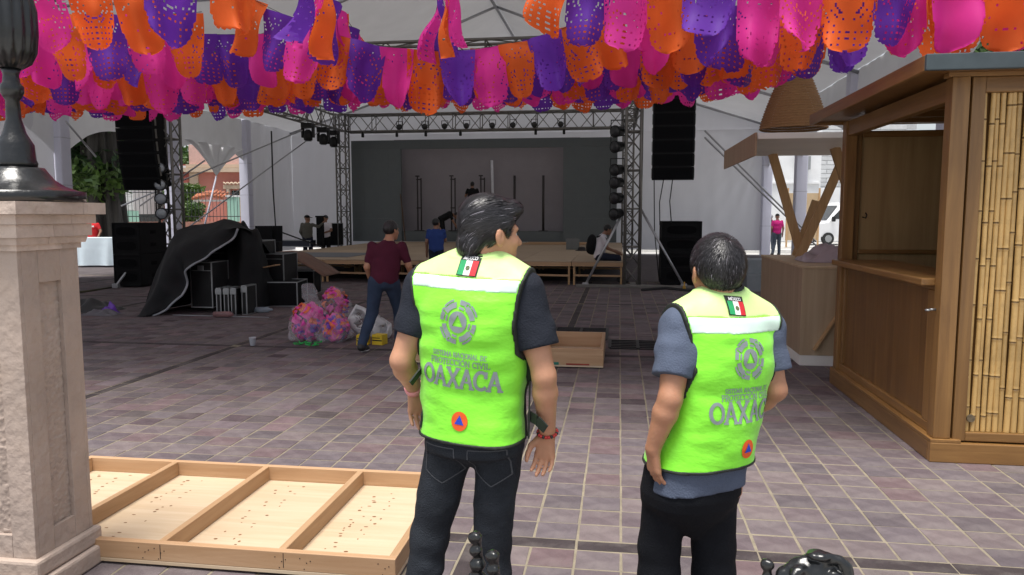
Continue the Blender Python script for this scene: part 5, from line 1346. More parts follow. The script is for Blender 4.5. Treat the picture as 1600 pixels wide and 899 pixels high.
def bunting(a, b, sag, start=0, gap=-.045, where='before the stage truss'):
    """a, b: (right, away, height) in the camera's level frame; a sagging cord with flags along it"""
    A, B = cam2w(*a), cam2w(*b); L = (B - A).length; root = empty('flag_string', A, 0, 'string of pink, orange and purple cut-plastic flags ' + where, 'bunting', 'strings of cut-plastic flags ' + where)
    def pt(t): p = A.lerp(B, t); p.z -= sag * 4 * t * (1 - t); return p
    N = 24; mb = MB(); mb.tube([pt(k / N) - A for k in range(N + 1)], .003, 4); mb.build('cord', CABLE, root)
    n = max(1, int((L + abs(sag)) / (FW_ + gap))); k = start
    for i in range(n):
        t = (i + .5) / n; p = pt(t); d = pt(min(t + .02, 1)) - pt(max(t - .02, 0)); yaw = math.atan2(d.y, d.x); slope = math.atan2(d.z, math.hypot(d.x, d.y))
        c = (k + (1 if rf.random() < .12 else 0)) % 3; k += 1
        o = link('flag', rf.choice(FLAGS[c]), root, p - A)
        sc = rf.uniform(.94, 1.06)
        m = Matrix.Rotation(yaw + rf.uniform(-.45, .45), 3, 'Z') @ Matrix.Rotation(-slope * .75, 3, 'Y') @ Matrix.Rotation(rf.uniform(-.22, .22), 3, 'X')
        o.rotation_euler = m.to_euler(); o.scale = (sc * (1 if rf.random() < .5 else -1), 1, sc * rf.uniform(.95, 1.05))
# strings across, front of the marquee
def lat(u, f): return (u - 800) / FPX * f
def hz(v, f): return CAM_H + (336 - v) / FPX * f
def S2(u0, v0, f0, u1, v1, f1, sag, st=0): bunting((lat(u0, f0), f0, hz(v0, f0)), (lat(u1, f1), f1, hz(v1, f1)), sag, st, where='between lamp post and left hanging speaker' if (u0 + u1) < 640 else 'above the woven lamp and wooden kiosk' if (u0 + u1) > 2150 else 'before the stage truss')
S2(-60, 128, 10.2, 600, 112, 9.8, .12, 1); S2(560, 112, 10.0, 1180, 96, 9.4, .12, 2); S2(-40, 112, 8.8, 420, 100, 8.8, .08, 1)
S2(-60, 84, 7.0, 380, 92, 7.4, .05, 2); S2(330, 96, 8.6, 760, 92, 8.4, .06, 0); S2(740, 84, 7.4, 1180, 66, 7.0, .06, 1); S2(900, 60, 6.8, 1280, 30, 6.0, .05, 2)
S2(-90, 118, 9.4, 620, 96, 9.0, .10, 0); S2(540, 96, 9.2, 1180, 80, 8.6, .10, 1)
S2(-60, 100, 8.4, 560, 92, 8.4, .10, 2); S2(640, 92, 8.3, 1120, 70, 8.0, .12, 0)
S2(-60, 74, 7.4, 500, 84, 7.8, .06, 1); S2(700, 90, 7.8, 1230, 48, 7.2, .08, 2)
S2(-40, 46, 6.6, 440, 62, 7.2, .04, 0); S2(820, 70, 7.2, 1330, 30, 6.2, .05, 1)
S2(-60, 18, 5.6, 330, 30, 6.4, .05, 2); S2(1000, 30, 6.4, 1480, -20, 5.2, .04, 0)
S2(-30, -25, 5.0, 260, -20, 5.6, .03, 1); S2(1080, 10, 5.6, 1600, -50, 4.6, .04, 2)
S2(385, -2, 6.4, 1010, -8, 6.2, .50, 1)
S2(490, -35, 5.2, 585, 100, 8.2, -.05, 2); S2(705, -35, 5.2, 668, 98, 8.2, -.05, 0)
S2(840, -42, 5.4, 1130, -38, 5.0, .05, 1); S2(1200, -30, 5.0, 1700, -65, 4.4, .03, 0); S2(240, -55, 5.0, 420, -40, 5.2, .02, 2)
# ------------------------------------------------------------------ street beyond the marquee
rb = random.Random(31)
BARK = mat('fig_bark', (.06, .054, .048), .9, .6, 2.2, bump=.9, bscale=5, stretch=(2, 2, .25))
LEAFS = [mat('leaf_a', (.050, .105, .022), .55, .3, 2, trans=.3, rnd=.1), mat('leaf_b', (.085, .15, .030), .5, .3, 2, trans=.3), mat('leaf_c', (.028, .065, .018), .6, .3, 2, trans=.25)]
def leaves(name, clumps, n, size, parent, seed, mats=LEAFS):
    rg = np.random.RandomState(seed); vs = []; fs = []; mi = []
    for (c, r) in clumps:
        c = Vector(c); m0 = rg.randint(0, 3)
        for k in range(n):
            d = Vector(rg.normal(size=3)); d.normalize(); p = c + Vector((d.x * r[0], d.y * r[1], d.z * r[2])) * (rg.rand() ** .45)
            nn = Vector(rg.normal(size=3)) + Vector((0, 0, .8)); nn.normalize(); t = nn.orthogonal().normalized(); t.rotate(Matrix.Rotation(rg.rand() * 6.28, 3, nn)); b = nn.cross(t); s = size * (.6 + .8 * rg.rand())
            i = len(vs); vs += [tuple(p - t * s * .5), tuple(p + b * s * .28), tuple(p + t * s * .5), tuple(p - b * s * .28)]; fs.append((i, i + 1, i + 2, i + 3)); mi.append(m0 if rg.rand() < .7 else rg.randint(0, 3))
    me = bpy.data.meshes.new(name); me.from_pydata(vs, [], fs)
    for m in mats: me.materials.append(m)
    me.polygons.foreach_set('material_index', mi); me.update(); return link(name, me, parent)
def tree(loc, hgt, r0, crown, label, seed, n=420, size=.34, butt=0, limbs=6, group='trees around the plaza'):
    rg = random.Random(seed); root = empty('tree', loc, 0, label, 'tree', group); mb = MB()
    N = 72 if butt else 14; prof = []
    for z, f in ((0, 1.75), (.25, 1.35), (.8, 1.08), (1.8, .96), (hgt * .55, .86), (hgt * .8, .75), (hgt, .6)): prof.append((r0 * f, z))
    mb.lathe(prof, n=N, fl=lambda a, i: 1 + (.20 * math.sin(a * 5 + seed) + .17 * math.sin(a * 9 + i * .5) + .12 * math.sin(a * 14 - i * .3)) * (1 if butt else .35)); mb.build('trunk', BARK, root)
    cl = []
    for k in range(limbs):
        a = 2 * math.pi * k / limbs + rg.uniform(-.3, .3); z0 = hgt * rg.uniform(.7, .98); e = Vector((math.cos(a) * crown[0] * .7, math.sin(a) * crown[1] * .7, hgt + crown[2] * rg.uniform(.1, .9)))
        mid = Vector((e.x * .4, e.y * .4, z0 + (e.z - z0) * .6)); mb = MB(); mb.tube([(0, 0, z0), mid, e], [r0 * .42, r0 * .28, r0 * .08], 8); mb.build('limb', BARK, root)
    for k in range(26):
        a = rg.uniform(0, 6.28); q = rg.uniform(0, 1) ** .6; z = hgt + crown[2] * rg.uniform(-.35, 1.0)
        cl.append(((math.cos(a) * crown[0] * q, math.sin(a) * crown[1] * q, z), (crown[0] * rg.uniform(.22, .36), crown[1] * rg.uniform(.22, .36), crown[2] * rg.uniform(.18, .30))))
    leaves('crown', cl, n, size, root, seed); return root
def at_f(u, v, f):
    x = (u - 800) / FPX * f; return cam2w(x, f, CAM_H + (336 - v) / FPX * f)
p = at_f(166, 400, 30); tree((p.x, p.y, 0), 6.2, .68, (5.2, 4.5, 3.4), 'old fig tree with thick grey buttressed trunk behind the white table', 3, 620, .36, 1, 8)
# hanging branches of the fig below the valance
fg = empty('tree', (at_f(125, 300, 33).x, at_f(125, 300, 33).y, 0), 0, 'leafy dark green tree standing behind the fig trunk', 'tree', 'trees around the plaza')
mb = MB(); mb.lathe([(.3, 0), (.22, .5), (.2, 3), (.12, 5)], n=12); mb.build('trunk', BARK, fg)
leaves('crown', [((rb.uniform(-3.4, 3.6), rb.uniform(-5.5, 2), rb.uniform(2.9, 6.8)), (1.0, 1.0, .8)) for _ in range(40)], 330, .34, fg, 8)
p = at_f(306, 300, 62); tree((p.x, p.y, 0), 4.5, .3, (5, 4, 3.2), 'bright green tree rising behind the pink house', 5, 330, .42)
p = at_f(1700, 300, 17.5); tree((p.x, p.y, 0), 3.6, .3, (2.4, 2.6, 2.8), 'bright green tree outside the marquee behind the wooden kiosk', 9, 420, .30)
p = at_f(20, 330, 40); tree((p.x, p.y, 0), 4.2, .3, (5, 4, 3.5), 'dark green tree beyond the lamp post foot', 12, 350, .4)
p = at_f(270, 320, 52); tree((p.x, p.y, 0), 3.0, .2, (3.5, 3, 2.6), 'rounded green tree between the two houses', 14, 330, .36)
# houses
def house(name, loc, rz, label): return empty(name, loc, rz, label, 'house', None)
PINKW = mat('pink_wall', (.52, .20, .16), .85, .12, 1.2, dirt=(.4, .17, .13), dscale=.8); CREAMT = mat('cream_trim', (.52, .40, .30), .8, .12, 2); GLASSD = mat('dark_window', (.03, .035, .04), .15, .2, 3, spec=.8)
REDW = mat('red_wall', (.24, .065, .05), .85, .12, 2); MINT = mat('mint_wall', (.33, .56, .47), .8, .08, 2); WHITEW = mat('white_wall', (.72, .73, .74), .8, .06, 1.5, dirt=(.5, .5, .5), dscale=.7, damt=.35); TERRA = mat('terracotta', (.42, .14, .07), .8, .2, 8)
def hb(parent, name, a, b, m): mb = MB(); mb.span(a, b); return mb.build(name, m, parent)
# pink house with cornice
p = at_f(305, 345, 48); hh_ = house('pink_house', (p.x, p.y, 0), YAW, 'salmon pink house with cream cornice, corner pilaster and columned window')
hb(hh_, 'wall', (0, 0, 0), (9, 6, 6.0), PINKW); hb(hh_, 'pilaster', (-.12, -.14, .6), (.42, -.002, 4.35), CREAMT); hb(hh_, 'cornice', (-.35, -.45, 4.36), (9.2, -.001, 4.62), CREAMT); hb(hh_, 'cornice', (-.25, -.3, 4.64), (9.2, -.001, 4.85), CREAMT); hb(hh_, 'parapet', (-.1, -.12, 4.86), (9, -.001, 6.1), mat('pale_pink', (.60, .38, .33), .8))
hb(hh_, 'base_course', (-.14, -.22, 0), (9, -.002, 1.05), CREAMT)
for k in range(12): mb = MB(); mb.bbox((-.05 + .75 * k + .37, -.245, .75), (.70, .04, .5), .02); mb.build('base_stone', CREAMT, hh_)
for x0 in (2.2, 5.2):
    w = hb(hh_, 'window', (x0 + .3, -.02, 1.5), (x0 + 1.5, -.004, 3.2), GLASSD)
    for x in (x0, x0 + 1.5): mb = MB(); mb.lathe([(.15, 1.2), (.13, 1.4), (.11, 3.1), (.16, 3.3)], (x + .15, -.2, 0), 12); mb.build('column', CREAMT, w)
    hb(w, 'lintel', (x0 - .1, -.35, 3.302), (x0 + 1.9, -.021, 3.55), CREAMT)
    for k in range(8): mb = MB(); mb.tube([(x0 - .05 + .25 * k, -.40, 3.70), (x0 + .1 + .25 * k, -.42, 3.60), (x0 + .2 + .25 * k, -.40, 3.70)], .06, 6); mb.build('scroll', CREAMT, w)
    hb(w, 'door_frame', (x0 + .8, -.03, 1.5), (x0 + .95, -.0205, 3.2), CREAMT)
# mint gate post and terracotta gate roof in front of it
p = at_f(365, 345, 42); r = empty('mint_gate', (p.x, p.y, 0), YAW, 'mint green gate post with small terracotta tile roof before the pink house', 'gate')
hb(r, 'gate_post', (-.25, 0, 0), (.25, .5, 2.65), MINT); hb(r, 'post_cap', (-.32, -.06, 2.652), (.32, .56, 2.75), WHITEW)
for k in range(9): mb = MB(); mb.tube([(-2.1 + .2 * k, -.2, 2.55 + .04 * (k if k < 5 else 9 - k)), (-2.1 + .2 * k, .7, 2.85 + .04 * (k if k < 5 else 9 - k))], .085, 8); mb.build('roof_tile', TERRA, r)
hb(r, 'gate_beam', (-2.2, .1, 2.4), (-.27, .3, 2.5), WHITEW); hb(r, 'gate_post', (-2.25, .1, 0), (-2.05, .3, 2.39), WHITEW)
# fence
FENCE = mat('fence_iron', (.04, .045, .05), .6, .2)
a, b = at_f(196, 345, 37), at_f(378, 345, 39); d = (b - a); L = Vector((d.x, d.y, 0)).length; ang = math.atan2(d.y, d.x); r = empty('street_fence', (a.x, a.y, 0), ang, 'dark iron bar fence on a low pink wall in front of the houses', 'fence')
hb(r, 'low_wall', (0, -.12, 0), (L, .12, 1.3), mat('low_wall', (.45, .22, .17), .85, .15, 3)); hb(r, 'rail', (0, -.02, 1.55), (L, .02, 1.59), FENCE); hb(r, 'rail', (0, -.02, 2.75), (L, .02, 2.79), FENCE)
for k in range(int(L / .17)): mb = MB(); mb.tube([(k * .17 + .05, 0, 1.3), (k * .17 + .05, 0, 2.95)], .013, 5); mb.build('bar', FENCE, r)
hg = empty('hedge', (at_f(302, 330, 40).x, at_f(302, 330, 40).y, 0), YAW, 'clipped bright green hedge between fence and pink house', 'hedge')
leaves('foliage', [((rb.uniform(-.35, .35), rb.uniform(-.4, .4), z), (.55, .5, .4)) for z in (.4, .9, 1.3, 1.7, 2.0) for _ in range(3)], 260, .16, hg, 4, [LEAFS[0], LEAFS[1], LEAFS[1]])
hb(hg, 'planter', (-.6, -.5, 0), (.6, .5, .3), CREAMT)
bush = empty('flowering_bush', (at_f(300, 300, 44).x, at_f(300, 300, 44).y, 0), YAW, 'yellow-green bush overhanging the fence by the pink house', 'bush')
leaves('foliage', [((rb.uniform(-1.2, 1.0), rb.uniform(-.5, .5), rb.uniform(2.2, 3.2)), (.6, .5, .4)) for _ in range(12)], 240, .2, bush, 6, [LEAFS[1]] * 3); mb = MB(); mb.tube([(0, 0, 0), (.1, 0, 2.4)], [.08, .05], 8); mb.build('stem', BARK, bush)
# red and white houses behind the fig
p = at_f(208, 345, 50); h2 = house('red_house', (p.x, p.y, 0), YAW, 'dark red house with balcony windows between the fig and the tower')
hb(h2, 'wall', (0, 0, 0), (5.2, 5, 5.0), REDW); hb(h2, 'ground_wall', (-.05, -.06, 0), (5.2, -.002, 2.0), PINKW)
for x0 in (.5, 2.6): w = hb(h2, 'window', (x0, -.10, .9), (x0 + 1.5, -.062, 2.5), GLASSD); hb(w, 'frame', (x0 - .08, -.12, .8), (x0 + 1.58, -.101, .88), WHITEW); hb(w, 'awning', (x0 - .2, -.7, 2.6), (x0 + 1.7, -.062, 2.75), REDW)
hb(h2, 'balcony', (.3, -.5, 3.6), (4.8, -.002, 3.75), WHITEW); hb(h2, 'upper_band', (-.1, -.15, 4.6), (5.3, -.002, 4.9), WHITEW)
p = at_f(172, 345, 46); h3 = house('white_house', (p.x, p.y, 0), YAW, 'white boarded house wall with mint green base behind the fig')
hb(h3, 'wall', (0, 0, 1.7), (1.6, 4, 6.5), WHITEW); hb(h3, 'base_wall', (-.02, -.03, 0), (1.9, -.002, 1.9), MINT)
for k in range(16): hb(h3, 'board', (0, -.035, 1.95 + .28 * k), (1.6, -.0015, 1.95 + .28 * k + .25), WHITEW)
p = at_f(290, 300, 56); h4 = house('white_villa', (p.x, p.y, 0), YAW, 'white house with strip windows seen between tower and pink house')
hb(h4, 'wall', (-.8, 0, 0), (1.4, 4, 4.9), WHITEW)
for z in (2.8, 3.9): hb(h4, 'window', (-.6, -.02, z), (1.2, -.003, z + .55), GLASSD)
# table and the stall keeper's cloth
p = G(120, 418); tb_ = empty('cloth_table', (p.x - .2, p.y, 0), YAW, 'long table wrapped in pale blue-white cloth under the fig', 'table')
mb = MB(); W_ = 1.75
def fn(a, b): x = W_ * a; return Vector((x, -.03 - .05 * (1 - b) * math.sin(a * 24 + 2 * math.sin(a * 7)) - .03 * (1 - b), .06 + (.93 - .06) * b))
mb.grid(fn, 60, 10); mb.grid(lambda a, b: Vector((W_ * a, -.03 + .83 * b, .93)), 6, 4); mb.grid(lambda a, b: Vector((W_ + .03 * math.sin(a * 15), -.03 + .83 * a, .06 + .87 * b)), 16, 6); mb.grid(lambda a, b: Vector((-.02 * math.sin(a * 15), -.03 + .83 * a, .06 + .87 * b)), 16, 6)
mb.build('table_cloth', mat('pale_cloth', (.62, .72, .78), .6, .06, 3, bump=.3, bscale=5), tb_)
for x in (.08, W_ - .08):
    for y in (.05, .72): mb = MB(); mb.tube([(x, y, 0), (x, y, .92)], .018, 6); mb.build('leg', STEEL, tb_)
# right-hand street
p = at_f(1192, 345, 46); w1 = house('white_building', (p.x, p.y, 0), YAW, 'white rendered building with a blue poster beyond the right columns')
hb(w1, 'wall', (-1, 0, 0), (3.4, 5, 8), WHITEW); hb(w1, 'wall', (3.41, -.1, 0), (7, 5, 3.3), WHITEW); hb(w1, 'poster', (-.15, -.03, 3.9), (.38, -.002, 5.6), mat('blue_poster', (.03, .18, .52), .5, .5, 3)); hb(w1, 'ledge', (-1, -.15, 3.55), (3.3, -.003, 3.65), WHITEW); hb(w1, 'wall_unit', (1.8, -.4, 4.4), (2.6, -.003, 5.2), ALU)
p = at_f(1266, 345, 52); w2 = house('stone_building', (p.x, p.y, 0), YAW, 'pale building laid in long stone courses behind the van')
hb(w2, 'wall', (0, 0, 0), (7, 4, 8), mat('stone_back', (.40, .41, .42), .85))
for k in range(22):
    for i in range(4): mb = MB(); o_ = .9 * (k % 2); x0 = max(-.02, i * 1.8 - o_); mb.bbox(((x0 + i * 1.8 + 1.8 - o_) / 2, -.03, 1.2 + .3 * k + .14), ((i * 1.8 + 1.8 - o_) - x0 - .03, .06, .27), .015); mb.build('stone', mat('stone_course', (.52, .53, .54), .85, .1, 3, rnd=.12), w2)
p = at_f(1226, 370, 38); r = empty('board_screen', (p.x, p.y, 0), YAW, 'brown board hoarding panel leaning behind the right columns', 'hoarding'); mb = MB(); mb.box((.85, 0, 1.55), (1.7, .04, 2.4)); mb.build('board', mat('hoarding', (.42, .31, .19), .8, .15, 2), r)
for x in (.05, 1.65): hb(r, 'post', (x - .04, -.07, 0), (x + .04, -.022, 3.0), PINE_Z)
# van
VANW = mat('van_white', (.72, .73, .75), .25, .03, 2, coat=.6); TYRE = mat('tyre', (.02, .02, .02), .85); p = at_f(1266, 372, 41)
van = empty('parked_van', (p.x, p.y, 0), YAW + R(8), 'white van parked in the street beyond the plywood booth', 'van')
prof = [(0, .45), (0, .95), (.15, 1.12), (1.0, 1.32), (1.75, 2.2), (2.2, 2.35), (5.2, 2.38), (5.3, 2.2), (5.3, .45)]
def van_body(y0, y1, inset):
    mb = MB(); n = len(prof); vs = []
    for y, s in ((y0, inset), (y0 + .18, 0), (y1 - .18, 0), (y1, inset)):
        for x, z in prof: vs.append((x + (s * .3 if x < 3 else -s * .3), y, z - (s if z > 1.3 else 0)))
    fs = [(k * n + i, k * n + (i + 1) % n, (k + 1) * n + (i + 1) % n, (k + 1) * n + i) for k in range(3) for i in range(n)] + [tuple(reversed(range(n))), tuple(range(3 * n, 4 * n))]
    mb.add(vs, fs); return mb
van_body(0, 1.9, .1).build('body', VANW, van)
def pane(poly, name='window', y=-.006): mb = MB(); mb.prism(poly, .012, (0, y, 0)); return mb.build(name, GLASSD, van)
pane([(1.15, 1.42), (2.35, 1.42), (2.35, 2.05), (1.78, 2.05)], 'side_window', -.008); pane([(2.5, 1.42), (3.7, 1.42), (3.7, 2.05), (2.5, 2.05)], 'side_window', -.008)
mb = MB(); mb.add([(1.03, .2, 1.37), (1.03, 1.7, 1.37), (1.70, 1.62, 2.15), (1.70, .28, 2.15)], [(0, 1, 2, 3)]); mb.v = [(x - .03, y, z + .02) for x, y, z in mb.v]; mb.build('windscreen', GLASSD, van)
mb = MB(); mb.bbox((1.22, -.16, 1.42), (.14, .2, .28), .03); mb.build('mirror', BLACK, van)
for y in (.05, 1.85): mb = MB(); mb.bbox((.03, y * .85 + .15, .92), (.12, .3, .2), .03); mb.build('headlight', LENS, van)
for x in (1.0, 4.4):
    for y in (.02, 1.88): mb = MB(); mb.tube([(x, y - .1, .34), (x, y + .1, .34)], .34, 20); w_ = mb.build('wheel', TYRE, van); mb = MB(); mb.tube([(x, y - .11, .34), (x, y + .11, .34)], .2, 16); mb.build('rim', ALU, w_)
mb = MB(); mb.bbox((-.03, .95, .55), (.12, 1.8, .22), .04); mb.build('bumper', BLACK, van)
# low white kerb line seen under the back curtain
mb = MB(); mb.span((-12, 34.0, -.03), (30, 34.4, .12)); tag(mb.build('kerb', mat('kerb_white', (.62, .62, .6), .8)), kind='structure')
# ------------------------------------------------------------------ the crew in the background
def stand(h=1.70, lean=0, **kw):
    s = h / 1.70
    J = dict(pel=(0, 0, .95), che=(0, lean, 1.30), nek=(0, lean, 1.45), hed=(0, lean + .03, 1.585), sl=(-.18, lean, 1.39), sr=(.18, lean, 1.39), el=(-.24, lean - .03, 1.12), er=(.24, lean - .03, 1.12),
             wl=(-.25, lean + .06, .88), wr=(.25, lean + .06, .88), hl=(-.09, 0, .90), hr=(.09, 0, .90), kl=(-.10, .02, .48), kr=(.10, .02, .48), al=(-.11, 0, .09), ar=(.11, 0, .09))
    J.update(kw)
    return {k: (tuple(c * s for c in v) if isinstance(v, tuple) else v) for k, v in J.items()}
MAROON = cloth('maroon_polo', (.075, .012, .028)); JEANS = cloth('blue_jeans', (.032, .048, .085), .3); BLUET = cloth('blue_tee', (.03, .06, .22)); BLACKC = cloth('black_clothes', (.010, .010, .011)); KHAKI = cloth('grey_olive_shirt', (.10, .095, .08)); WHITET = cloth('white_tee', (.70, .66, .70)); NAVYJ = cloth('navy_jeans', (.018, .022, .04)); MAGENTA = cloth('magenta_polo', (.45, .02, .16)); REDT = cloth('red_tee', (.55, .025, .03)); GREYJ = cloth('grey_jeans', (.07, .085, .11))
# maroon man striding away, body leaning to his right
p = G(602, 546); pm = (p.x, p.y, 0)
J = stand(1.585, .02, pel=(.0, 0, .93), che=(.03, .07, 1.27), nek=(.05, .10, 1.42), hed=(.08, .14, 1.56), hyaw=R(-38), sl=(-.16, .06, 1.36), sr=(.23, .08, 1.36), el=(-.22, .0, 1.09), wl=(-.20, .14, .90), er=(.31, .10, 1.10), wr=(.34, .22, .92),
          hl=(-.10, -.02, .90), hr=(.10, .02, .88), kl=(-.16, -.02, .50), al=(-.25, -.28, .12), tl=(-.22, -.14, .045), kr=(.16, .20, .49), ar=(.14, .28, .10), tr=(.18, .44, .045))
figure('person', J, 'man in maroon polo and blue jeans walking past the white sack', 'crew at work', pm, YAW, .0115, MAROON, JEANS, SKIN2, sleeve=.72, hands=True, sole=SOLE, hem=.03)
# blue tee, hand to face
p = G(668, 404, .56); 
J = stand(1.55, 0, er=(.22, .10, 1.16), wr=(.10, .16, 1.40), hyaw=R(-30))
J2 = J
figure('person', J, 'man in blue tee standing before the stage with a hand raised', 'crew at work', (G(668, 452).x, 16.9, 0), YAW, .016, BLUET, NAVYJ, SKIN3, sleeve=.6)
# bending man in black
J = dict(pel=(-.12, 0, .92), che=(.22, .05, 1.10), nek=(.34, .06, 1.10), hed=(.47, .07, 1.06), hyaw=R(-80), hpit=R(-40), sl=(.24, .20, 1.06), sr=(.26, -.12, 1.06), el=(.36, .20, .82), er=(.38, -.12, .82), wl=(.48, .16, .62), wr=(.50, -.06, .60), hl=(-.10, .09, .88), hr=(-.10, -.09, .88), kl=(-.02, .10, .47), kr=(-.06, -.08, .47), al=(-.10, .1, .09), ar=(-.10, -.1, .09))
figure('person', J, 'man in black bending over the low riser on the stage', 'crew at work', (atY(694, 380, 28.4).x, 28.4, DZ), YAW, .02, BLACKC, BLACKC, SKIN3)
# man in black up on a ladder behind the screen opening
J = stand(1.7, 0, el=(-.28, .08, 1.15), wl=(-.22, .22, 1.2), er=(.28, .08, 1.15), wr=(.22, .22, 1.2))
lx = atY(739, 340, 29.35).x
figure('person', J, 'man in black tee standing up on a step ladder at the screen posts', 'crew at work', (lx, 29.25, 1.25), YAW, .02, BLACKC, BLACKC, SKIN3, sleeve=.6)
r = empty('step_ladder', (lx, 29.25, DZ), YAW, 'dark step ladder under the man in black at the screen posts', 'ladder')
for sx in (-1, 1):
    for y0, y1 in ((-.42, -.06), (.42, .06)): mb = MB(); mb.bar((sx * .28, y0, 0), (sx * .2, y1, .67), .04, .06); mb.build('stile', BLACK, r)
for k in range(1): mb = MB(); mb.span((-.26, -.34, .30), (.26, -.24, .325)); mb.build('tread', BLACK, r)
mb = MB(); mb.span((-.24, -.2, .665), (.24, .2, .688)); mb.build('platform', BLACK, r)
# capped worker reaching to the post case, and man in white
J = stand(1.62, 0, hyaw=R(-40), er=(.40, .02, 1.30), wr=(.62, .05, 1.50), sr=(.18, 0, 1.38), el=(-.24, -.06, 1.12), wl=(-.2, .08, .95))
figure('person', J, 'worker in olive grey shirt and dark cap reaching up to the post case', 'crew at work', (atY(481, 384, 24.4).x, 24.4, .0), YAW, .02, KHAKI, NAVYJ, SKIN3, hair=False, cap=BLACKC, long_sleeve=True)
J = stand(1.62, 0, hyaw=R(150), er=(.24, -.10, 1.15), wr=(.1, -.22, 1.10), el=(-.24, -.08, 1.15), wl=(-.12, -.22, 1.05))
figure('person', J, 'man in white tee behind the black case at the left tower', 'crew at work', (atY(509, 384, 25.2).x, 25.2, .0), YAW, .02, WHITET, BLACKC, SKIN3, sleeve=.6)
# seated man with backpack
J = dict(pel=(0, 0, .12), che=(.06, .02, .48), nek=(.11, .03, .62), hed=(.20, .05, .73), hyaw=R(-75), hpit=R(-18), sl=(.06, .20, .56), sr=(.08, -.15, .56), el=(.14, .22, .30), er=(.20, -.16, .30), wl=(.38, .16, .22), wr=(.42, -.10, .20), hl=(.02, .10, .10), hr=(.02, -.09, .10), kl=(.45, .11, .06), kr=(.45, -.10, .06), al=(.50, .11, -.44), ar=(.52, -.1, -.44), tl=(.66, .11, -.50), tr=(.68, -.1, -.50))
sx_ = atY(940, 400, 17.95).x
seat = figure('person', J, 'man in white tee sitting on the stage corner with a backpack', 'crew at work', (sx_ - .06, 17.95, DZ + .002), 0.0, .018, WHITET, NAVYJ, SKIN3, sleeve=.6)
bp = empty('backpack', (sx_ - .06, 17.95, DZ), 0, 'black backpack worn by the man sitting on the stage corner', 'backpack')
sdf_obj('bag_body', union([ell((-.17, .02, .38), (.13, .17, .25)), (ell((-.24, .02, .30), (.08, .13, .14)), .04)], .03), A3((-.5, -.3, 0)), A3((.2, .3, .8)), .015, BLACKC, bp)
for y in (-.12, .14): mb = MB(); mb.tube([(-.06, y, .56), (.06, y, .61), (.17, y, .52), (.16, y, .36), (-.04, y, .24)], .02, 6); mb.build('shoulder_strap', BLACKC, bp)
# magenta polo and companions outside on the right
p = G(1213, 399); J = stand(1.68, 0, hyaw=R(-20), al=(-.18, -.05, .09), ar=(.13, .05, .09))
figure('person', J, 'man in magenta polo and dark cap walking beyond the right column', 'people in the street', (p.x, p.y, 0), YAW, .02, MAGENTA, GREYJ, SKIN3, cap=BLACKC, hair=False, sleeve=.65)
p = at_f(1203, 400, 33.5); figure('person', stand(1.66, 0), 'person with grey hair half hidden by the man in magenta', 'people in the street', (p.x, p.y, 0), YAW, .024, BLACKC, GREYJ, SKIN3, hair_m=mat('hair_grey', (.25, .25, .27), .6))
p = at_f(1250, 396, 33); figure('person', stand(1.6, 0), 'person in pale shirt and jeans behind the slanting posts', 'people in the street', (p.x, p.y, 0), YAW, .024, cloth('pale_shirt', (.6, .5, .5)), JEANS, SKIN3)
# stall keeper
p = at_f(147, 400, 25.2); J = stand(1.62, 0, hyaw=R(180), el=(-.30, -.04, 1.15), wl=(-.28, -.16, .98), er=(.30, -.04, 1.15), wr=(.28, -.16, .98))
sk_ = figure('person', J, 'person in red tee with a white chest print behind the cloth table', 'people in the street', (p.x, p.y, 0), YAW, .02, REDT, NAVYJ, SKIN3, sleeve=.6)
mb = MB(); mb.grid(lambda a, b: Vector((-.12 + .24 * a, -.145 - .012 * math.sin(a * 3.14), 1.24 + .05 * b)), 6, 1); mb.build('chest_print', FWHITE_ if 'FWHITE_' in globals() else mat('print_white', (.8, .8, .8), .7), sk_)
NEON = mat('neon_vest', (0.25, 0.88, 0.035), 0.45, 0.06, 4, bump=0.45, bscale=9, stretch=(1, 1, 1.8), sheen=0.2)
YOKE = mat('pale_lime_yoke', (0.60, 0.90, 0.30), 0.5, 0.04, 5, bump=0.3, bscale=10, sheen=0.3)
REFLECT = mat('reflective_band', (0.66, 0.86, 0.74), 0.35, 0.04, 30, spec=0.8)
BIND = mat('vest_binding', (0.012, 0.016, 0.012), 0.7, 0.2, 40)
PRINT = mat('grey_print', (0.24, 0.28, 0.29), 0.5, 0.10, 30)
FGREEN = mat('flag_green', (0.01, 0.30, 0.10), 0.7, 0.1, 60); FWHITE = mat('flag_white', (0.8, 0.8, 0.8), 0.7, 0.05, 60); FRED = mat('flag_red', (0.55, 0.015, 0.025), 0.7, 0.1, 60)
FBROWN = mat('flag_emblem', (0.10, 0.12, 0.05), 0.7, 0.4, 120)
BADGE_O = mat('badge_orange', (0.80, 0.11, 0.012), 0.6, 0.06, 40); BADGE_B = mat('badge_blue', (0.012, 0.06, 0.55), 0.6, 0.06, 40)
def rect_quads(x0, x1, y0, y1, n=5, m=4):
    return [[Vector((x0 + (x1 - x0) * (i + a) / n, y0 + (y1 - y0) * (j + b) / m)) for a, b in ((0, 0), (1, 0), (1, 1), (0, 1))] for i in range(n) for j in range(m)]

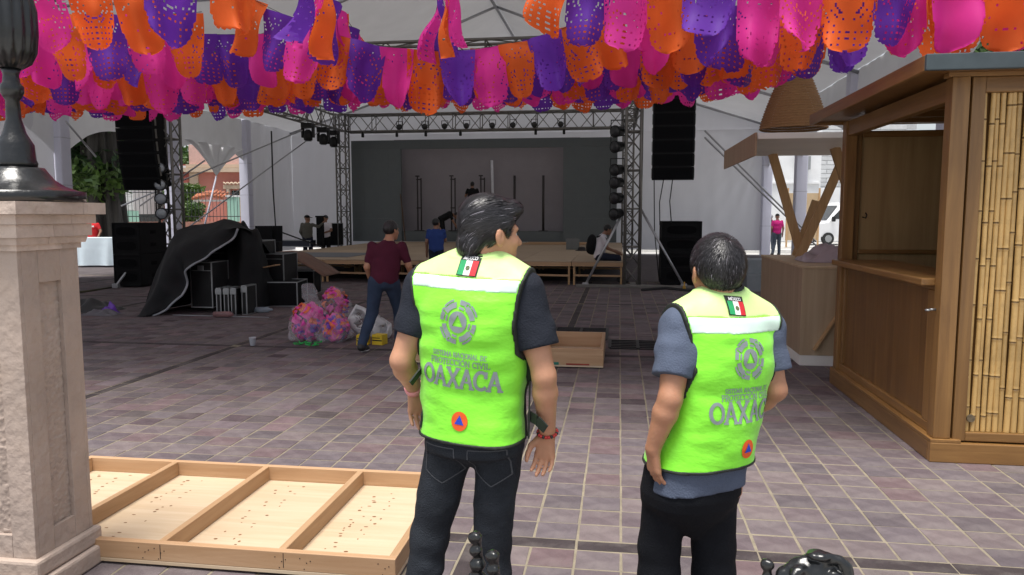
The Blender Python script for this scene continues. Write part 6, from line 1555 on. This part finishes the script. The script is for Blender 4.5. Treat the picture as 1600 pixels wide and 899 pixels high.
def vested_man(name, S, label):
    root = empty(name, cam2w(S['x'], S['f'], 0), YAW, label, 'person', None)
    H = 0.0055; yaw = S['yaw']
    hc, hm = head_frame(S['head'], S['hyaw'], S.get('hpit', 0), S.get('hroll', 0))
    head_f = headed(union(skull() + ears(), 0.02), hc, hm)
    tk = S['torso']; ux = A3((math.cos(yaw), math.sin(yaw), 0)); fw = A3((-math.sin(yaw), math.cos(yaw), 0))
    def torso(o): return loft([(z, cx, cy, a + o, b + o) for z, cx, cy, a, b in tk], yaw)
    def arm(s, o, t=1.0):
        a, e, w = S['arm' + s]
        a, e, w = A3(a), A3(e), A3(w)
        if t < 1: return [(cone(a, a + (e - a) * t, 0.060 + o, 0.052 + o * 1.25), 0.05)]
        m = e + (w - e) * 0.28
        return [(cone(a, e, 0.058 + o, 0.0395 + o), 0.05), (cone(e, m, 0.0385, 0.0425), 0.02), (cone(m, w, 0.0425 + o, 0.0275 + o), 0.015)]
    def leg(s, o):
        h, k, a = (A3(q) for q in S['leg' + s]); c = k + (a - k) * 0.3
        return [(cone(h, k, S['thigh'] + o, S['knee'] + o), 0.03), (cone(k, c, S['knee'] + o, S['knee'] + o - 0.002), 0.02), (cone(c, a, S['knee'] + o, S['ankle'] + o), 0.02)]
    body = [torso(-0.004), (cone(S['neck'], hc + hm @ A3((0, -0.03, -0.04)), 0.062, 0.058), 0.03)]
    for s in 'lr':
        body += arm(s, 0) + [(f, 0.02) for f, _ in leg(s, -0.012)]
        w = A3(S['arm' + s][2]); d, n, t, cu = S['hand' + s]
        body += hand(w, d, n, t, cu, 1.0)
        an = A3(S['leg' + s][2]); body.append((cone(an, an + A3((0, 0.10, -0.04)), 0.04, 0.03), 0.02))
    bf = union(body, 0.03)
    def whole(P):
        d = smin(bf(P), head_f(P), 0.02)
        return eye_sockets(d, (P - hc) @ hm)
    lo, hi = A3((-0.42, -0.34, -0.01)), A3((0.42, 0.42, S['top'] + 0.02))
    sdf_obj('body', whole, lo, hi, H, S['skin'], root)
    for sx in (-1, 1):
        c = hc + hm @ A3((sx * 0.031, 0.0705, 0.006)); mb = MB(); mb.lathe([(0.0125 * math.cos(R(a)), 0.0125 * math.sin(R(a))) for a in range(-85, 86, 17)], (0, 0, 0), 14)
        e = mb.build('eye', EYE, root, c); mb = MB(); mb.lathe([(0.006, -0.001), (0.005, 0.001), (0.001, 0.002)], n=12)
        i = mb.build('iris', IRIS, e, Vector(hm @ A3((0, 0.0118, 0))), Matrix(hm.tolist()).to_euler()); i.rotation_euler.rotate_axis('X', -math.pi / 2)
    # shirt
    fo = folds(0.014, (9, 9, 13)); sp = [torso(0.006)]
    for s in 'lr': sp += [(f, 0.035) for f, _ in arm(s, S['slack'], S['sleeve'])]
    sf = union(sp, 0.035)
    cuts = []
    for s in 'lr':
        a, e, w = (A3(q) for q in S['arm' + s]); q = a + (e - a) * S['sleeve']; dd = nrm(e - a); sgn = -1 if s == 'l' else 1
        cuts.append((q + dd * 0.012, dd, sgn, a))
    nk = A3(S['neck'])
    def shirt(P):
        d = sf(P) + fo(P) * 0.8
        d = np.maximum(d, S['shirt_hem'] + S['hem_tilt'] * P[:, 0] - P[:, 2])
        for q, dd, sgn, a in cuts:   # straight cuffs
            near = np.linalg.norm(P - (q), axis=1) < 0.16
            d = np.where(near & (((P - a) @ (ux * sgn)) > -0.03), np.maximum(d, (P - q) @ dd), d)
        return np.maximum(d, S['collar'] - np.linalg.norm((P - nk) * A3((1, 1, 1.0)), axis=1))
    shirt_o = sdf_obj('shirt', shirt, lo + A3((0, 0, 0.5)), hi - A3((0, 0, 0.1)), H, S['shirt'], root)
    # trousers
    fo2 = folds(*S['leg_folds']); pel = A3(S['pelvis'])
    pk = [(z, cx, cy, a, b) for z, cx, cy, a, b in S['hips']]
    pf = union([loft(pk, yaw)] + [(f, 0.03) for f, _ in leg('l', 0.0)] + [(f, 0.022) for f, _ in leg('r', 0.0)], 0.03)
    def trousers(P):
        k = np.clip((pel[2] - 0.05 - P[:, 2]) / 0.2, 0.25, 1)
        return np.maximum(pf(P) + fo2(P) * k * 0.55, 0.045 - P[:, 2])
    tr = sdf_obj('trousers', trousers, A3((-0.42, -0.3, 0.0)), A3((0.36, 0.36, pel[2] + 0.2)), H, S['pants'], root)
    tb = BVHTree.FromPolygons([v.co[:] for v in tr.data.vertices], [p.vertices[:] for p in tr.data.polygons])
    if S.get('pockets'):
        for px in (-0.088, 0.088):
            poly = [(-0.062, 0.05), (0.062, 0.05), (0.066, -0.05), (0.0, -0.092), (-0.066, -0.05)]
            for k in range(5):
                a, b = Vector(poly[k]), Vector(poly[(k + 1) % 5]); n = 6; nn = Vector((-(b - a).y, (b - a).x)).normalized() * 0.0022
                q = [[a.lerp(b, i / n) - nn, a.lerp(b, (i + 1) / n) - nn, a.lerp(b, (i + 1) / n) + nn, a.lerp(b, i / n) + nn] for i in range(n)]
                decal('pocket_seam', q, tb, pel, ux, fw, S['pocket_z'] - pel[2], 0.002, S['seam'], root, cx=px)
    # shoes
    for s in 'lr':
        an = A3(S['leg' + s][2]); toe = an + S['toe' + s]
        sh = union([cone(an + A3((0, -0.03, -0.045)), A3((toe[0], toe[1], 0.04)), 0.042, 0.036), (cone(an, an + A3((0, 0, -0.05)), 0.045, 0.046), 0.02)], 0.02)
        sdf_obj('shoe', lambda P, sh=sh: np.maximum(sh(P), 0.002 - P[:, 2]), *bounds([an, toe, an * A3((1, 1, 0))], 0.1), 0.009, SHOE, root)
    # vest
    fo3 = folds(0.015, (4.5, 4.5, 11), 2.5); vt = torso(S['vest_off']); wz = A3(S['vest_w']); nc = A3(S['vest_neck'][:3]); nr = S['vest_neck'][3]
    shoulders = [ (cone(A3(S['arm' + s][0]) + A3((0, 0, S['yoke_dz'])), nc + A3((0, 0, -0.035)), S['yoke_r'], 0.07), 0.03) for s in 'lr']
    vu = union([vt] + shoulders, 0.03)
    zc = [k[0] for k in tk]
    def tx(P):   # sideways position on the trunk
        cx = np.interp(P[:, 2], zc, [k[1] for k in tk]); cy = np.interp(P[:, 2], zc, [k[2] for k in tk])
        return (P[:, 0] - cx) * ux[0] + (P[:, 1] - cy) * ux[1]
    def edges(P):
        X = tx(P)
        hem = S['vest_hem'] + S['vest_tilt'] * P[:, 0] - P[:, 2]
        arm_ = np.abs(X) - np.interp(P[:, 2], wz[:, 0], wz[:, 1])
        Y = (P - nc) @ fw
        nk_ = nr - np.linalg.norm((P - nc) * A3((1, 1, 0.8)), axis=1)
        slit = np.where(P[:, 2] < S['arm_z'], 0.014 - np.abs(Y - 0.005), -1.0)     # open side seams
        slit = np.where(np.abs(X) > 0.08, slit, -1.0)
        return np.maximum(np.maximum(hem, arm_), np.maximum(nk_, slit))
    def crease(P): return (fo3(P) - 0.005) * np.where(P[:, 2] > S['band'][1], 0.25, 1.0)
    vest_f = lambda P: np.maximum(vu(P) + crease(P), edges(P))
    vlo, vhi = A3((-0.36, -0.3, S['vest_hem'] - 0.05)), A3((0.36, 0.36, S['neck'][2] + 0.1))
    vest = sdf_obj('vest', vest_f, vlo, vhi, H, NEON, root)
    sdf_obj('vest_binding', lambda P: np.maximum(vu(P) + crease(P) - 0.0035, np.abs(edges(P) + 0.002) - 0.0055), vlo, vhi, 0.005, BIND, vest)
    z0, z1 = S['band']
    sdf_obj('reflective_band', lambda P: np.maximum(np.maximum(vu(P) + crease(P) - 0.0022, edges(P) + 0.008), np.maximum(z0 + S['band_tilt'] * P[:, 0] - P[:, 2], P[:, 2] - z1 - S['band_tilt'] * P[:, 0])), vlo, vhi, 0.005, REFLECT, vest)
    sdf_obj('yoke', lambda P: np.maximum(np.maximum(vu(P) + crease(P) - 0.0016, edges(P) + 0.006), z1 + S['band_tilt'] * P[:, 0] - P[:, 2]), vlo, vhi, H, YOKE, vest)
    vb = BVHTree.FromPolygons([v.co[:] for v in vest.data.vertices], [p.vertices[:] for p in vest.data.polygons])
    T = S['print']; o0 = (S['print_c'][0], S['print_c'][1], 0); tl = S['print_tilt']
    D = lambda nm, q, z, m, off=0.0028, tilt=tl, cx=0.0, arc=0.0: decal(nm, q, vb, o0, ux, fw, z, off, m, vest, tilt, cx + S['print_x'], arc)
    D('ring_emblem', emblem(T['er']), T['ez'], PRINT)
    D('lettering', text_quads('SISTEMA NACIONAL DE', 0.0165, T['w1'], 0.0025), T['z1'], PRINT)
    D('lettering', text_quads('PROTECCIÓN CIVIL', 0.0205, T['w2'], 0.0031), T['z2'], PRINT)
    D('lettering', text_quads('OAXACA', T['h3'], T['w3'], 0.0115, 0.13), T['z3'], PRINT, 0.003)
    bq = ring_quads(0, 0, 0.0, T['br'], 0, 360, 1.12)
    D('round_badge', bq, T['bz'], BADGE_O, 0.003); D('badge_triangle', tri_quads(0, 0, T['br'] * .66, 1.1), T['bz'], BADGE_B, 0.0045)
    fx, fz, fs_ = T['flag']; ft = T['flag_tilt']
    D('flag_patch', rect_quads(-.040 * fs_, .040 * fs_, -.034 * fs_, .042 * fs_), fz, BIND, 0.006, ft, fx)
    for m_, a, b in ((FGREEN, -.036, -.0125), (FWHITE, -.0125, .0125), (FRED, .0125, .036)):
        D('flag_stripe', rect_quads(a * fs_, b * fs_, -.030 * fs_, .022 * fs_, 3, 4), fz, m_, 0.0085, ft, fx)
    D('flag_emblem', ring_quads(0, -.004 * fs_, 0, .0085 * fs_, 0, 360), fz, FBROWN, 0.0100, ft, fx)
    tq = text_quads('MÉXICO', 0.011 * fs_, 0.056 * fs_, 0.0026 * fs_)
    D('lettering', [[Vector((p.x, p.y + 0.031 * fs_)) for p in q] for q in tq], fz, FWHITE, 0.0085, ft, fx)
    # straps at the open sides
    for pts, w in S['straps']:
        mb = MB(); P_ = [Vector(p) for p in pts]
        for a, b in zip(P_[:-1], P_[1:]): mb.bar(a, b + (b - a).normalized() * 0.003, 0.006, w, S.get('strap_up', (0.2, -0.3, 1)))
        mb.build('strap', BIND, vest)
    # hair
    hl = A3(S['hairline'][0]), A3(S['hairline'][1])
    hp = union([ell(*S['hair'][0])] + [(ell(*q), 0.02) for q in S['hair'][1:]], 0.02)
    def hair_f(P):
        Q = (P - hc) @ hm
        return np.maximum(hp(Q), (np.interp(Q[:, 1], *hl) - Q[:, 2]) * 0.75)
    V, F = polygonise(hair_f, hc - 0.17, hc + 0.17, 0.005)
    ho = link('hair', np_mesh('hair', V, F, HAIRM), root)
    S['comb'](V, F, hc, hm, ho)
    return root, vest

DENIM = cloth('charcoal_denim', (0.022, 0.026, 0.033), 0.35, 0.85, 0.4, 220, 9)
SEAM = cloth('denim_seam', (0.075, 0.08, 0.09), 0.2)
NAVYTEE = cloth('charcoal_tee', (0.016, 0.019, 0.028), 0.12)
GREYPOLO = cloth('slate_polo', (0.085, 0.105, 0.155), 0.12)
BLACKTROUSER = cloth('black_trousers', (0.006, 0.007, 0.010), 0.2)

def comb_back(V, F, hc, hm, parent):
    back = hm @ A3((0, -1, 0)); down = A3((0, 0, -1))
    def field(P, n):
        w = np.clip((0.05 - ((P - hc) @ hm)[:, 2:3]) / 0.10, 0, 1)
        return back * (1 - 0.55 * w) + down * (0.25 + 0.7 * w)
    strands('hair_strands', V, F, field, 11000, 0.055, 0.0024, parent, 0.006, 0.09, lambda P: np.clip((0.06 - ((P - hc) @ hm)[:, 2]) / 0.12, 0.25, 1.3), seed=4, jit=0.16)
def comb_crown(V, F, hc, hm, parent):
    wh = hc + hm @ A3((0.012, -0.070, 0.108))
    def field(P, n):
        d = P - wh; L = np.linalg.norm(d, axis=1, keepdims=True) + 1e-6; d = d / L
        return d + np.cross(n, d) * 0.35 * np.exp(-L / 0.05) + A3((0, 0, -0.35))
    strands('hair_strands', V, F, field, 11000, 0.030, 0.0022, parent, 0.005, 0.03, seed=6, jit=0.3, rise=0.003, keep=lambda P: np.linalg.norm(P - wh, axis=1) > 0.010)

P1 = dict(leg_folds=(0.018, (9, 9, 15), 2.6), x=-0.13, f=2.60, yaw=R(-19), top=1.74, skin=SKIN, shirt=NAVYTEE, pants=DENIM, seam=SEAM, pockets=True, pocket_z=0.80,
    head=(0.058, 0.02, 1.578), hyaw=R(-62), hpit=R(-3), neck=(0.012, 0.02, 1.475), collar=0.075,
    torso=[(0.86, -0.005, 0, .165, .118), (0.95, -0.005, 0, .160, .112), (1.05, -0.003, 0, .160, .112), (1.15, -0.002, 0, .164, .116), (1.28, -0.003, 0, .174, .122), (1.36, -0.003, 0.005, .176, .118), (1.42, 0, .01, .160, .100), (1.465, .004, .015, .105, .078), (1.50, .008, .02, .06, .06)],
    hips=[(0.755, -0.003, -0.004, .010, .03), (0.775, -0.003, -0.004, .035, .06), (0.80, -0.003, -0.006, .10, .10), (0.815, -0.003, -0.008, .158, .126), (0.83, -0.003, -0.008, .168, .128), (0.87, -0.003, -0.006, .172, .126), (0.95, -0.003, 0, .166, .116), (1.02, -0.003, 0, .160, .112)], pelvis=(-0.003, 0, 0.88),
    arml=((-0.178, 0.05, 1.395), (-0.262, 0.0, 1.135), (-0.236, 0.14, 0.998)), armr=((0.175, -0.05, 1.385), (0.240, -0.10, 1.10), (0.256, -0.03, 0.878)),
    handl=((0.10, 0.15, -1), (0.35, -1, 0), (1, 0.3, 0), 0.42), handr=((-0.10, 0.12, -1), (-0.35, -1, -0.1), (-1, 0.2, 0), 0.50),
    legl=((-0.085, 0.02, 0.86), (-0.172, 0.03, 0.47), (-0.235, 0.0, 0.09)), legr=((0.085, -0.02, 0.86), (0.062, -0.01, 0.47), (0.062, -0.04, 0.09)), thigh=0.090, knee=0.066, ankle=0.058,
    toel=A3((-0.06, 0.16, -0.05)), toer=A3((0.07, 0.16, -0.05)), sleeve=0.62, slack=0.016, shirt_hem=0.90, hem_tilt=0.0,
    vest_off=0.022, vest_w=[(0.80, .30), (1.08, .24), (1.18, .186), (1.28, .180), (1.38, .192), (1.44, .205), (1.52, .21)], vest_neck=(0.02, 0.03, 1.525, 0.075), yoke_dz=-0.004, yoke_r=0.086, arm_z=1.19, vest_hem=0.868, vest_tilt=-0.03,
    band=(1.395, 1.437), band_tilt=-0.05, print_tilt=R(-5), print_x=0.0, print_c=(-0.002, 0),
    print=dict(er=0.066, ez=1.293, z1=1.180, w1=0.195, z2=1.153, w2=0.215, z3=1.100, h3=0.066, w3=0.285, bz=0.952, br=0.030, flag=(0.012, 1.475, 0.92), flag_tilt=R(-4)),
    straps=[(((0.178, -0.06, 1.17), (0.192, -0.075, 1.08), (0.190, -0.075, 0.97), (0.188, -0.07, 0.88)), 0.030), (((0.188, -0.07, 0.955), (0.215, -0.11, 0.950), (0.243, -0.13, 0.925)), 0.036),
            (((-0.165, 0.0, 1.14), (-0.195, -0.03, 1.10), (-0.222, -0.05, 1.065)), 0.026), (((-0.170, 0.01, 1.0), (-0.190, -0.01, 0.94), (-0.195, -0.01, 0.90)), 0.028)],
    hairline=HAIRLINE, hair=[((0, -0.016, 0.036), (0.084, 0.105, 0.098)), ((0, 0.055, 0.092), (0.058, 0.060, 0.034)), ((0, -0.03, 0.075), (0.074, 0.085, 0.062)), ((0, -0.085, -0.035), (0.055, 0.035, 0.045))], comb=comb_back)
P2 = dict(leg_folds=(0.020, (12, 12, 4), 2.2), x=0.739, f=2.64, yaw=R(22), top=1.60, skin=SKIN2, shirt=GREYPOLO, pants=BLACKTROUSER, seam=SEAM, pockets=False, pocket_z=0.8,
    head=(-0.004, 0.03, 1.443), hyaw=R(12), hpit=R(-2), neck=(0.012, 0.02, 1.345), collar=0.068,
    torso=[(0.64, -0.075, 0, .180, .148), (0.76, -0.058, 0, .172, .140), (0.84, -0.036, 0, .163, .132), (0.90, -0.022, 0, .160, .130), (1.00, -0.006, 0, .160, .130), (1.12, 0.004, 0, .166, .128), (1.20, 0.01, 0.005, .172, .118), (1.28, 0.012, .01, .158, .098), (1.33, .012, .015, .105, .080), (1.37, .012, .02, .06, .06)],
    hips=[(0.47, -0.088, 0, .012, .03), (0.51, -0.088, 0, .05, .07), (0.56, -0.088, 0, .12, .11), (0.61, -0.086, 0, .170, .138), (0.65, -0.080, 0, .181, .148), (0.72, -0.068, 0, .172, .141), (0.82, -0.045, 0, .155, .122)], pelvis=(-0.075, 0, 0.74),
    arml=((-0.146, -0.05, 1.262), (-0.196, -0.14, 1.02), (-0.246, -0.112, 0.838)), armr=((0.178, 0.06, 1.25), (0.222, 0.02, 1.015), (0.135, 0.18, 0.86)),
    handl=((0.10, 0.12, -1), (1, 0.35, 0), (0.3, 1, 0), 0.30), handr=((-0.7, 0.4, -0.4), (-0.3, -1, 0), (0.2, 0.2, 1), 0.4),
    legl=((-0.160, 0.0, 0.72), (-0.192, 0.02, 0.42), (-0.190, 0.0, 0.09)), legr=((0.000, 0.02, 0.72), (0.016, 0.03, 0.42), (0.02, 0.0, 0.09)), thigh=0.093, knee=0.078, ankle=0.068,
    toel=A3((-0.06, 0.16, -0.05)), toer=A3((0.04, 0.17, -0.05)), sleeve=0.66, slack=0.016, shirt_hem=0.685, hem_tilt=0.08,
    vest_off=0.022, vest_w=[(0.65, .30), (0.92, .24), (1.02, .184), (1.12, .172), (1.22, .184), (1.29, .198), (1.40, .20)], vest_neck=(0.018, 0.03, 1.385, 0.072), yoke_dz=-0.004, yoke_r=0.084, arm_z=1.03, vest_hem=0.770, vest_tilt=0.05,
    band=(1.245, 1.297), band_tilt=-0.03, print_tilt=R(-1), print_x=0.028, print_c=(-0.006, 0),
    print=dict(er=0.063, ez=1.158, z1=1.050, w1=0.190, z2=1.026, w2=0.215, z3=0.975, h3=0.070, w3=0.300, bz=0.842, br=0.030, flag=(-0.022, 1.333, 0.85), flag_tilt=R(-6)),
    straps=[(((-0.150, -0.085, 1.02), (-0.170, -0.095, 0.92), (-0.180, -0.10, 0.82), (-0.170, -0.115, 0.74), (-0.185, -0.125, 0.665)), 0.040), (((-0.195, -0.02, 0.95), (-0.205, -0.03, 0.86), (-0.20, -0.03, 0.78)), 0.03)],
    strap_up=(1, -0.3, 0), hairline=([-0.13, -0.085, -0.055, -0.035, -0.022, 0.018, 0.034, 0.040, 0.06, 0.085, 0.13], [-0.066, -0.070, -0.056, -0.012, 0.024, 0.026, -0.005, 0.02, 0.050, 0.080, 0.10]), hair=[((0, -0.014, 0.036), (0.085, 0.108, 0.101)), ((0, -0.035, 0.02), (0.078, 0.088, 0.085))], comb=comb_crown)
man1, vest1 = vested_man('person', P1, 'man in neon vest and charcoal jeans with combed-back hair, head turned right')
man2, vest2 = vested_man('person', P2, 'shorter man in neon vest over slate polo and black trousers, hand at pocket')
# wristwear
def band_ring(c, d, r, w, t, m, name, parent, beads=None):
    c, d = Vector(c), Vector(d).normalized(); x = d.orthogonal().normalized(); y = d.cross(x); mb = MB(); n = 28
    if beads:
        for k in range(beads):
            a = 2 * math.pi * k / beads; p = c + (x * math.cos(a) + y * math.sin(a)) * r
            mb.cm = k % 3 == 0; mb.lathe([(t * math.cos(R(q)), t * math.sin(R(q))) for q in range(-80, 81, 32)], p, 8)
        return mb.build(name, m, parent)
    pr = [(r, -w / 2), (r + t, -w / 2 * .8), (r + t, w / 2 * .8), (r, w / 2)]; vs = []; fs = []
    for k in range(n):
        a = 2 * math.pi * k / n; e = x * math.cos(a) + y * math.sin(a); vs += [c + e * q + d * z for q, z in pr]
    for k in range(n):
        for j in range(4): fs.append((k * 4 + j, k * 4 + (j + 1) % 4, ((k + 1) % n) * 4 + (j + 1) % 4, ((k + 1) % n) * 4 + j))
    return mb.add(vs, fs, True).build(name, m, parent)
a, e, w = (Vector(q) for q in P1['arml'])
wt = band_ring(w + (e - w).normalized() * 0.012, e - w, 0.0295, 0.026, 0.006, mat('pink_rubber', (0.75, 0.30, 0.32), 0.5), 'watch', None)
tag(wt, 'pink rubber strap watch worn on the left wrist', 'watch')
wt.location = man1.location; wt.rotation_euler = man1.rotation_euler
a, e, w = (Vector(q) for q in P1['armr'])
bb = band_ring(w + (e - w).normalized() * 0.006, e - w, 0.034, 0.02, 0.0062, [mat('red_bead', (0.5, 0.03, 0.03), 0.3, rnd=0.2), mat('black_bead', (0.02, 0.02, 0.02), 0.3)], 'bracelet', None, beads=22)
tag(bb, 'red and black beaded bracelet on the right wrist', 'bracelet')
bb.location = man1.location; bb.rotation_euler = man1.rotation_euler
